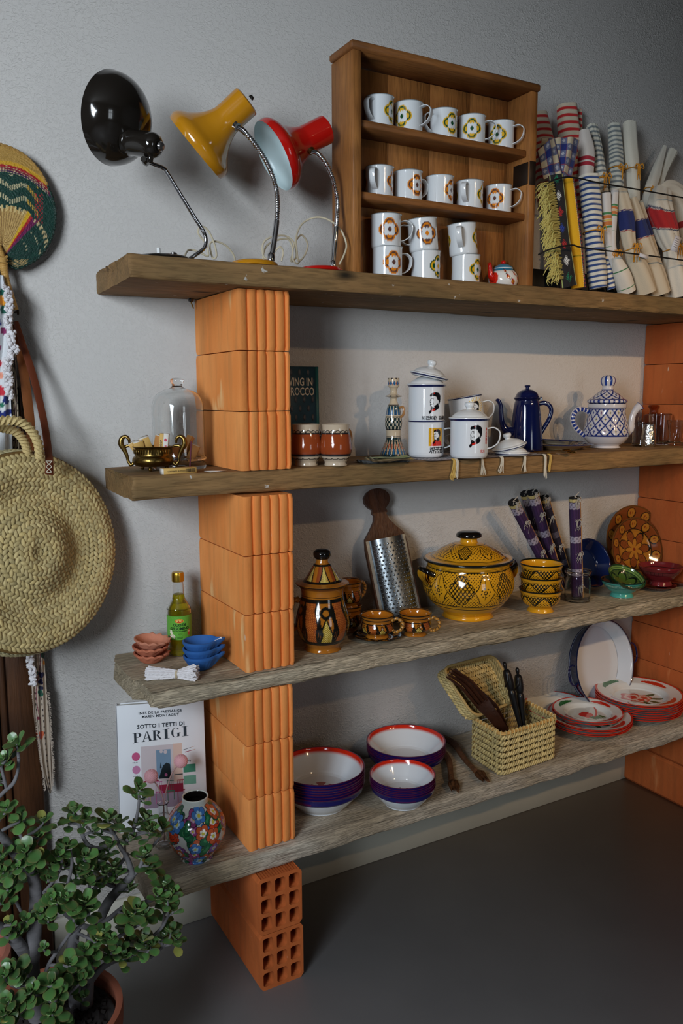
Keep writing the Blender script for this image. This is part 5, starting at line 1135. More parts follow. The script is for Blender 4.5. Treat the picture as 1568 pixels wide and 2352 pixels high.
# jasmine oil bottle
p = on(414, 1500, Z3); bo = thing('oil_bottle', 'bottle of yellow oil with green label and gold cap beside the brick pier', 'bottle', p, facing(p))
gl_o = [(0, 0), (.025, 0), (.0285, .002), (.0295, .006), (.0295, .105), (.028, .115), (.0225, .126), (.0165, .137), (.0145, .146), (.0125, .184), (.0125, .190)]
mb = MB(); mb.lathe(gl_o, 80, m=110); mb.lathe([(0, .004), (.0265, .004), (.0278, .010), (.0278, .104), (.0263, .114), (.021, .125), (.015, .137), (.013, .146), (.0112, .19)][::-1], 80, m=80); mb.build('glass', glass, bo)
mb = MB(); mb.lathe([(0, .0045), (.0262, .0045), (.0274, .010), (.0274, .104), (.0259, .114), (.0206, .125), (.0146, .137), (.0128, .150), (0, .150)], 80, m=60); mb.build('oil', mat('jasmine_oil', (214, 196, 20), .05, trans=.75, ior=1.3), bo)
mb = MB(); 
def lab(U, Z, R, inner):
    c = fill(U, (96, 168, 58)); X = U*29.8; Y = Z*1000
    n_ = np.sin(X*.8+np.sin(Y*.5)*2)*np.sin(Y*.9+1); put(c, n_ > .55, (104, 178, 66))
    put(c, (np.abs(X-.0)/10.5)**2+((Y-89)/5.2)**2 < 1, (232, 190, 60)); put(c, (np.abs(X-.0)/9.4)**2+((Y-89)/4.4)**2 < 1, (206, 50, 24))
    for x, y in ((-22, 62), (-20, 55), (-15, 50), (-24, 50)):
        d = np.hypot(X-x, Y-y); an = np.arctan2(Y-y, X-x); put(c, d < 5.2*(.75+.25*np.cos(5*an)), (232, 228, 206)); put(c, d < 1.2, (210, 180, 70))
    put(c, (X > 21) & (X < 29) & (Y > 52) & (Y < 66), (196, 86, 60)); put(c, (X > 22) & (X < 28) & (Y > 60) & (Y < 64), (220, 190, 150)); return c
mb.lathe([(.02985, .042), (.02985, .101)], 300, m=120, col=lab, smooth=False)
mb.text('KTC', .0062, 2, wrap=(.0300, .0, .089), bold=.0003, sx=1.2, shear=.2); mb.text('OLIO DI', .0095, 1, wrap=(.0300, .0, .079), bold=.0003, sx=.9); mb.text('GELSOMINO', .0095, 1, wrap=(.0300, .0, .0700), bold=.0003, sx=.9)
mb.text('SOLO PER USO ESTERNO', .0032, 1, wrap=(.0300, .0, .0635), bold=.0001); mb.text('250ml', .0055, 1, wrap=(.0300, .004, .047)); mb.text('* * *', .004, 1, wrap=(.0300, .002, .056))
mb.build('label', [mat('label_paper', vc=True, rough=.4), mat('dark_green_ink', (14, 52, 24), .4), mat('cream_ink', (236, 206, 120), .4)], bo)
mb = MB(); mb.lathe([(.0140, .182), (.0148, .183), (.0148, .198), (.0138, .203), (.012, .2045), (0, .2045)], 72, m=40, shape=lambda U, R, Z: (R*(1+.012*np.sin(U*40)*(R > .014)), Z)); mb.build('cap', mat('gold_cap', (200, 160, 60), .3, 1), bo)

# ---------------------------------------------------------------- amber pottery
AMB, AORG, AYEL, ABRN, ABLK = (160, 98, 28), (134, 64, 27), (206, 170, 60), (112, 62, 22), (22, 20, 16)
def amber_band(c, a, z, ok, z0, z1, per):
    """leaf shapes and dotted lozenges between z0 and z1; per = metres to a repeat"""
    h = z1-z0; t = (z-z0)/h; q = (a/per) % 1.; in_ = ok & (t > 0) & (t < 1)
    put(c, in_ & (q > .5), AORG); put(c, in_ & (q > .5) & (np.sin(a*1600)*np.sin(z*1600) > .45), (206, 120, 50))
    tr = np.abs(q-.25)*4; m = in_ & (t < .62-.5*tr); put(c, m, (150, 120, 30)); put(c, m & (np.sin(a*1300)*np.sin(z*1300) > .25), (218, 196, 110))
    for qc, s_ in ((.5, 1.), (.0, 1.), (1., 1.)):
        w = np.sin(np.clip(t*1.08, 0, 1)*PI)**.8*.15*(.6+.4*np.cos(t*6)); d = np.abs(q-qc-.05*np.sin(t*5)); put(c, in_ & (d < w), ABRN); put(c, in_ & (np.abs(d-w) < .035) & (w > .0), ABLK); put(c, in_ & (d < .022), ABLK)
    put(c, in_ & (np.abs(t-(.62-.5*tr)) < .05) & (tr < 1.24), ABLK); put(c, in_ & (np.abs(np.hypot((q-.25)*per, z-z0-h*.74)-h*.11) < h*.035), ABLK)
    for e in (0., 1.): put(c, ok & (np.abs(t-e) < .035), ABLK)
p = on(741, 1490, Z3)
sj = thing('lidded_jar', 'amber pottery jar with pointed lid, black knob and rope handle, at the left pier', 'jar', p, hdg(p, -82)); sj.scale = (1.13,)*3
def jar_p(U, Z, R, inner):
    c = fill(U, AMB); amber_band(c, U*.055, Z, ~inner, .026, .118, 2*PI*.055/5); 
    for z in (.022, .121, .126): put(c, np.abs(Z-z) < .0012, ABLK)
    put(c, (Z > .140) & (R > .05), ABRN); return c
mb = MB(); mb.lathe([(0, 0), (.037, 0), (.0385, .003), (.037, .008), (.040, .014), (.050, .028), (.0575, .046), (.0595, .062), (.056, .084), (.050, .104), (.0465, .122), (.047, .134), (.050, .142), (.053, .146), (.050, .148), (.044, .144), (0, .143)], 260, col=jar_p, m=200); mb.build('body', glaze, sj)
def jlid_p(U, Z, R, inner):
    c = fill(U, AMB); q = (U*3/PI) % 1; t = (Z-.157)/.034; m = (t > 0) & (t < 1); put(c, m & (q < .5), AORG); put(c, m & (np.abs(q-.5) < .22*(1.1-t)) & (np.sin(U*90)*np.sin(Z*1500) > -.3), (206, 190, 100)); put(c, m & (np.abs(np.abs(q-.5)-.24*(1.2-t)) < .04), ABLK)
    put(c, Z < .150, ABLK); put(c, np.abs(t) < .06, ABLK); put(c, np.abs(t-1) < .06, ABLK); return c
mb = MB(); mb.lathe([(.050, .1465), (.0575, .148), (.0580, .151), (.050, .153), (.040, .157), (.030, .172), (.0195, .190), (.0145, .195), (.0125, .204)], 200, col=jlid_p, m=90); mb.build('lid', glaze, sj)
mb = MB(); mb.lathe([(.012, .202), (.0165, .206), (.0195, .213), (.018, .220), (.011, .2245), (0, .2255)], 60, m=30); mb.build('knob', mat('black_glaze', (14, 13, 12), .08, coat=.6), sj)
def twist(c_, r, a0, a1, rr, n=150, k=14):
    return [c_+Vector((r*math.cos(a), 0, r*math.sin(a))) for a in np.linspace(a0, a1, n)]
mb = MB(); mb.tube([Vector((.046, 0, .112)), Vector((.062, 0, .114)), Vector((.074, 0, .098)), Vector((.076, 0, .076)), Vector((.066, 0, .054)), Vector((.058, 0, .050))], .0062, 16, m=120, shape=lambda a, t: 1+.22*np.sin(2*a+75*t)); mb.build('rope_handle', mat('amber_glaze', AMB, .1, coat=.5), sj)
# stacked mugs behind the jar
p = on(782, 1440, Z3); p.y = -.115
cup_prof = lambda r, h: [(0, 0), (r*.66, 0), (r*.68, h*.06), (r*.64, h*.12), (r*.80, h*.22), (r*.97, h*.34), (r, h*.48), (r*.94, h*.64), (r*.90, h*.74), (r*.98, h*.92), (r*1.02, h), (r*.98, h*1.01), (r*.90, h*.9), (r*.86, h*.7), (r*.92, h*.4), (r*.5, h*.16), (0, h*.14)]
def cup_p(r, h):
    def f(U, Z, R, inner):
        c = fill(U, AMB); amber_band(c, U*r, Z, ~inner, h*.24, h*.68, 2*PI*r/5); put(c, np.abs(Z-h*.985) < h*.022, ABLK); put(c, ~inner & (np.abs(Z-h*.84) < h*.02), ABLK); put(c, inner & (R < r*.95), (176, 104, 26)); return c
    return f
cups = {}
def amber_cup(loc, rz, r, h, label, group):
    k = (r, h)
    if k not in cups:
        t = thing('pottery_cup', label, 'cup', loc, rz, group); mb = MB(); mb.lathe(cup_prof(r, h), 200, col=cup_p(r, h), m=130); mb.build('body', glaze, t)
        mb = MB(); mb.tube([Vector((r*.94, 0, h*.78)), Vector((r*1.30, 0, h*.88)), Vector((r*1.62, 0, h*.70)), Vector((r*1.55, 0, h*.45)), Vector((r*1.18, 0, h*.28)), Vector((r*.98, 0, h*.36))], .0042, 16, m=90, shape=lambda a, t: 1+.16*np.sin(2*a+50*t), col=lambda U, Sg: np.where((np.sin(2*U+50*Sg) > .75)[..., None], np.array(S(*ABLK)), np.array(S(178, 122, 50)))); mb.build('handle', glaze, t); cups[k] = t
    else: t = copy_tree(cups[k], loc=loc, rz=rz, label=label, group=group)
    return t
amber_cup(p, hdg(p, 150), .036, .072, 'amber pottery cup behind the lidded jar, bottom one of its stack', 'amber pottery cups'); amber_cup(p+Vector((0, 0, .066)), hdg(p, 130), .036, .072, 'amber pottery cup behind the lidded jar, top one of its stack', 'amber pottery cups')
p = on(866, 1466, Z3)
def sau_p(U, Z, R, inner):
    c = fill(U, (26, 22, 18)); t = R/.062; q = (U*5/PI) % 1; put(c, inner & (t > .5) & (t < .9) & (np.abs(q-.5) < .2), (170, 110, 40)); put(c, inner & (t > .6) & (t < .8) & (np.abs(q-.5) < .1), ABLK); return c
plate('saucer', p, .064, .011, sau_p, 'dark amber saucer under the front pottery cup', None, n=160, rings=60, cat='saucer')
amber_cup(p+Vector((0, 0, .0045)), hdg(p, 72), .0425, .060, 'amber pottery cup standing on a saucer', 'amber pottery cups')
p = on(953, 1457, Z3); amber_cup(p, hdg(p, 66), .0425, .060, 'amber pottery cup without saucer, left of the big tureen', 'amber pottery cups')
# grater leaning on the wall
gb = on(888, 1396, Z3); b0 = Vector((gb.x-.045, -.105, Z3)); t0 = at(857, 1122, -.012); d = (t0-b0); L_ = d.length
gx = Vector((math.cos(-.12), math.sin(-.12), 0)); zz = d.normalized(); xx = (gx-zz*gx.dot(zz)).normalized(); yy = zz.cross(xx)
GM = Matrix(((xx.x, yy.x, zz.x, b0.x), (xx.y, yy.y, zz.y, b0.y), (xx.z, yy.z, zz.z, b0.z), (0, 0, 0, 1)))
gr = thing('grater', 'long half-round metal grater on a dark wooden paddle leaning against the wall', 'grater', b0)
w = .066; o_ = [(-w, 0), (w, 0), (w, L_*.56), (w*.92, L_*.64), (.040, L_*.70), (.024, L_*.755), (.019, L_*.80), (.024, L_*.815), (.020, L_*.84), (.032, L_*.865), (.040, L_*.90), (.039, L_*.94), (.028, L_*.975), (.010, L_*.995), (-.010, L_*.995), (-.028, L_*.975), (-.039, L_*.94), (-.040, L_*.90), (-.032, L_*.865), (-.020, L_*.84), (-.024, L_*.815), (-.019, L_*.80), (-.024, L_*.755), (-.040, L_*.70), (-w*.92, L_*.64), (-w, L_*.56)]
dkw = wood_mat('dark_walnut', (84, 48, 28), (62, 34, 20), (52, 30, 18), 5, (9, 9, 1), .4, .2)
mb = MB(); mb.prism([(x, z) for x, z in o_], 0, .012, M=GM@RX(PI/2)@Matrix.Diagonal((1, 1, 1, 1))); mb.build('paddle', dkw, gr, world=True, smooth=25)
mb = MB(); n = 40; m = 60; h0, h1 = .012, L_*.625; rad = .048
A, B = np.meshgrid(np.linspace(0, PI, n), np.linspace(h0, h1, m)); sx = -1
G = np.stack([np.cos(A)*rad*1.06, -.012-np.sin(A)*rad*.72, B], -1); mb.grid(G, 0, M=GM); 
mb.add([(-w*.93, -.0125, h0), (-rad, -.0125, h0), (-rad, -.0125, h1), (-w*.93, -.0125, h1)], [[0, 1, 2, 3]], 0, M=GM); mb.add([(w*.93, -.0125, h0), (rad, -.0125, h0), (rad, -.0125, h1), (w*.93, -.0125, h1)], [[3, 2, 1, 0]], 0, M=GM)
for r in range(19):
    for k in range(12):
        a = PI*(.06+.88*(k+.5*(r % 2))/12); z = h0+.010+r*(h1-h0-.02)/18.6
        mb.lathe([(.0034, -.0004), (.0026, .0014), (.0014, .0019)], 8, 0, M=GM@T(math.cos(a)*rad*1.06, -.012-math.sin(a)*rad*.72, z)@frame((math.cos(a), -math.sin(a), 0)))
        mb.lathe([(.0015, .0018), (0, .0017)], 8, 1, M=GM@T(math.cos(a)*rad*1.06, -.012-math.sin(a)*rad*.72, z)@frame((math.cos(a), -math.sin(a), 0)))
mb.build('metal_sheet', [mat('galvanised', (150, 156, 160), .32, 1, var=(14, .6, (96, 102, 106)), bump=(30, .15)), mat('hole_black', (8, 8, 8), .8)], gr, world=True)

# ---------------------------------------------------------------- yellow tureen
YL, BK = (214, 152, 30), (22, 24, 14)
def lattice(c, a, b, ok, s=.0075, w=.17):
    f1, f2 = ((a+b*.7)/s) % 1, ((a-b*.7)/s) % 1; put(c, ok & ((np.minimum(f1, 1-f1) < w) | (np.minimum(f2, 1-f2) < w)), BK)
def dotsbg(c, a, b, ok, s=.0095): put(c, ok & (np.sin(a*2*PI/s)*np.sin(b*2*PI/s) > .42), BK)
def medal(c, a, z, ok, zc, H, per):
    """crosshatched quatrefoils and pointed leaf shields in turn"""
    q = (a+per/4) % per-per/4; b = z-zc
    dotsbg(c, a, b, ok & (np.abs(b) < H))
    k = H*.93; d = np.minimum.reduce([np.hypot(q-x*H, b-y*H)-r*H for x, y, r in ((0, .46, .44), (0, -.46, .44), (.26, 0, .50), (-.26, 0, .50))])
    put(c, ok & (d < .0018), YL); put(c, ok & (d < 0), YL); lattice(c, q, b, ok & (d < -.001), H*.23, .16); put(c, ok & (np.abs(d+.0004) < .0013), BK)
    x = q-per/2; t = np.clip((b+H*.9)/(1.8*H), 0, 1); wd = H*.62*np.sin(np.clip(t, 0, 1)**.8*PI)**.8*(1-.25*np.abs(np.sin(t*7))); dd = np.abs(x)-wd
    m = ok & (t > 0) & (t < 1) & (d > .0005); put(c, m & (dd < .0012), YL); put(c, m & (np.abs(dd) < .0014), BK); put(c, m & (dd < 0) & (np.abs(x) < .0008) & (t > .2), BK)
    rr = np.hypot(x, b+H*.1); an = np.arctan2(b+H*.1, x); put(c, m & (dd < 0) & (np.abs(rr-H*.27) < .0016) & (np.sin(an*8) > .1), BK); put(c, m & (rr < H*.12), BK); put(c, m & (rr < H*.06), YL)
p = on(1073, 1413, Z3); tu = thing('tureen', 'large round yellow tureen with black painted medallions, domed lid and black knob', 'tureen', p, hdg(p, -8))
def tu_p(U, Z, R, inner):
    c = fill(U, YL); medal(c, U*.125, Z, (Z > .054) & (Z < .146), .100, .046, 2*PI*.125/6)
    for z, w_ in ((.052, .0016), (.0485, .0005), (.042, .0016), (.148, .0014), (.152, .0006), (.1545, .0005)): put(c, np.abs(Z-z) < w_, BK)
    return c
mb = MB(); mb.lathe([(0, 0), (.068, 0), (.070, .004), (.068, .009), (.066, .012), (.080, .022), (.105, .044), (.124, .072), (.1300, .097), (.126, .124), (.117, .146), (.1165, .158), (.1205, .163), (.118, .165), (.11, .16), (0, .158)], 460, col=tu_p, m=330); mb.build('body', glaze, tu)
def tul_p(U, Z, R, inner):
    c = fill(U, YL); medal(c, U*.075, (.12-R), (R > .048) & (R < .100), .046, .025, 2*PI*.075/4); 
    for r_, w_ in ((.104, .001), (.046, .0012), (.107, .0004)): put(c, (np.abs(R-r_) < w_) & (Z > .166), BK)
    put(c, (Z < .171) & (R > .112), (24, 26, 26)); return c
mb = MB(); mb.lathe([(.112, .163), (.1245, .1635), (.1285, .167), (.126, .1705), (.112, .172), (.100, .178), (.082, .193), (.060, .205), (.042, .2115), (.028, .2135), (.0245, .217), (.0235, .226), (.026, .229)], 420, col=tul_p, m=220); mb.build('lid', glaze, tu)
mb = MB(); mb.lathe([(.020, .227), (.034, .229), (.0365, .234), (.033, .241), (.022, .2455), (0, .2465)], 64, m=36); mb.build('knob', mat('black_glaze'), tu)
for sg, a in ((0, facing(p)-math.radians(64)-tu.rotation_euler.z), (1, facing(p)-math.radians(64)-tu.rotation_euler.z+PI)):
    mb = MB(); M_ = RZ(a)@T(.121, 0, .128)
    # lug: shell shaped tab with a black roll on its upper edge
    G = []; th = np.linspace(-1.15, 1.15, 22)
    for k in range(8):
        t = k/7; G.append([(.004+.020*math.sin(t*1.9), math.sin(x)*(.030-.008*t*0), -.034+.050*t-.012*abs(math.sin(x))*t+.004) for x in th])
    G = np.array(G); mb.grid(G, 1, M=M_); mb.grid(G-np.array([.006, 0, 0]), 1, M=M_, flip=True)
    mb.tube([(-.004, -.031, .004), (.016, -.024, .014), (.023, 0, .019), (.016, .024, .014), (-.004, .031, .004)], .0075, 16, 0, M=M_, m=34); mb.build('lug_handle', [mat('black_glaze'), mat('yellow_glaze', YL, .1, coat=.4)], tu)
# three stacked yellow bowls
def yb_p(U, Z, R, inner):
    c = fill(U, YL); a = U*.055; per = 2*PI*.055/6; q = (a/per) % 1; t = (Z-.022)/.030; ok = ~inner & (t > 0) & (t < 1)
    z_ = np.abs(q-.5)*2; lattice(c, a, Z, ok & (t > z_+.08), .009, .22); dotsbg(c, a, Z, ok & (t < z_-.12), .0085); put(c, ok & (np.abs(t-z_) < .09), BK)
    for z, w_ in ((.0205, .0008), (.0545, .0009), (.0175, .0005)): put(c, ~inner & (np.abs(Z-z) < w_), BK)
    put(c, (Z > .0635), BK); return c
yp = [(0, 0), (.036, 0), (.037, .003), (.034, .010), (.036, .014), (.049, .024), (.0565, .038), (.058, .052), (.0615, .062), (.0635, .0665), (.062, .067), (.057, .058), (.053, .038), (.036, .018), (0, .016)]
p = on(1240, 1402, Z3); y0_ = None
for k, lb in enumerate(('yellow and black zigzag bowl, lowest of the stack of three', 'yellow and black zigzag bowl, middle of the stack of three', 'yellow and black zigzag bowl, topmost of the stack, plain yellow inside')):
    q = p+Vector((0, 0, k*.0385))
    if y0_ is None: mb = MB(); mb.lathe(yp, 260, col=yb_p, m=170); y0_ = o = mb.build('painted_bowl', glaze, loc=q)
    else: o = y0_.copy(); COL.objects.link(o); o.location = q
    o.rotation_euler = (0, 0, facing(p)+.3*k+.2); tag(o, lb, 'bowl', 'stack of three yellow zigzag bowls')
# glass jar with rolled purple place mats
p = on(1325, 1379, Z3); p.x -= .0
mb = MB(); mb.lathe([(a*1.0, b) for a, b in [(0, 0), (.034, 0), (.038, .003), (.038, .070), (.0355, .080), (.036, .086), (.040, .088), (.040, .094), (.037, .095), (.034, .086), (.035, .07), (.0355, .008), (0, .006)]], 64, m=80); tag(mb.build('glass_jar', glass, loc=p), 'clear glass jar standing on the third board holding a rolled purple mat', 'jar')
matm = mat('woven_mat', vc=True, rough=.9, bump=(300, .5))
PU, LV = (62, 34, 76), (160, 150, 164)
def mat_roll(label, b, t, r, pu=PU, stick=True, dark=False):
    """rolled slatted mat from base point b to top t"""
    o = thing('rolled_mat', label, 'place mat', b, 0, 'rolled purple place mats'); d = t-b
    def col(U, Sg):
        c = fill(U, pu); put(c, ((np.floor(U*9) % 2) == 0), tuple(int(v*.8) for v in pu)); put(c, ((Sg*3.05+.30) % 1) < .20, LV if not dark else (74, 70, 84)); m = ((Sg*3.05+.30) % 1) < .20; put(c, m & (np.sin(U*8)*np.sin(Sg*150) > .35), (96, 84, 96)); put(c, Sg > .955, (190, 170, 110)); put(c, Sg > .985, (18, 16, 18)); put(c, Sg < .02, (30, 26, 30)); return c
    mb = MB(); mb.tube([b, b+d*.5, t], r, 40, m=200, col=col, shape=lambda a, s_: 1+.05*np.sin(a*9)); mb.build('mat', matm, o, world=True)
    if stick: mb = MB(); q = R_*r*.9-F_*r*.35; mb.tube([b+q, t+q*.9], .0035, 8); mb.build('end_slat', mat('bamboo', (170, 124, 72), .6), o, world=True)
    for s_ in (.12, .45, .78, .985):
        mb = MB(); c_ = b+d*s_-F_*r*.9+R_*r*.4
        for k in range(7): mb.tube([c_+R_*random.uniform(-.006, .006), c_+R_*random.uniform(-.008, .008)-F_*.005+Vector((0, 0, random.uniform(-.008, .006))), c_+R_*random.uniform(-.010, .008)-F_*.003-Vector((0, 0, random.uniform(.012, .034)))], [.0010, .0009, .0005], 5, m=10)
        for sg in (-1, 1): mb.tube([c_, c_+R_*.008*sg+Vector((0, 0, .007)), c_+R_*.011*sg-Vector((0, 0, .004)), c_], .0009, 5, m=12)
        if s_ > .9: mb.tube([t, t+Vector((.01, 0, .008)), t+Vector((.016, -.004, .016))], [.0018, .002, .0008], 6, m=8)
        mb.build('cotton_tie', mat('greyish_thread', (170, 162, 150), .9), o, world=True)
mat_roll('rolled purple place mat standing upright in the glass jar', p+R_*.0+Vector((0, 0, .010)), at(1319, 1142, p.y-.00), .0165)
mat_roll('rolled purple place mat leaning left, nearest the tureen lid', on(1290, 1360, Z3+.006)+F_*.05, at(1178, 1152, -.10), .0165)
mat_roll('rolled purple place mat leaning left, second in the row', on(1300, 1356, Z3+.006)+F_*.07, at(1222, 1130, -.075), .0165)
mat_roll('rolled purple place mat leaning left, darkest with pale patterned bands, farther back', on(1296, 1350, Z3+.006)+F_*.10, at(1205, 1132, -.030), .0155, pu=(40, 26, 52))
mat_roll('dark rolled place mat leaning left, rightmost of the four leaning ones', on(1322, 1352, Z3+.006)+F_*.09, at(1248, 1142, -.035), .0165, pu=(34, 26, 44), dark=True)
# right end: blue bowl, brown plates, green bowls, red dish
navyg = mat('navy_glaze', (16, 30, 74), .07, coat=.6)
def leaning(r, h, paint, base, lean, name, label, cat, group=None, m=None, turn=0., n=240, rings=110):
    """round dish standing on its rim, leaning back by lean radians"""
    pr = [(0, 0), (r*.5, 0), (r*.62, h*.15), (r*.9, h*.8), (r, h), (r*.985, h*1.1), (r*.9, h*1.0), (r*.62, h*.4), (r*.5, h*.22), (0, h*.2)]
    M_ = T(base+Vector((0, 0, r*math.cos(lean)*1.0)))@RZ(turn)@RX(PI/2-lean); mb = MB(); mb.lathe(pr, n, col=paint, m=rings, M=M_)
    o = mb.build(name, m or glaze, world=True, loc=base); return tag(o, label, cat, group)
b = at(1352, 1350, -.10); b.z = Z3+.002; leaning(.080, .035, None, Vector((b.x, -.075, Z3+.002)), .35, 'glazed_bowl', 'dark blue glazed bowl leaning on the wall behind the glass jar', 'bowl', m=navyg)
def bp_p(r):
    def f(U, Z, R, inner):
        c = fill(U, (156, 102, 32)); t = R/r; an = U; front = inner
        put(c, ~front, (92, 58, 24))
        q = (an*5/PI) % 1; w = np.hypot((q-.5)*.62*t, (t-.80)*1.0)
        m = front & (t > .66) & (t < .96); put(c, m, (116, 60, 26)); put(c, m & (w < .135), (160, 106, 36)); put(c, m & (np.abs(w-.135) < .016), (30, 22, 12)); put(c, m & (w < .05) & (np.sin(an*60) > 0), (120, 50, 20))
        q5 = (an*3.5/PI) % 1; g = np.abs(q5-.5)*2
        pet = front & (t < .62); rr = .20+.40*np.abs(np.cos(an*3.5))**.7; put(c, pet & (t < rr), (124, 66, 26)); put(c, pet & (t < rr) & (np.sin(R*900)*np.sin(an*40) > .3), (98, 42, 20)); put(c, pet & (np.abs(t-rr) < .028), (30, 22, 12)); rr2 = .12+.24*np.abs(np.sin(an*3.5)); put(c, pet & (t < rr2), (164, 108, 36)); put(c, pet & (np.abs(t-rr2) < .022), (30, 22, 12)); put(c, pet & (t < .05), (110, 40, 20))
        for e, w_ in ((.64, .016), (.97, .012), (.995, .01)): put(c, front & (np.abs(t-e) < w_), (36, 26, 14))
        return c
    return f
bx_ = at(1437, 1330, -.045).x
leaning(.124, .020, bp_p(.124), Vector((bx_+.012, -.050, Z3+.004)), .22, 'painted_plate', 'large amber patterned plate leaning on the wall by the right pier, farther one', 'plate', 'amber patterned plates leaning on the wall', turn=-.12)
leaning(.107, .018, bp_p(.107), Vector((bx_-.016, -.085, Z3+.004)), .24, 'painted_plate', 'smaller amber patterned plate leaning in front of the larger one', 'plate', 'amber patterned plates leaning on the wall', turn=-.12)
fb = lambda r, h: [(0, 0), (r*.50, 0), (r*.52, h*.10), (r*.48, h*.24), (r*.62, h*.38), (r*.85, h*.68), (r*.97, h*.92), (r, h), (r*.96, h*1.01), (r*.85, h*.78), (r*.5, h*.42), (0, h*.36)]
def teal_p(U, Z, R, inner):
    c = fill(U, (74, 158, 144)); put(c, ~inner & (Z > .036) & (Z < .043) & (((U*14/PI) % 1) < .75), (140, 172, 150)); put(c, ~inner & (Z > .038) & (Z < .0415) & (((U*14/PI-.15) % 1) < .45), (50, 130, 120))
    for z, w_ in ((.0345, .0006), (.0445, .0006), (.032, .0004)): put(c, ~inner & (np.abs(Z-z) < w_), (18, 50, 46))
    put(c, inner | (Z > .0500), (24, 40, 34)); return c
p = on(1427, 1369, Z3); mb = MB(); mb.lathe(fb(.066, .053), 220, col=teal_p, m=120); tag(mb.build('footed_bowl', glaze, loc=p), 'turquoise footed bowl with dark rim at the front, under the green bowl', 'bowl')
def grn_p(U, Z, R, inner):
    c = fill(U, (34, 58, 30)); t = R/.058; q = (U*3/PI) % 1; pet = .35+.42*np.abs(np.cos(U*3))**.6; put(c, inner & (t < pet), (66, 92, 36)); put(c, inner & (np.abs(t-pet) < .04), (16, 24, 14)); put(c, inner & (t > pet+.06) & (t < .82) & (np.sin(U*70)*np.sin(R*1500) > .2), (96, 112, 48)); put(c, inner & ((np.abs(t-.88) < .02) | (np.abs(t-.95) < .02)), (104, 134, 66)); put(c, t < .08, (20, 24, 12)); return c
mb = MB(); mb.lathe(fb(.060, .045), 220, col=grn_p, m=120); o = mb.build('footed_bowl', glaze, loc=p+R_*-.002+Vector((0, 0, .028))); o.rotation_euler = (Matrix.Rotation(math.radians(14), 4, F_)@Matrix.Rotation(math.radians(24), 4, R_)).to_euler(); tag(o, 'green patterned bowl tilted inside the turquoise bowl', 'bowl')
redg = (112, 34, 38)
def rd_p(U, Z, R, inner):
    c = fill(U, redg); put(c, ~inner & (Z > .040) & (Z < .050), (98, 36, 42)); put(c, ~inner & (np.abs(Z-.039) < .0006), (50, 16, 20)); put(c, ~inner & (np.abs(Z-.0505) < .0006), (50, 16, 20)); put(c, ~inner & (Z > .040) & (Z < .050) & (((U*16/PI) % 1) < .08), (50, 16, 20)); put(c, ~inner & (np.abs(Z-.045) < .001) & (np.abs(((U*16/PI) % 1)-.5) < .08), (50, 16, 20)); put(c, inner & (np.abs(R-.058) < .0012), (50, 16, 20)); put(c, inner & (R < .045), (60, 20, 24)); return c
p = on(1508, 1352, Z3); p.y = max(p.y, -.215)
plate('glazed_dish', p, .062, .014, lambda U, Z, R, i: fill(U, (104, 36, 28)), 'dark red glazed dish, undermost under the red footed bowl', None, n=120, rings=40, cat='dish')
mb = MB(); mb.lathe(fb(.070, .062), 220, col=rd_p, m=120); tag(mb.build('footed_bowl', glaze, loc=p+R_*.008+Vector((0, 0, .014))), 'dark red footed bowl with square border, standing on the red dish', 'bowl')
q = on(1565, 1346, Z3); plate('glazed_dish', Vector((q.x+.02, q.y+.03, Z3)), .075, .018, lambda U, Z, R, i: fill(U, (108, 42, 28)), 'reddish brown glazed dish cut by the right picture edge', None, n=120, rings=40, cat='dish')

# ================================================================== LOWEST BOARD
# leaning cookery style book
a_, b_ = Vector((-.070, -.060, Z4)), Vector((.132, -.128, Z4)); d = (b_-a_); bwid = d.length; ang = math.atan2(d.y, d.x); bh = .315
bk = thing('book', 'large white hardcover book about Paris roofs leaning on the wall, left of the pier', 'book', a_, ang)
lean = RX(-.13)
ms = [mat('white_cover', (226, 228, 232), .6), mat('anthracite_ink', (46, 54, 62), .4), mat('paper_block', (214, 210, 200), .8), mat('rose_dot', (196, 84, 130), .5), mat('lilac_dot', (196, 128, 168), .5), mat('sage_green', (62, 132, 104), .5), mat('sage_light', (110, 162, 140), .5),
      mat('photo_room', (206, 196, 200), .4), mat('photo_window', (120, 150, 176), .4), mat('photo_tree', (26, 40, 46), .4), mat('photo_red', (150, 34, 62), .4), mat('photo_pink', (186, 100, 150), .4), mat('photo_peach', (216, 186, 172), .4), mat('photo_floor', (150, 132, 150), .4), mat('photo_green', (70, 110, 90), .4), mat('photo_yellow', (200, 180, 110), .4)]
mb = MB(); Wb = bwid
mb.box(0, Wb, 0, .0025, 0, bh, 0, bev=.0006); mb.box(0, Wb, .026, .0285, 0, bh, 0, bev=.0006); mb.box(0, .003, 0, .0285, 0, bh, 0, bev=.0006); mb.box(.003, Wb-.003, .0025, .026, .003, bh-.003, 2)
FX = RX(PI/2)
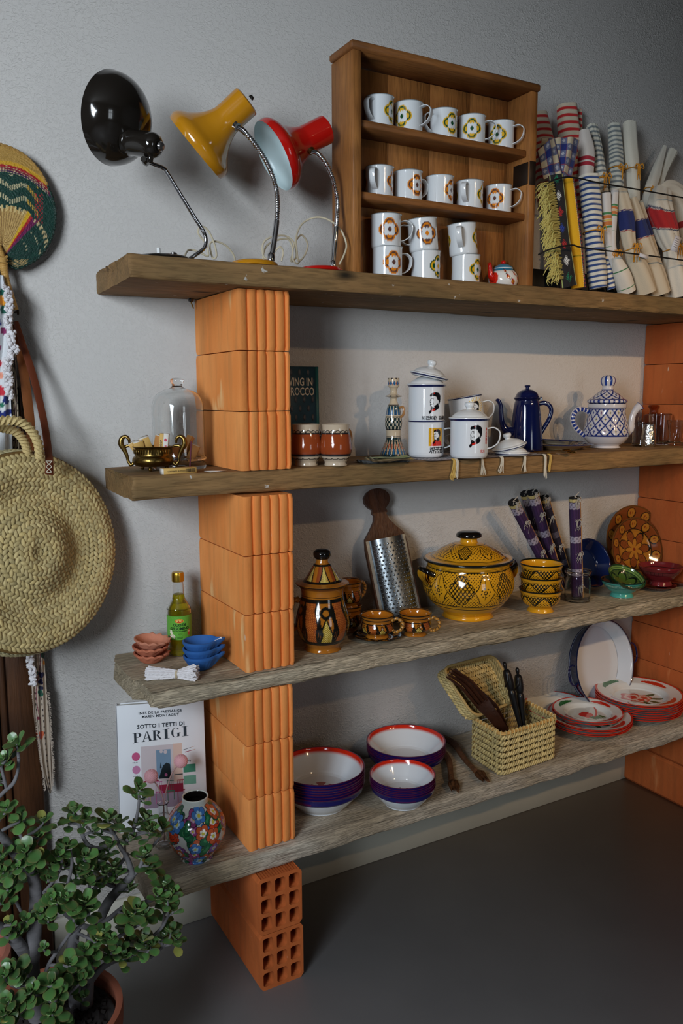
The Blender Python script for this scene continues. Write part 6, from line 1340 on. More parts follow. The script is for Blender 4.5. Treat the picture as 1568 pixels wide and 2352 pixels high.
# frame of the cover: enlargement pixels -> metres; (130..1160, 190..1600)
ux = lambda X: (X-118)/(1172-118)*Wb; uz = lambda Y: bh-(Y-188)/(1606-188)*bh*.985
sk = lambda X, Y: uz(Y+(X-640)*.055)
def rect(X0, Y0, X1, Y1, mi, lv=1):
    mb.add([(ux(X0), -.0002*lv, uz(Y1)), (ux(X1), -.0002*lv, uz(Y1)), (ux(X1), -.0002*lv, uz(Y0)), (ux(X0), -.0002*lv, uz(Y0))], [[0, 1, 2, 3]], mi)
def poly(P, mi, lv=2): mb.add([(ux(x), -.0002*lv, uz(y)) for x, y in P], [list(range(len(P)))[::-1] if sum(P[i][0]*P[(i+1) % len(P)][1]-P[(i+1) % len(P)][0]*P[i][1] for i in range(len(P))) < 0 else list(range(len(P)))], mi)
def circ(X, Y, r, mi, lv=1): poly([(X+r*math.cos(a), Y+r*math.sin(a)) for a in np.linspace(0, 2*PI, 25)[:-1]], mi, lv)
def tx(s, X, Y, size, sx=1., bold=0., mi=1, sp=1.1): mb.text(s, size, mi, M=T(ux(X), -.0003, uz(Y))@FX, sx=sx, bold=bold, spacing=sp)
tx('INES DE LA FRESSANGE', 644, 292, .0088, 1.05, .00025); tx('MARIN MONTAGUT', 645, 334, .0088, 1.05, .00025)
tx('SOTTO I TETTI DI', 648, 444, .0135, .98, .0004)
# heavy display capitals
def cap(s, X0, X1, Y0, Y1):
    """fat-face letters from strokes: thick stems, hairlines and flat serifs"""
    n = len(s); w = (X1-X0)/n
    R = {'P': [('t', .18, .40, 0, 1), ('s', .05, .55, 1), ('s', .05, .55, 0), ('b', .40, .88, .0, .52)],
         'A': [('d', .08, .44, .10), ('d', .92, .50, .30), ('h', .25, .75, .66), ('s', -.02, .30, 1), ('s', .58, 1.05, 1)],
         'R': [('t', .18, .40, 0, 1), ('s', .05, .55, 1), ('s', .05, .5, 0), ('b', .40, .84, .0, .50), ('k', .55, .88, .5, 1)],
         'I': [('t', .36, .64, 0, 1), ('s', .18, .82, 1), ('s', .18, .82, 0)],
         'G': [('c', .5, .5), ('t', .66, .86, .58, .95), ('s', .5, .98, .58)]}
    for i, ch in enumerate(s):
        x0 = X0+i*w; fx = lambda a: x0+a*w*1.10-w*.04; fy = lambda b, a=.5: Y0+(Y1-Y0)*b-(fx(a)-640)*.055
        for q in R[ch]:
            if q[0] == 't': poly([(fx(q[1]), fy(q[3], q[1])), (fx(q[2]), fy(q[3], q[2])), (fx(q[2]), fy(q[4], q[2])), (fx(q[1]), fy(q[4], q[1]))], 1)
            if q[0] == 's': poly([(fx(q[1]), fy(q[3], q[1])-2.5), (fx(q[2]), fy(q[3], q[2])-2.5), (fx(q[2]), fy(q[3], q[2])+2.5), (fx(q[1]), fy(q[3], q[1])+2.5)], 1)
            if q[0] == 'h': poly([(fx(q[1]), fy(q[3], q[1])-2.5), (fx(q[2]), fy(q[3], q[2])-2.5), (fx(q[2]), fy(q[3], q[2])+2.5), (fx(q[1]), fy(q[3], q[1])+2.5)], 1)
            if q[0] == 'd': poly([(fx(q[2])-2, fy(0, q[2])), (fx(q[2])+w*.06, fy(0, q[2])), (fx(q[1])+(w*q[3] if q[1] < .5 else 0), fy(1, q[1])), (fx(q[1])-(w*q[3]*.9 if q[1] > .5 else w*.0), fy(1, q[1]))], 1)
            if q[0] == 'k': poly([(fx(q[1])-w*.1, fy(q[3], q[1])), (fx(q[1])+w*.10, fy(q[3], q[1])), (fx(q[2])+w*.14, fy(q[4], q[2])), (fx(q[2])-w*.10, fy(q[4], q[2]))], 1)
            if q[0] in 'bc':
                if q[0] == 'b': cx_, cy_, rx, ry, a0, a1 = q[1], (q[3]+q[4])/2, q[2]-q[1], (q[4]-q[3])/2, -PI/2, PI/2
                else: cx_, cy_, rx, ry, a0, a1 = .5, .5, .42, .5, PI*.18, PI*1.80
                A = np.linspace(a0, a1, 26) if q[0] == 'b' else np.linspace(a0, a1, 26)
                for j in range(25):
                    P = []
                    for a, o in ((A[j], 1), (A[j+1], 1), (A[j+1], 0), (A[j], 0)):
                        if q[0] == 'b': th_ = .05+.17*abs(math.cos(a)); e = 1 if o else 1-th_/max(rx, .3)*1.15
                        else: th_ = .05+.20*abs(math.cos(a)); e = 1 if o else 1-th_*1.9
                        xx_ = cx_+rx*e*math.cos(a); yy_ = cy_+ry*(1 if o else 1-.05/ry*.8)*math.sin(a)
                        P.append((fx(xx_), fy(yy_, xx_)))
                    poly(P, 1)
cap('PARIGI', 306, 990, 494, 602)
rect(398, 668, 890, 1378, 7, 1); rect(578, 722, 752, 1040, 8, 2); rect(782, 664, 890, 1100, 12, 2); rect(600, 1130-10, 890, 1215, 10, 3); rect(420, 1060, 600, 1075, 10, 3)
rect(420, 1215, 890, 1378, 13, 2); poly([(600, 1050), (640, 940), (660, 900), (700, 870), (740, 890), (752, 1050)], 9, 3); poly([(620, 930), (628, 860), (640, 930)], 9, 3); rect(790, 1012, 890, 1022, 9, 3); circ(690, 1010, 18, 11, 4); circ(640, 740, 20, 7, 3); circ(690, 748, 22, 7, 3)
for x0, mi in ((560, 11), (700, 14), (820, 10)):
    for k in range(4): rect(x0+k*22, 1080, x0+k*22+5, 1200, mi, 5)
    rect(x0-4, 1076, x0+82, 1084, mi, 5); rect(x0-4, 1190, x0+90, 1204, mi, 5); rect(x0, 1200, x0+8, 1330, mi, 5); rect(x0+74, 1200, x0+82, 1300, mi, 5)
for k in range(3): rect(430+k*30, 1200, 436+k*30, 1320, 15, 5)
circ(338, 776, 48, 3); circ(338, 926, 47, 4); tx('NEUD 1', 336, 843, .0042); tx('NEUD 2', 336, 998, .0042)
rect(900, 912, 1048, 1004, 5); rect(900, 1040, 1050, 1140, 6); tx('Neuilly', 950, 872, .007, .8); poly([(905, 742), (1000, 720), (1000, 724), (905, 748)], 1); poly([(1000, 719), (1050, 706), (1050, 712), (1000, 725)], 12); poly([(925, 768), (1010, 752), (1010, 758), (925, 776)], 10); poly([(1010, 751), (1052, 743), (1052, 752), (1010, 759)], 12)
mb.text('T', .018, 3, M=T(-.0003, .015, uz(300))@RZ(-PI/2)@FX)
mb.build('cover', ms, bk, smooth=0); bk.rotation_euler = (Matrix.Rotation(ang, 4, 'Z')@lean).to_euler()
for ch in bk.children: pass
# small glass bottle with two pink flower balls
p = at(377, 1930, -.165); p.z = Z4
mb = MB(); mb.lathe([(0, 0), (.021, 0), (.023, .003), (.023, .06), (.019, .072), (.012, .082), (.011, .105), (.014, .108), (.012, .109), (.0095, .104), (.010, .082), (.017, .070), (.021, .06), (.021, .006), (0, .005)], 48, m=80); tag(mb.build('glass_bud_vase', glass, loc=p), 'small clear glass bud vase behind the flowered vase, holding two pink flower stems', 'vase')
def flower(tip, mid, label):
    o = thing('craspedia_flower', label, 'flower', p+Vector((0, 0, .012)), 0, 'pink dried ball flowers in the bud vase')
    mb = MB(); mb.tube([p+Vector((0, 0, .010)), p+Vector((.002, 0, .10)), mid, tip], [.0013, .0014, .0016, .0020], 8, m=40); mb.build('stem', mat('dusty_pink_stem', (176, 140, 136), .7), o, world=True)
    mb = MB(); nn = 260; r = .0158
    mb.lathe([(0, -r), (r*.5, -r*.87), (r*.87, -r*.5), (r, 0), (r*.87, r*.5), (r*.5, r*.87), (0, r)], 32, m=20, M=T(tip))
    for k in range(nn):
        z = 1-2*(k+.5)/nn; a = k*2.39996; q = math.sqrt(1-z*z); n_ = Vector((q*math.cos(a), q*math.sin(a), z)); mb.lathe([(.0011, -.0002), (.0010, .0006), (0, .0010)], 6, M=T(tip+n_*r)@frame(n_))
    mb.build('flower_head', mat('pale_pink_bloom', (226, 170, 176), .85), o, world=True)
flower(at(347, 1783, -.155), at(368, 1818, -.16), 'pale pink ball flower, left and lower of the two'); flower(at(415, 1748, -.16), at(391, 1785, -.163), 'pale pink ball flower, right and higher of the two')
# flowered porcelain vase
p = on(452, 1965, Z4); rs = np.random.RandomState(11); FW_ = []
for k in range(230):
    FW_.append((rs.uniform(-PI, PI), rs.uniform(.006, .124), rs.randint(0, 7), rs.uniform(0, 6), rs.uniform(.012, .020)))
PAL = [((206, 66, 30), (228, 200, 190)), ((150, 66, 120), (206, 170, 196)), ((66, 120, 186), (170, 206, 226)), ((196, 90, 50), (230, 220, 210)), ((34, 96, 62), (60, 130, 84)), ((124, 84, 150), (190, 180, 210)), ((40, 84, 60), (96, 140, 80))]
def vase_p(U, Z, R, inner):
    c = fill(U, (196, 196, 190)); best = np.full(U.shape, 9.); 
    for (u0, z0, kind, ph, r) in FW_:
        a = wrp(U-u0)*np.maximum(R, .03); b = Z-z0; d = np.hypot(a, b); th = np.arctan2(b, a)+ph
        if kind in (4, 6): rad = r*1.1*(.35+.65*np.abs(np.cos(th))**2)
        else: rad = r*(.74+.26*np.abs(np.cos(th*2.5)))
        s_ = d/np.maximum(rad, 1e-5); m = (s_ < 1) & ~inner; A_, B_ = PAL[kind]
        put(c, m, B_); put(c, m & (s_ > .45), A_); put(c, m & (s_ > .93), (36, 34, 40)); put(c, m & (np.abs(np.cos(th*2.5)) < .12) & (kind not in (4, 6)), (60, 40, 50)); 
        if kind not in (4, 6): put(c, m & (d < r*.2), (206, 190, 70))
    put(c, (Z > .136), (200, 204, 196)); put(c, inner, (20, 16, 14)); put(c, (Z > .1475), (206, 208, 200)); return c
mb = MB(); mb.lathe([(0, 0), (.036, 0), (.037, .004), (.040, .008), (.055, .028), (.0665, .052), (.069, .072), (.064, .096), (.052, .116), (.038, .129), (.031, .134), (.0300, .140), (.0305, .148), (.0285, .1495), (.026, .146), (.0255, .135), (.03, .12), (0, .06)], 440, col=vase_p, m=300); tag(mb.build('porcelain_vase', glaze, loc=p), 'round porcelain vase densely painted with flowers, beside the white book', 'vase')

# enamel bowls in three stacks
bowl_m = {}
def enbowl(r, h, motif):
    def f(U, Z, R, inner):
        c = fill(U, (214, 218, 222)); put(c, ~inner & (Z > h*.60), (26, 22, 88)); put(c, ~inner & (Z > h*.985), (90, 26, 60)); put(c, ~inner & (Z > h*.60) & (np.sin(U*3+r*90) > .6) & (Z > h*.74) & (Z < h*.80), (90, 26, 66))
        t = np.clip((R/r-.90)/.035, 0, 1); k = inner[..., None]*t[..., None]; c = c*(1-k)+np.array(S(206, 44, 22))*k
        if motif == 1:
            th = U; q = R/r; put(c, inner & (q < .30) & (q > .10) & (np.abs(np.cos(th*2.5)) > .5), (150, 44, 34))
        if motif == 2: q = R/r; put(c, inner & (q < .30) & (q > .05) & (np.abs(np.sin(U*4+q*5)) < .25), (60, 74, 70)); put(c, inner & (q < .12), (150, 44, 34))
        return c
    pr = [(0, 0), (r*.52, 0), (r*.56, h*.03), (r*.70, h*.24), (r*.83, h*.52), (r*.88, h*.66), (r*.955, h*.72), (r*.975, h*.90), (r, h*.98), (r*.995, h), (r*.965, h*.985), (r*.945, h*.90), (r*.86, h*.66), (r*.68, h*.24), (r*.54, h*.05), (0, h*.035)]
    mb = MB(); mb.lathe(pr, 200, col=f, m=110); return mb
def stack(px, py, r, h, n, dz, label, tops, motif, group):
    p = on(px, py, Z4) if isinstance(py, (int, float)) else py; proto = None
    for k in range(n):
        q = p+Vector((random.uniform(-.0008, .0008), random.uniform(-.0008, .0008), k*dz+.0008))
        if proto is None: o = proto = enbowl(r, h, motif).build('enamel_bowl', enam, loc=q)
        else: o = proto.copy(); COL.objects.link(o); o.location = q
        o.rotation_euler = (random.uniform(-.004, .004), random.uniform(-.004, .004), random.uniform(0, 6)); tag(o, tops[k], 'bowl', group)
ordn = ['lowest', 'second', 'third', 'fourth', 'fifth', 'sixth', 'seventh']
def names(base, n): return [base+(', %s from the bottom' % ordn[k] if 0 < k < n-1 else (', lowest of the stack' if k == 0 else ', topmost of the stack')) for k in range(n)]
stack(738, 1846, .1140, .066, 7, .0068, '', names('large red-rimmed blue and white enamel bowl touching the left pier', 7), 1, 'large enamel bowls by the pier')
_p = at(932, 1700, -.119); _p.z = Z4
stack(932, _p, .1130, .060, 5, .0066, '', names('wide red-rimmed enamel bowl at the wall', 5), 0, 'wide enamel bowls at the wall')
stack(924, 1842, .0865, .054, 6, .0052, '', names('small red-rimmed enamel bowl at the front', 6), 2, 'small enamel bowls in front')

# carved root spoons
rootw = wood_mat('root_wood', (120, 76, 44), (90, 54, 30), (66, 40, 24), 6, (4, 4, 4), .6, .5)
def root(pts, r, label):
    P = [on(x, y, Z4+z) for x, y, z in pts]; o = thing('carved_root', label, 'wooden utensil', P[0], 0, 'gnarled root servers'); mb = MB(); mb.tube(P, r, 12, m=50, shape=lambda a, t: 1+.12*np.sin(3*a+9*t)); mb.build('handle', rootw, o, world=True)
    mb = MB(); e = P[-1]; d = (P[-1]-P[-3]).normalized()
    for k in range(7):
        a = k*2*PI/7; s_ = Vector((-d.y, d.x, 0))*math.cos(a)*.009+Vector((0, 0, 1))*abs(math.sin(a))*.009
        mb.tube([e-d*.03, e-d*.012+s_*1.3, e+d*.012+s_*.9, e+d*.030+s_*1.2], [.004, .0055, .0045, .001], 8, m=16)
    mb.build('carved_tip', rootw, o, world=True)
root([(985, 1705, .012), (1012, 1722, .012), (1030, 1748, .012), (1034, 1778, .012), (1042, 1808, .010)], [.008, .010, .009, .008, .010], 'gnarled brown root server, left of the two, between bowls and basket')
root([(1008, 1690, .020), (1042, 1708, .016), (1062, 1738, .012), (1086, 1764, .010), (1106, 1786, .009)], [.008, .010, .008, .007, .009], 'gnarled brown root server, right of the two, nearest the basket')

# ---------------------------------------------------------------- straw basket with lid
strawm = mat('straw', vc=True, rough=.65, bump=(220, .25, (1, 1, .2)))
def pad(mb, c, u, v, nn_, a, b, bulge, col, tw_=0.):
    """small raised leaf: half length a along u, half width b along v, bulging along nn_"""
    u = np.array(u); v = np.array(v); nn_ = np.array(nn_); c = np.array(c); G = np.zeros((5, 5, 3)); CC = np.zeros((5, 5, 3))
    for i, s_ in enumerate((-1, -.6, 0, .6, 1)):
        wv = math.sqrt(max(0, 1-s_*s_*.82))
        for j, t_ in enumerate((-1, -.55, 0, .55, 1)):
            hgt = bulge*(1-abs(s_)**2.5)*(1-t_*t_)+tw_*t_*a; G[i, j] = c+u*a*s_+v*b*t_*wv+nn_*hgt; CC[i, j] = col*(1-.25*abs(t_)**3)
    mb.grid(G, 0, CC)
def straw_col(rs_, base=(206, 182, 122)):
    k = rs_.uniform(.90, 1.08); h = rs_.uniform(-5, 5); return np.array(S(min(255, base[0]*k), min(255, (base[1]+h*.4)*k), min(255, (base[2]+h)*k)))
rs = np.random.RandomState(3)
def rounded(P, r, n=6):
    out = []; m_ = len(P)
    for i in range(m_):
        p0, p1, p2 = np.array(P[i-1], float), np.array(P[i], float), np.array(P[(i+1) % m_], float); a = p1+(p0-p1)/np.linalg.norm(p0-p1)*r; b = p1+(p2-p1)/np.linalg.norm(p2-p1)*r
        for t in np.linspace(0, 1, n): out.append((1-t)**2*a+2*t*(1-t)*p1+t*t*b)
    return np.array(out)
def resample(P, step):
    Q = np.vstack([P, P[:1]]); L_ = np.concatenate([[0], np.cumsum(np.linalg.norm(np.diff(Q, axis=0), axis=1))]); n = int(L_[-1]/step); s_ = np.linspace(0, L_[-1], n, endpoint=False)
    return np.stack([np.interp(s_, L_, Q[:, k]) for k in range(Q.shape[1])], 1)
c1, c2, c3 = on(1150, 1786, Z4), on(1078, 1738, Z4), on(1276, 1742, Z4)
e1, e2 = (c3-c1), (c2-c1); c4 = c3+e2
bc = (c3+c2)/2; bk_ = thing('straw_basket', 'small square open-weave straw basket with its lid tipped back, holding servers', 'basket', bc)
P = rounded([(c1.x, c1.y), (c3.x, c3.y), (c4.x, c4.y), (c2.x, c2.y)], .022); cen = P.mean(0); BHt = .128
mb = MB(); rows = 7
for r in range(rows):
    zc = Z4+.010+r*(BHt-.016)/(rows-.5); Q = resample(P, .0098); nq = len(Q)
    for i in range(nq):
        q = Q[i]; t = Q[(i+1) % nq]-Q[i-1]; t /= np.linalg.norm(t); nrm = np.array([t[1], -t[0], 0]); nrm *= np.sign(np.dot(nrm[:2], q-cen)); up_ = np.array([t[0]*.55, t[1]*.55, .8]); up_ /= np.linalg.norm(up_)
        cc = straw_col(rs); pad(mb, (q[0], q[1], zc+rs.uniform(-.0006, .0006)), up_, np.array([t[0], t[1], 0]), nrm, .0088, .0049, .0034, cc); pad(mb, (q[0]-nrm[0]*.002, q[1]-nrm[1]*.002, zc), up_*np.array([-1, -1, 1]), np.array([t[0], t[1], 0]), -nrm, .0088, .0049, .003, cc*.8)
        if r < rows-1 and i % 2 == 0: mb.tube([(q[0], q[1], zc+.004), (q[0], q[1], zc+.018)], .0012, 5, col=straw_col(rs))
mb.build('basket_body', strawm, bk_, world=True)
mb = MB(); Q = resample(P, .007); 
for q_, z in ((0, 0), (1, .006)): mb.tube([(a+0, b, Z4+BHt-.004+z*.6) for a, b in np.vstack([Q, Q[:2]])], .0032, 8, col=np.array(S(206, 160, 90)))
for i in range(0, len(Q), 2):
    q = Q[i]; t = Q[(i+1) % len(Q)]-Q[i-1]; t /= np.linalg.norm(t); mb.tube([(q[0]+t[1]*s_*.0042, q[1]-t[0]*s_*.0042, Z4+BHt-.001+z) for s_, z in ((1, -.008), (1.1, 0), (.5, .005), (-.5, .005), (-1.1, 0), (-1, -.008))], .0018, 5, col=straw_col(rs), m=10)
mb.build('rim', strawm, bk_, world=True)
mb = MB(); mb.add([(x, y, Z4+.003) for x, y in P], [list(range(len(P)))], 0, np.array(S(150, 124, 76))); mb.build('basket_floor', strawm, bk_, world=True, smooth=0)
# lid: shallow rounded tray standing open behind the left side
la, lb_, lc_, ld = at(1080, 1652, -.20), at(1182, 1612, -.155), at(1140, 1500, -.085), at(1006, 1540, -.11)
ctr = (la+lb_+lc_+ld)/4; LU = (lb_-la).normalized(); nl = LU.cross((ld-la)).normalized(); 
if nl.dot(CAMP-ctr) < 0: nl = -nl
LV_ = nl.cross(LU); LV_ = LV_ if LV_.dot(ld-la) > 0 else -LV_
pts2 = [((q-ctr).dot(LU), (q-ctr).dot(LV_)) for q in (la, lb_, lc_, ld)]; P2 = rounded(pts2, .035, 7)
mb = MB(); rs2 = np.random.RandomState(8)
def L3(x, y, z=0.): return np.array(ctr+LU*x+LV_*y+nl*z)
Q = resample(P2, .010); nq = len(Q)
for lay in range(3):
    for i in range(nq):
        t = Q[(i+1) % nq]-Q[i-1]; t /= np.linalg.norm(t); nr = np.array([t[1], -t[0]]); nr *= np.sign(np.dot(nr, Q[i])); T3 = np.array(LU*t[0]+LV_*t[1]); N3 = np.array(LU*nr[0]+LV_*nr[1]); U3 = np.array(nl)*.8+T3*.5
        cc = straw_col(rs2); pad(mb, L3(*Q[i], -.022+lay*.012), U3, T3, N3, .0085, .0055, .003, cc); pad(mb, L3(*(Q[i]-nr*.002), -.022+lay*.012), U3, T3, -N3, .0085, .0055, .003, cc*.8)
ring = [L3(*q, .010) for q in np.vstack([Q, Q[:1]])]; mb.tube(ring, .0042, 8, col=np.array(S(180, 150, 92)))
xs_, ys_ = P2[:, 0], P2[:, 1]
for j, y in enumerate(np.arange(ys_.min(), ys_.max(), .0135)):
    for i, x in enumerate(np.arange(xs_.min(), xs_.max(), .0105)):
        if inpoly(np.array([x]), np.array([y]), P2)[0]:
            sgn = 1 if j % 2 else -1; U3 = np.array(LV_*.75+LU*.6*sgn); cc = straw_col(rs2)*rs2.uniform(.8, 1.1); pad(mb, L3(x, y, -.024+rs2.uniform(0, .004)), U3, np.array(LU), np.array(nl), .0095, .0062, .0045, cc); 
mb.add([L3(*q, -.027) for q in P2], [list(range(len(P2)))], 0, np.array(S(150, 126, 80)))
mb.build('basket_lid', strawm, bk_, world=True)
# servers in the basket
walnut = wood_mat('dark_server_wood', (70, 38, 24), (48, 26, 18), (40, 22, 14), 5, (3, 3, 3), .35, .15)
def flat_tool(path, w, th, mat_, name, label, prongs=0, group=None):
    P = [Vector(q) for q in path]; o = MB(); C = catmull(P, 60); Wd = catmull([(x, 0, 0) for x in w], 60)[:, 0]
    t = np.gradient(C, axis=0); t /= np.linalg.norm(t, axis=1)[:, None]; s_ = np.cross(t, np.array(FW)); s_ /= np.linalg.norm(s_, axis=1)[:, None]; n_ = np.cross(t, s_)
    def strip(lo, hi, i0, i1):
        G = []
        for i in range(i0, i1):
            a, b = C[i]+s_[i]*Wd[i]*lo, C[i]+s_[i]*Wd[i]*hi; k = th*(1 if i < 58 else .4); G.append([a-n_[i]*k*.3, a+n_[i]*k*.3, (a+b)/2+n_[i]*k, b+n_[i]*k*.3, b-n_[i]*k*.3, (a+b)/2-n_[i]*k])
        G = np.array(G); G = np.concatenate([G[:1].mean(1, keepdims=True).repeat(6, 1), G, G[-1:].mean(1, keepdims=True).repeat(6, 1)]); o.grid(G, 0, closed=True)
    if prongs:
        strip(-1, 1, 0, 38)
        for k in range(prongs):
            lo = -1+2*k/prongs+.0; strip(lo+.06, lo+2/prongs-.06, 36, 60)
    else: strip(-1, 1, 0, 60)
    ob = o.build(name, mat_, world=True, loc=P[0]); return tag(ob, label, 'server', group)
b0 = on(1195, 1735, Z4+.008)
flat_tool([b0, at(1140, 1655, -.225), at(1104, 1612, -.205), at(1070, 1572, -.185), at(1030, 1545, -.16)], [.007, .010, .018, .023, .017], .005, walnut, 'salad_fork', 'large dark brown wooden salad fork leaning out of the basket to the left', 4, 'wooden servers in the basket')
flat_tool([b0+Vector((.01, .03, 0)), at(1135, 1640, -.19), at(1090, 1590, -.17), at(1058, 1556, -.15), at(1042, 1538, -.14)], [.007, .010, .020, .022, .008], .005, walnut, 'salad_spoon', 'large dark brown wooden salad spoon behind the fork in the basket', 0, 'wooden servers in the basket')
ebony = mat('ebony', (20, 19, 20), .35)
def figure(bpx, tpx, yb_, yt, label):
    b, t = at(*bpx, yb_), at(*tpx, yt); d = t-b; L_ = d.length; pr = [(0, 0), (.007, 0), (.008, L_*.1), (.011, L_*.3), (.014, L_*.48), (.0155, L_*.58), (.013, L_*.62), (.0155, L_*.66), (.0175, L_*.74), (.016, L_*.84), (.0115, L_*.885), (.0055, L_*.90), (.0072, L_*.93), (.0080, L_*.96), (.0060, L_*.99), (0, L_)]
    mb = MB(); fr_ = T(b)@frame(d, up=tuple(FW)); mb.lathe(pr, 28, m=80, M=fr_@Matrix.Diagonal((.75, 1, 1, 1)))
    mb.tube([(0, .014, L_*.84), (-.006, .018, L_*.76), (-.010, .010, L_*.70), (-.013, .0, L_*.68)], .0035, 8, m=14, M=fr_); mb.tube([(0, -.014, L_*.84), (-.006, -.018, L_*.76), (-.010, -.010, L_*.72), (-.013, .0, L_*.69)], .0035, 8, m=14, M=fr_)
    o = mb.build('carved_server', ebony, world=True, loc=b); tag(o, label, 'server', 'wooden servers in the basket')
figure((1200, 1690), (1157, 1520), -.225, -.17, 'black carved figure server, left of the two in the basket'); figure((1204, 1690), (1187, 1533), -.215, -.175, 'black carved figure server, right of the two in the basket')

# ---------------------------------------------------------------- red rimmed plates
RD = (196, 44, 24)
def plate_p(r, motif):
    def f(U, Z, R, inner):
        c = fill(U, (214, 216, 214)); t = R/r; put(c, (t > .955), RD); put(c, ~inner & (t > .90), RD); X, Y = R*np.cos(U)/r, R*np.sin(U)/r
        if motif:
            for a0, col in ((2.3, (46, 104, 50)), (.75, RD), (3.9, (170, 60, 50)), (5.4, RD)):
                w = wrp(U-a0); put(c, inner & (np.abs(w) < .42) & (t > .78-.04*np.cos(w*3)) & (t < .80+.09*np.cos(w*3.4)), col)
            if motif == 1:
                for x, y, q in ((-.10, .02, .15), (.06, .0, .13), (-.02, .12, .13), (-.02, -.08, .12), (.16, .06, .10)): put(c, inner & (np.hypot(X-x, (Y-y)) < q), (206, 52, 34))
                for k in range(5): put(c, inner & ((((X-.10-.10*k)*.8+(Y+.22)*.6)/.045)**2+((-(X-.10-.10*k)*.6+(Y+.22-.05*k)*.8)/.13)**2 < 1), (50, 104, 56))
                put(c, inner & (np.abs(Y+.30-.12*X) < .012) & (X > -.1) & (X < .52), (50, 104, 56))
            else:
                for k in range(3):
                    for x, y, q in ((-.14, .06, .26-.075*k), (.14, .02, .18-.05*k), (.02, -.12, .18-.05*k)):
                        d = np.hypot(X-x, Y-y)*(1+.12*np.sin(np.arctan2(Y-y, X-x)*5+k)); put(c, inner & (d < q), ((196, 84, 70), (224, 190, 176), (200, 70, 56))[k])
                for x, y, an in ((.34, .18, .4), (.42, -.06, -.2), (.10, -.34, -1.2), (.30, -.26, -.6)): put(c, inner & ((((X-x)*math.cos(an)+(Y-y)*math.sin(an))/.14)**2+((-(X-x)*math.sin(an)+(Y-y)*math.cos(an))/.055)**2 < 1), (46, 84, 48))
        return c
    return f
def deep_plate(r, h, motif, n=300):
    pr = [(0, .001), (r*.42, .001), (r*.44, 0), (r*.50, .0015), (r*.60, h*.30), (r*.66, h*.62), (r*.72, h*.74), (r*.97, h*.96), (r, h), (r*.995, h+.0015), (r*.965, h+.001), (r*.73, h*.80), (r*.67, h*.70), (r*.58, h*.36), (r*.48, .004), (0, .0035)]
    mb = MB(); mb.lathe(pr, n, col=plate_p(r, motif), m=130); return mb
def plates(p, r, h, n, dz, motif, names_, group, rz, z0=0.):
    proto = None
    for k in range(n):
        q = p+Vector((random.uniform(-.002, .002), random.uniform(-.002, .002), z0+k*dz+.0006)); last = k == n-1
        if proto is None: proto = o = deep_plate(r, h, 0, 120).build('enamel_plate', enam, loc=q)
        elif last: o = deep_plate(r, h, motif).build('enamel_plate', enam, loc=q)
        else: o = proto.copy(); COL.objects.link(o); o.location = q
        o.rotation_euler = (random.uniform(-.012, .012), random.uniform(-.01, .01), rz if last else random.uniform(0, 6)); tag(o, names_[k], 'plate', group)
fz = math.atan2(RT.y, RT.x)
p = on(1352, 1672, Z4); plates(p, .132, .026, 4, .0068, 2, names('large red-rimmed white plate right beside the basket', 4), 'large plates beside the basket', fz)
plates(p+R_*-.008, .110, .022, 2, .0066, 1, ['small red-rimmed plate under the red flower plate beside the basket', 'small red-rimmed plate with a red flower and green leaves, topmost beside the basket'], 'small plates beside the basket', fz, .0068*3+.012)
q = deep_plate(.115, .022, 0, 160).build('enamel_plate', enam, loc=(p.x-.045, p.y+.085, Z4+.030)); q.rotation_euler = (.10, 0, 0); tag(q, 'red-rimmed plate showing only its edge behind the small plates', 'plate', 'large plates beside the basket')
p = Vector((1.640, -.172, Z4)); plates(p, .140, .028, 8, .0072, 2, [s_.replace('eighth', 'x') for s_ in ['red-rimmed rose plate, '+w_+' of the tall stack at the right pier' for w_ in ('lowest', 'second from below', 'third from below', 'fourth from below', 'fourth from top', 'third from top', 'second from top', 'topmost with pink rose')]], 'tall stack of rose plates', fz)
# round white tray with navy rim
tc_ = at(1388, 1508, -.060); r = tc_.z-Z4+.0; r = max(.12, min(.152, r))
tr = thing('enamel_tray', 'round white enamel tray with navy rim and loop handles leaning on the wall', 'tray', Vector((tc_.x, -.075, Z4+.001)))
lean = .20; turn = .10; M_ = T(Vector((tc_.x-.028, -.040, Z4+.002+r*math.cos(lean))))@RZ(turn)@RX(PI/2-lean)
mb = MB(); mb.lathe([(0, 0), (r*.80, 0), (r*.84, .003), (r*.955, .042), (r*.99, .046), (r, .048), (r*.985, .050), (r*.94, .045), (r*.83, .006), (r*.78, .003), (0, .003)], 160, m=90, M=M_, col=lambda U, Z, R, i: np.where(((R > r*.955) | ~i)[..., None], np.array(S(18, 26, 60)), np.array(S(206, 210, 216)))); mb.build('dish', enam, tr, world=True)
for a in (.05, PI+.05):
    mb = MB(); q = lambda rr, s_, z=.042: (rr*math.cos(a)-s_*math.sin(a), rr*math.sin(a)+s_*math.cos(a), z)
    mb.tube([q(r*.985, -.030), q(r*1.08, -.034), q(r*1.17, -.022), q(r*1.20, 0), q(r*1.17, .022), q(r*1.08, .034), q(r*.985, .030)], .0032, 10, m=50, M=M_); mb.build('loop_handle', mat('navy_enamel'), tr, world=True)

# ================================================================== LEFT EDGE: fan, cloth, straps, straw bag, plant
# woven palm fan hanging on the wall
fan = thing('woven_fan', 'round woven palm fan in green, red and straw colours hanging at the top left', 'fan', at(0, 480, -.02))
OUT = [(0, 333), (30, 343), (60, 360), (90, 392), (112, 432), (125, 470), (128, 500), (122, 540), (108, 570), (85, 597), (55, 614), (38, 618), (22, 611), (12, 600), (6, 588)]
KC = (2, 500)
right = catmull([(x, y, 0) for x, y in OUT], 90)[:, :2]
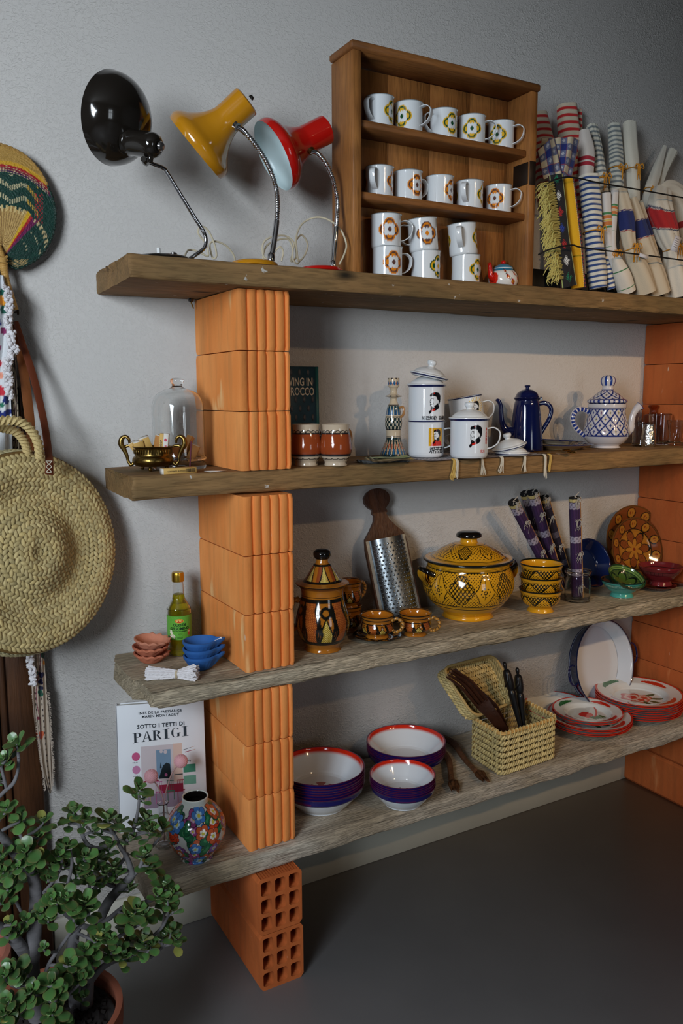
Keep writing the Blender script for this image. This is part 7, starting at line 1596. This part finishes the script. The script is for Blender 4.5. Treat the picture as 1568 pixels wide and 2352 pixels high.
# mirror across the handle axis for the half beyond the frame
axd = np.array([-.26, -.966]); left = []
piv = np.array([6., 592.])
for q in right[::-1][:-1]:
    v = q-piv; pr_ = np.dot(v, axd)*axd; left.append(piv+2*pr_-v)
outl = np.vstack([right, np.array(left)]); keep = []
na, nr = len(outl), 90
def fan_col(X, Y):
    c = np.empty(X.shape+(3,)); c[:] = S(22, 66, 54); st = ((np.floor(X/1.5)+np.floor(Y/1.5)) % 2) == 0
    c[st] = S(14, 50, 42)
    arc = 379+46*(np.clip(X, -200, 200)/105.)**2; d = Y-arc
    put(c, d < 0, (186, 146, 74)); put(c, (d < 0) & st, (168, 130, 62)); put(c, (d > -9) & (d < 0), (206, 156, 40)); put(c, (d >= 0) & (d < 6), (166, 26, 36)); put(c, (d >= 6) & (d < 12), (120, 24, 48)); put(c, (d >= 12) & (d < 17), (60, 24, 70))
    put(c, (d > 2) & (d < 17) & ((X % 6) < 2.6) & ((d % 5) < 2.4), (206, 186, 140))
    v = np.abs(((X+8) % 64)-32)/32.; e = (d-20)/20.; zz = np.abs((e+v*1.0) % 1.6-.8)
    rx, ry = X-piv[0], piv[1]-Y; ang = np.degrees(np.arctan2(ry, rx)); rad = np.hypot(rx, ry)
    m = (d > 20) & (rad > 112) & (X < 88) & (ang > 36); put(c, m & (zz > .52) & ((X % 5.2) < 2.5), (206, 192, 150)); put(c, m & (zz > .52) & ((X % 5.2) < 2.5) & (X > 62), (206, 160, 60)); put(c, (d > 20) & (X > 78) & (X < 100) & (Y > 445) & (Y < 515) & ((X % 5) < 2.4) & (((X+Y) % 11) < 5), (176, 30, 44))
    w = rad < 116+4*np.sin(ang/3.); put(c, w & (ang > 62), (196, 160, 96)); put(c, w & (ang > 62) & ((ang % 3.4) < 1.0), (140, 104, 54)); put(c, w & (ang > 57) & (ang <= 62), (216, 170, 36)); put(c, w & (ang > 53) & (ang <= 57), (176, 30, 34)); put(c, w & (ang > 46) & (ang <= 53), (110, 24, 76)); put(c, w & (ang <= 46) & ((ang % 4) < 1.2), (12, 46, 38))
    put(c, (rad > 106) & (rad < 120) & (ang > 62) & ((ang % 5) < 2), (216, 190, 130)); put(c, (ang < 50) & (np.abs(rad-99-12*np.sin(np.radians(ang)*2)) < 4.5) & ((ang % 6) < 3.2), (200, 178, 130)); put(c, (ang < 44) & (np.abs(rad-86) < 1.3) & ((ang % 4) < 2), (206, 190, 150)); put(c, (ang < 46) & (ang > -10) & (np.abs(rad-58) < 1.2) & ((ang % 8) < 3), (190, 176, 140))
    put(c, (Y > 598) & (X > 20) & (X < 62) & st, (180, 150, 96)); return c
t = np.linspace(0, 1, nr)[:, None]; X = KC[0]+(outl[None, :, 0]-KC[0])*t; Y = KC[1]+(outl[None, :, 1]-KC[1])*t
# plane of the fan, a little in front of the wall
o0, ex, ey = at(0, 480, -.028), (at(100, 480, -.028)-at(0, 480, -.028))/100, (at(0, 580, -.028)-at(0, 480, -.028))/100
G = np.array(o0)+X[..., None]*np.array(ex)+(Y-480)[..., None]*np.array(ey); wv = np.sin(X*2.1)*np.sin(Y*2.1)*.0006-.006*(1-t**2)
G[..., 1] += wv; cc = fan_col(X, Y); mb = MB(); mb.grid(G, 0, cc, closed=True); mb.grid(G+np.array([0, .003, 0]), 0, cc, closed=True, flip=True); mb.build('fan_blade', mat('woven_palm', vc=True, rough=.55, bump=(260, .5)), fan, world=True)
pl = lambda x, y, dy=0.: Vector(np.array(o0)+x*np.array(ex)+(y-480)*np.array(ey)+np.array([0, dy, 0]))
mb = MB(); E_ = [pl(*q) for q in outl]; E_.append(E_[0]); mb.tube(E_, .0026, 8, m=400, shape=lambda a, s_: 1+.35*np.sin(2*a+520*s_), col=lambda U, Sg: np.where(((Sg < .14) | (Sg > .86))[..., None], np.array(S(168, 128, 62)), np.array(S(20, 48, 38)))); mb.build('rim', mat('woven_palm'), fan, world=True)
mb = MB(); mb.tube([pl(-6, 565, -.006), pl(4, 600, -.008), pl(12, 640, -.008), pl(24, 680, -.008), pl(36, 716, -.006)], [.007, .0095, .0072, .0060, .0055], 14, m=110, shape=lambda a, s_: 1+.07*np.sin(260*s_))
for k in range(3): mb.tube([pl(-8, 590+k*6, -.016), pl(4, 598+k*3, -.020), pl(14, 592+k*8, -.014)], .003, 8, m=12)
mb.build('handle', mat('cane', (196, 152, 84), .4, bump=(160, .4)), fan, world=True)
hk = at(38, 722, -.02); mb = MB(); mb.tube([hk+Vector((0, .02, .006)), hk+Vector((0, -.006, .006)), hk+Vector((0, -.022, -.002)), hk+Vector((0, -.024, .008))], .0022, 8, m=20); tag(mb.build('wall_hook', mat('dark_iron'), world=True, loc=hk), 'small dark metal wall hook just below the fan handle', 'hook')

def pxsheet(mb, rows, y_, col, nx_=26, ny_=120, wv=.004, ph=0., amp=3.):
    """hanging cloth: rows = (py, x left, x right, y); vertices placed on the wall side at depth y"""
    R4 = catmull([(a, b, c_, d_) for a, b, c_, d_ in rows], ny_); A = np.linspace(0, 1, nx_)
    G = np.zeros((ny_, nx_, 3)); XX = np.zeros((ny_, nx_)); YY = np.zeros((ny_, nx_))
    for i, (py, xl, xr, yd) in enumerate(R4):
        for j, a in enumerate(A):
            px = xl+(xr-xl)*a; yy = yd+wv*math.sin(a*amp*2*PI+ph+i*.03); G[i, j] = at(px, py, yy); XX[i, j] = px; YY[i, j] = py
    cc = col(XX, YY); mb.grid(G, 0, cc, flip=True); mb.grid(G+np.array([.0004, .0014, 0]), 0, cc*.95)
def floral(X, Y, base=(214, 216, 218), k0=1.):
    c = np.empty(X.shape+(3,)); c[:] = S(*base)
    for x, y, r, col, k in ((2, 692, 12, (214, 146, 40), 3), (4, 672, 9, (20, 92, 76), 2), (8, 712, 10, (24, 84, 70), 2), (-4, 740, 9, (34, 50, 120), 3), (8, 760, 9, (130, 40, 90), 2), (-6, 800, 10, (150, 60, 110), 2), (0, 862, 9, (226, 150, 124), 5), (-2, 836, 8, (196, 40, 60), 2), (2, 898, 12, (196, 44, 60), 2), (5, 930, 6, (30, 110, 84), 9), (14, 918, 10, (30, 44, 110), 2), (-6, 950, 10, (26, 40, 110), 2), (10, 955, 12, (30, 44, 116), 2), (22, 945, 8, (28, 42, 110), 2),
        (100, 1506, 9, (16, 50, 40), 2), (80, 1538, 7, (16, 60, 50), 2), (84, 1545, 6, (16, 66, 54), 2), (102, 1522, 5, (206, 130, 30), 2), (95, 1550, 8, (30, 28, 70), 3), (93, 1566, 7, (32, 28, 74), 3), (94, 1580, 6, (28, 30, 60), 2), (93, 1592, 8, (16, 86, 66), 2), (88, 1650, 5, (110, 30, 50), 2), (92, 1688, 11, (186, 90, 54), 3), (88, 1690, 4, (110, 40, 50), 2)):
        d = np.hypot(X-x, Y-y); th = np.arctan2(Y-y, X-x); rr = r*(.62+.38*np.abs(np.cos(th*k/2.+x))); put(c, d < rr, col)
    put(c, np.abs(X-88-5*np.sin(Y/26.)) < .9+0*X, (110, 44, 60)) if base[0] < 190 else None; return c
clo = thing('embroidered_shawl', 'white shawl embroidered with flowers and pompoms, hanging at the left edge', 'shawl', at(10, 800, -.05))
mb = MB(); pxsheet(mb, [(632, -22, 8, -.05), (680, -30, 18, -.055), (740, -36, 28, -.06), (790, -40, 30, -.06), (850, -40, 22, -.055), (920, -40, 25, -.055), (1000, -44, 28, -.055), (1090, -46, 30, -.05)], 0, floral); mb.build('cloth', clothm, clo, world=True)
def croc(X, Y):
    c = np.empty(X.shape+(3,)); c[:] = S(186, 170, 146); h = (np.abs((X % 9)-4.5) < 1.5) & (np.abs((Y % 17)-8) < 2.4); put(c, h, (40, 34, 30)); put(c, np.abs(X-36-2*np.sin(Y/9)) < 1, (90, 50, 60)); return c
mb = MB(); pxsheet(mb, [(812, 24, 36, -.04), (860, 26, 38, -.04), (930, 28, 42, -.04), (1010, 30, 46, -.04), (1080, 30, 48, -.04)], 0, croc, nx_=20); mb.build('crochet_edge', clothm, clo, world=True)
def croc2(X, Y):
    c = floral(X, Y, (176, 160, 142)); h = (np.abs(((X-Y*.09) % 14)-7) < 1.3) & (np.abs((Y % 13)-6) < 2.2) & (Y > 1580); put(c, h, (60, 48, 44)); return c
mb = MB(); pxsheet(mb, [(1440, 66, 100, -.035), (1500, 68, 101, -.035), (1570, 72, 106, -.035), (1640, 77, 112, -.035), (1700, 84, 116, -.03), (1760, 94, 120, -.03), (1800, 106, 120, -.03), (1822, 113, 117, -.03)], 0, croc2, nx_=44, ny_=300, wv=.003); mb.build('shawl_end', clothm, clo, world=True)
pomm = mat('white_cotton')
rp = random.Random(4)
def pompoms(pts, n, r0, r1, name):
    P = catmull([list(at(*p)) for p in pts], n); mb = MB()
    for q in P:
        for k in range(3):
            c = Vector(q)+Vector((rp.uniform(-.006, .006), rp.uniform(-.006, .003), rp.uniform(-.004, .004))); d = Vector((rp.uniform(-1, 1), rp.uniform(-1, .2), rp.uniform(-1, 1))).normalized()*rp.uniform(.004, .008)
            mb.tube([c-d, c, c+d], [r0*.5, r1, r0*.5], 8, m=7, shape=lambda a, s_: 1+.15*np.sin(3*a+9*s_))
    mb.build(name, pomm, clo, world=True)
pompoms([(14, 660, -.066), (20, 690, -.07), (19, 725, -.07), (16, 750, -.075)], 20, .003, .0046, 'pompom_trim'); pompoms([(28, 765, -.07), (24, 785, -.075), (38, 800, -.075), (24, 812, -.075), (18, 840, -.07), (20, 880, -.07), (23, 910, -.065)], 36, .003, .0048, 'pompom_trim')
pompoms([(67, 1490, -.05), (69, 1520, -.05), (75, 1545, -.05), (77, 1572, -.05)], 16, .003, .0044, 'pompom_trim')
mb = MB()
for k in range(520):
    t = k/520; py = 1590+t*225; s_ = k % 2; ex_ = (75+(py-1570)*.125) if s_ == 0 else (107+(py-1570)*.07 if py < 1760 else 120-(py-1760)*.05)
    a = at(ex_, py, -.034); mb.tube([a, a+R_*(-1 if s_ == 0 else 1)*rp.uniform(.002, .007)+Vector((0, -.001, rp.uniform(-.005, .003)))], [.0009, .0003], 4)
mb.build('frayed_fringe', mat('grey_cotton', (170, 156, 142), .95), clo, world=True)

# leather straps (of a bag hanging beyond the frame)
leath = mat('brown_leather', (112, 56, 34), .45, bump=(180, .15), var=(10, .4, (88, 42, 26))); leath2 = mat('tan_leather', (146, 88, 48), .5, bump=(180, .15), var=(8, .4, (120, 68, 36)))
def strap(pts, wpx, m, name=None, th=.0028):
    P = [at(x, y, d) for x, y, d in pts]; C = catmull(P, 80); t = np.gradient(C, axis=0); t /= np.linalg.norm(t, axis=1)[:, None]; s_ = np.cross(t, np.array([-.35, 1, 0.])); s_ /= np.linalg.norm(s_, axis=1)[:, None]; n_ = np.cross(s_, t)
    w = np.interp(np.linspace(0, 1, 80), np.linspace(0, 1, len(wpx)), wpx)*.00098/2
    G = []
    for i in range(80):
        a, b = C[i]-s_[i]*w[i], C[i]+s_[i]*w[i]; k = n_[i]*th/2; G.append([a-k*.6, a+k*.6, a*.9+b*.1+k, a*.1+b*.9+k, b+k*.6, b-k*.6, a*.1+b*.9-k, a*.9+b*.1-k])
    mb = MB(); mb.grid(np.array(G), closed=True); return mb
# ---------------------------------------------------------------- round straw bag
bag = thing('straw_bag', 'large round braided straw bag with rope handles and a brown leather strap', 'bag', at(40, 1260, -.1))
nb_ = Vector((.42, -.885, .12)).normalized(); rb = Vector((.903, .428, 0)).normalized(); rb = (rb-nb_*rb.dot(nb_)).normalized(); ub = nb_.cross(rb); ub = ub if ub.z > 0 else -ub
BC = at(80, 1268, -.150); BR_ = .216
def bp3(x, y, z=0.): return np.array(BC+rb*x+ub*y+nb_*z)
mb = MB(); rs = np.random.RandomState(12); k = 0; r = .007
while r < BR_-.004:
    n_ = max(6, int(2*PI*r/.0112)); sg = 1 if k % 2 else -1
    for i in range(n_):
        a = 2*PI*(i+.5*(k % 2))/n_+.01*k; er, et = np.array(rb*math.cos(a)+ub*math.sin(a)), np.array(-rb*math.sin(a)+ub*math.cos(a)); u = er*.62+et*.78*sg; v = er*.78*sg*-1+et*.62
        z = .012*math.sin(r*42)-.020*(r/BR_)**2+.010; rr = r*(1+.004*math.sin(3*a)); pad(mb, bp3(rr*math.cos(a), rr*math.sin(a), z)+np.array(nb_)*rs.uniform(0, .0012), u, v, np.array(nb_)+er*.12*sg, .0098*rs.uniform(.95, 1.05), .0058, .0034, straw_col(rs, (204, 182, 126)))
    r += .0094; k += 1
# backing so no holes show
th_ = np.linspace(0, 2*PI, 72, endpoint=False); G = np.array([[bp3(rr*math.cos(a), rr*math.sin(a), .012*math.sin(rr*42)-.020*(rr/BR_)**2+.008) for a in th_] for rr in np.linspace(.001, BR_, 24)]); mb.grid(G, 0, np.array(S(120, 92, 48)), closed=True)
mb.build('front_panel', strawm, bag, world=True)
mb = MB()
for lay in range(7):
    z = -.018-.0085*lay; n_ = int(2*PI*BR_/.0098); sg = 1 if lay % 2 else -1; rr = BR_+.006*math.sin((lay+.5)/7*PI)-.001
    for i in range(n_):
        a = 2*PI*(i+.5*(lay % 2))/n_; er, et = np.array(rb*math.cos(a)+ub*math.sin(a)), np.array(-rb*math.sin(a)+ub*math.cos(a)); nn_ = np.array(nb_); u = nn_*.62*sg+et*.78; v = nn_*.78-et*.62*sg; pad(mb, bp3(rr*math.cos(a), rr*math.sin(a), z), u, v, er, .0086, .0050, .0030, straw_col(rs, (214, 200, 150)))
G = np.array([[bp3((BR_-.001)*math.cos(a), (BR_-.001)*math.sin(a), z) for a in th_] for z in (-.013, -.075)]); mb.grid(G, 0, np.array(S(120, 96, 54)), closed=True, flip=True)
G = np.array([[bp3(rr*math.cos(a), rr*math.sin(a), -.075) for a in th_] for rr in (BR_, .001)]); mb.grid(G, 0, np.array(S(150, 120, 70)), closed=True)
mb.build('side_panel', strawm, bag, world=True)
rope = mat('palm_rope', (200, 176, 120), .7, bump=(240, .5))
for nm, pts in (('rope_handle', [(-70, 1060, -.16), (-60, 1010, -.17), (-30, 972, -.175), (8, 966, -.175), (45, 968, -.175), (72, 988, -.17), (88, 1020, -.165), (92, 1052, -.155)]), ('rope_handle', [(-70, 1060, -.11), (-50, 1010, -.12), (-20, 985, -.125), (12, 984, -.125), (40, 994, -.125), (58, 1018, -.12), (66, 1050, -.115)])):
    mb = MB(); mb.tube([at(*p) for p in pts], .0088, 20, m=360, shape=lambda a, s_: 1+.20*np.cos(3*a+150*s_)); mb.build(nm, rope, bag, world=True)
mb = strap([(36, 738, -.045), (52, 790, -.05), (72, 850, -.06), (88, 910, -.075), (101, 970, -.10), (109, 1020, -.125), (113, 1060, -.148), (113, 1090, -.156)], [12, 15, 17, 17, 17, 17, 18, 19], leath); mb.build('leather_strap', leath, bag, world=True)
mb = MB()
for (x0, y0, x1, y1) in ((105, 1059, 120, 1059), (106, 1060, 119, 1072), (119, 1060, 106, 1072), (106, 1072, 119, 1084), (119, 1072, 106, 1084), (107, 1085, 118, 1085)): mb.tube([at(x0, y0, -.1625), at(x1, y1, -.1625)], .0009, 6)
mb.build('stitching', mat('cream_thread'), bag, world=True)
mb = strap([(34, 745, -.035), (44, 800, -.035), (55, 860, -.04), (63, 920, -.045), (70, 980, -.05), (74, 1040, -.06), (76, 1100, -.07)], [12, 18, 22, 23, 22, 20, 20], leath2); mb.build('leather_strap', leath2, bag, world=True)

# ---------------------------------------------------------------- pots and the jade plant
potm = mat('terracotta_pot', (150, 84, 60), .85, bump=(60, .15), var=(6, .6, (128, 70, 50)))
PC = on(118, 2322, .268); pr_ = .124
plant = thing('jade_plant', 'large jade plant with thick grey branches in a terracotta pot, lower left corner', 'potted plant', Vector((PC.x, PC.y, 0)))
mb = MB(); mb.lathe([(0, 0), (pr_*.66, 0), (pr_*.70, .004), (pr_*.93, .205), (pr_*.95, .215), (pr_*1.02, .220), (pr_*1.04, .262), (pr_*1.02, .268), (pr_*.95, .268), (pr_*.93, .262), (pr_*.90, .21), (0, .20)], 96, m=90, M=T((PC.x, PC.y, 0))); mb.build('pot', potm, plant, world=True)
mb = MB(); n = 70; A = np.linspace(0, 2*PI, n, endpoint=False); G = np.array([[(PC.x+r_*pr_*.92*math.cos(a), PC.y+r_*pr_*.92*math.sin(a), .238+.008*noise.noise(Vector((r_*9*math.cos(a), r_*9*math.sin(a), 1)))+.006*noise.noise(Vector((r_*40*math.cos(a), r_*40*math.sin(a), 3)))) for a in A] for r_ in np.linspace(.99, .01, 36)])
mb.grid(G, closed=True)
for k in range(160):
    a = random.uniform(0, 6.28); r_ = math.sqrt(random.random())*pr_*.85; c = Vector((PC.x+r_*math.cos(a), PC.y+r_*math.sin(a), .240)); s_ = random.uniform(.002, .005); mb.box(-s_, s_, -s_*.6, s_*.6, -s_*.5, s_*.5, M=T(c)@RZ(random.uniform(0, 6))@RX(random.uniform(-1, 1)))
mb.build('soil', mat('dark_soil', (34, 28, 26), .95), plant, world=True)
bark = mat('jade_bark', (112, 110, 112), .8, bump=(40, .5, (1, 1, 3)), var=(16, .6, (96, 90, 90)))
y0 = PC.y
SK = [[(88, 2335, 0, 24), (76, 2270, 0, 22), (70, 2220, 0, 21), (76, 2160, 0, 19), (82, 2100, .005, 17), (82, 2040, .01, 15), (70, 2005, .01, 13), (40, 1968, .0, 12), (12, 1930, -.01, 11), (-20, 1900, -.02, 9)],
      [(66, 2200, 0, 17), (44, 2170, -.01, 15), (16, 2140, -.02, 13), (-20, 2120, -.03, 11)], [(42, 1965, 0, 8), (52, 1935, -.005, 7), (50, 1928, -.005, 6)],
      [(178, 2330, .03, 20), (172, 2260, .03, 18), (165, 2200, .035, 16), (170, 2150, .035, 13), (178, 2118, .035, 11), (150, 2095, .03, 8)],
      [(196, 2330, .02, 17), (200, 2270, .02, 16), (205, 2200, .03, 14), (212, 2150, .04, 13), (232, 2105, .05, 13), (250, 2070, .055, 12), (280, 2035, .06, 11), (304, 2010, .06, 9)],
      [(304, 2010, .06, 9), (292, 1970, .06, 6), (276, 1945, .06, 5), (262, 1915, .055, 4)], [(304, 2012, .06, 7), (322, 1990, .06, 5), (328, 1968, .06, 4)],
      [(206, 2255, .02, 9), (235, 2222, .02, 8), (270, 2203, .03, 7), (310, 2197, .03, 6), (340, 2200, .03, 5), (372, 2176, .03, 4)],
      [(100, 2255, -.03, 5), (112, 2215, -.03, 5), (135, 2180, -.03, 4.5), (158, 2148, -.02, 4)], [(178, 2125, .03, 7), (215, 2130, .02, 7), (250, 2110, .03, 6), (290, 2080, .04, 5), (340, 2070, .04, 4.5), (372, 2055, .04, 4)],
      [(-20, 1850, -.01, 5), (10, 1818, -.01, 5), (30, 1800, -.01, 5), (40, 1775, -.01, 4), (43, 1742, -.01, 4)], [(14, 1808, -.01, 4), (8, 1782, -.01, 4), (2, 1760, -.01, 3.5)],
      [(258, 1938, .05, 4), (225, 1948, .04, 5), (200, 1938, .03, 5), (186, 1908, .03, 4.5), (178, 1880, .03, 4), (170, 1865, .03, 3)],
      [(290, 1935, .07, 5), (306, 1905, .07, 5), (315, 1870, .07, 4), (320, 1835, .07, 3.5)], [(250, 2010, .06, 5), (275, 1985, .065, 5), (296, 1960, .07, 4)],
      [(100, 2050, 0, 4), (125, 2020, .0, 4), (140, 1990, 0, 4), (142, 1960, 0, 3.5)], [(140, 2065, 0, 4), (155, 2030, 0, 4), (165, 1985, 0, 4), (162, 1955, 0, 3.5)], [(195, 2060, .02, 4), (205, 2040, .02, 4), (200, 1995, .02, 4), (195, 1975, .02, 3.5)],
      [(0, 2128, -.02, 5), (30, 2128, -.01, 5), (60, 2125, 0, 5)], [(52, 2100, 0, 4), (30, 2060, 0, 4), (10, 2035, 0, 4)], [(250, 2178, .02, 4), (275, 2150, .02, 5), (300, 2135, .02, 4)], [(345, 2155, .03, 4), (372, 2130, .03, 4), (385, 2105, .03, 3.5)], [(60, 2330, -.06, 5), (62, 2290, -.06, 5), (70, 2270, -.06, 4)], [(128, 2345, -.07, 4), (124, 2310, -.07, 4)]]
mb = MB(); skel = []
for br in SK:
    P = [at(x, y, y0+d) for x, y, d, r in br]; R_l = [r*mpp(p)*.92 for p, (x, y, d, r) in zip(P, br)]; m_ = max(16, len(br)*10)
    mb.tube(P, R_l, 14, m=m_, shape=lambda a, s_, ph=br[0][0]: 1+.03*np.sin(3*a+7*s_+ph)+.05*(math.sin(s_*len(br)*9) > .93))
    for q in catmull([list(p)+[r] for p, r in zip(P, R_l)], 24): skel.append(q)
skel = np.array(skel)
ROS = [(38, 1706, 30, -.01), (8, 1748, 28, -.01), (0, 1790, 22, 0), (14, 1855, 26, -.01), (44, 1880, 26, 0), (98, 1885, 30, 0), (86, 1920, 24, .01), (168, 1862, 28, .03), (196, 1878, 26, .03), (160, 1885, 22, .03), (248, 1878, 30, .05), (272, 1888, 26, .05), (236, 1900, 24, .05), (318, 1812, 28, .07), (330, 1830, 22, .07), (336, 1878, 26, .07), (352, 1905, 22, .07), (316, 1890, 20, .07), (330, 1965, 30, .06), (340, 1985, 24, .06), (56, 1955, 30, -.02), (80, 1970, 26, -.02), (40, 1990, 24, -.02), (150, 1945, 28, 0), (135, 1962, 24, 0), (192, 1968, 30, .01), (196, 1990, 26, .01), (178, 2005, 26, .0), (120, 1985, 24, 0), (250, 1945, 24, .05), (262, 1990, 26, .05), (240, 2005, 24, .04), (228, 2030, 24, .03), (268, 2005, 24, .05),
       (30, 2020, 26, -.02), (18, 2040, 24, -.02), (8, 2000, 24, -.03), (110, 2018, 22, 0), (130, 2070, 34, -.04), (150, 2060, 30, -.04), (195, 2072, 34, -.03), (205, 2090, 28, -.03), (170, 2095, 26, -.04), (92, 2095, 22, -.03), (110, 2112, 22, -.03), (62, 2110, 22, -.02), (24, 2118, 22, -.03), (44, 2135, 20, -.03), (20, 2145, 22, -.03), (310, 2090, 32, .0), (330, 2100, 26, 0), (296, 2105, 26, 0), (375, 2035, 28, .03), (395, 2048, 26, .03), (385, 2068, 24, .03), (362, 2055, 22, .03), (400, 2085, 20, .03), (235, 2145, 30, -.02), (220, 2160, 26, -.02), (250, 2158, 22, -.02), (195, 2180, 24, -.03), (330, 2155, 28, .01), (345, 2170, 26, .01), (318, 2170, 24, .01), (392, 2140, 28, .02), (405, 2155, 24, .02), (372, 2150, 22, .02), (270, 2180, 26, .0), (285, 2195, 22, 0), (255, 2185, 22, 0), (160, 2215, 30, -.05), (172, 2232, 28, -.05), (150, 2235, 24, -.05), (118, 2258, 30, -.07), (130, 2275, 28, -.07), (108, 2280, 24, -.07), (150, 2262, 22, -.06), (190, 2245, 22, -.04), (28, 2225, 30, -.06), (45, 2240, 26, -.06), (10, 2240, 28, -.06), (70, 2275, 28, -.08), (60, 2295, 26, -.08), (20, 2300, 30, -.09), (8, 2325, 30, -.09), (38, 2320, 26, -.09), (120, 2325, 30, -.08), (135, 2338, 24, -.08), (105, 2345, 24, -.08), (190, 2290, 18, -.03), (100, 2175, 16, -.04), (0, 1960, 24, -.02), (0, 2070, 24, -.02), (150, 1985, 22, .01), (225, 1965, 22, .05), (296, 2035, 22, .05), (300, 1925, 22, .07), (215, 1905, 20, .04)]
lb_ = MB(); st = MB(); rl = random.Random(21)
for k in range(34):
    q = ROS[rl.randrange(len(ROS))]; ROS.append((q[0]+rl.uniform(-26, 26), q[1]+rl.uniform(-6, 34), rl.uniform(20, 26), q[3]+rl.uniform(.0, .05)))
def leaf(mb, base, d, up_, L_, w, seed):
    d = d.normalized(); s_ = d.cross(up_).normalized(); n_ = s_.cross(d).normalized(); G = []; CC = []; hue = rl.uniform(.8, 1.2); yel = rl.random() < .03
    base_c = np.array(S(70*hue, 108*hue, 56*hue)) if not yel else np.array(S(140, 142, 70)); under = np.array(S(110*hue, 132*hue, 88*hue)); red = np.array(S(128, 92, 62))
    for t_ in (0, .10, .26, .44, .62, .78, .90, .97, 1.0):
        ww = w*max(.05, (math.sin(min(1, t_**1.25)*PI*.88)**.75 if t_ < .995 else .04)) if t_ > .02 else w*.10; c = base+d*(L_*t_)+n_*(L_*(.10*math.sin(t_*PI*.9)+.16*t_*t_*.6)); hh = L_*.055*(1-.3*t_)*(1 if t_ < .98 else .2); ring = []; rc = []
        for k in range(10):
            a = 2*PI*k/10; ca, sa = math.cos(a), math.sin(a); ring.append(c+s_*(ca*ww)+n_*(sa*hh+.22*ww*ca*ca)); e = abs(ca)**6; q = base_c if sa > -.1 else under; rc.append(q*(1-e*.5)+red*e*.5 if t_ > .2 else q)
        G.append([list(v) for v in ring]); CC.append(rc)
    mb.grid(np.array(G), 0, np.array(CC), closed=True)
for i, (x, y, sz, dy) in enumerate(ROS):
    tip = at(x, y, y0+dy+rl.uniform(-.012, .012)); s_ = sz*mpp(tip)*1.22
    ok = skel[skel[:, 2] < tip.z-.004]; j = np.argmin(np.linalg.norm(ok[:, :3]-np.array(tip), axis=1)+.0*ok[:, 3]); root_ = Vector(ok[j, :3]); gap = (tip-root_)
    midp = root_+gap*.5+Vector((gap.x*.15, gap.y*.15, -abs(gap.z)*.12)); st.tube([root_, midp, tip-Vector((0, 0, .006)), tip], [min(.0045, .0022+gap.length*.02), .0026, .0019, .0012], 8, m=14)
    axv = (Vector((0, 0, 1.1))+Vector((tip.x-PC.x, tip.y-PC.y, 0)).normalized()*.35-F_*.35+Vector((rl.uniform(-.25, .25), rl.uniform(-.25, .25), 0))).normalized(); e1 = axv.cross(Vector((1, .3, 0))).normalized(); e2 = axv.cross(e1); ph = rl.uniform(0, 6)
    for lv, (el, ln, back) in enumerate(((1.15, .42, .0), (.85, .72, .0), (.50, .95, .004), (.18, 1.05, .010), (-.12, .95, .017))):
        if lv == 4 and sz < 24: continue
        for sd_ in (0, PI):
            if lv > 2 and rl.random() < .12: continue
            a = ph+lv*PI/2+sd_+rl.uniform(-.25, .25); hd = e1*math.cos(a)+e2*math.sin(a); d = hd*math.cos(el)+axv*math.sin(el); L_ = s_*ln*rl.uniform(.85, 1.15); leaf(lb_, tip-axv*(back+.003), d, axv, L_, L_*rl.uniform(.34, .40), i)
mb.V += st.V; off = mb.n; mb.L += [l+off for l in st.L]; mb.K += st.K; mb.MI += st.MI; mb.C += st.C; mb.n += st.n
mb.build('branches', bark, plant, world=True)
lb_.build('foliage', mat('jade_leaf', vc=True, rough=.36, coat=.12, spec=.45, sss=.0), plant, world=True)
# second pot behind
q = Vector((-.46, -.20, 0)); mb = MB(); mb.lathe([(0, 0), (.075, 0), (.10, .19), (.112, .195), (.114, .235), (.104, .238), (.098, .19), (0, .19)], 64, m=60, smooth=False); tag(mb.build('flower_pot', mat('pink_terracotta', (176, 112, 92), .85, var=(6, .5, (160, 98, 80))), loc=q), 'empty pale terracotta pot behind the jade plant by the door frame', 'pot')
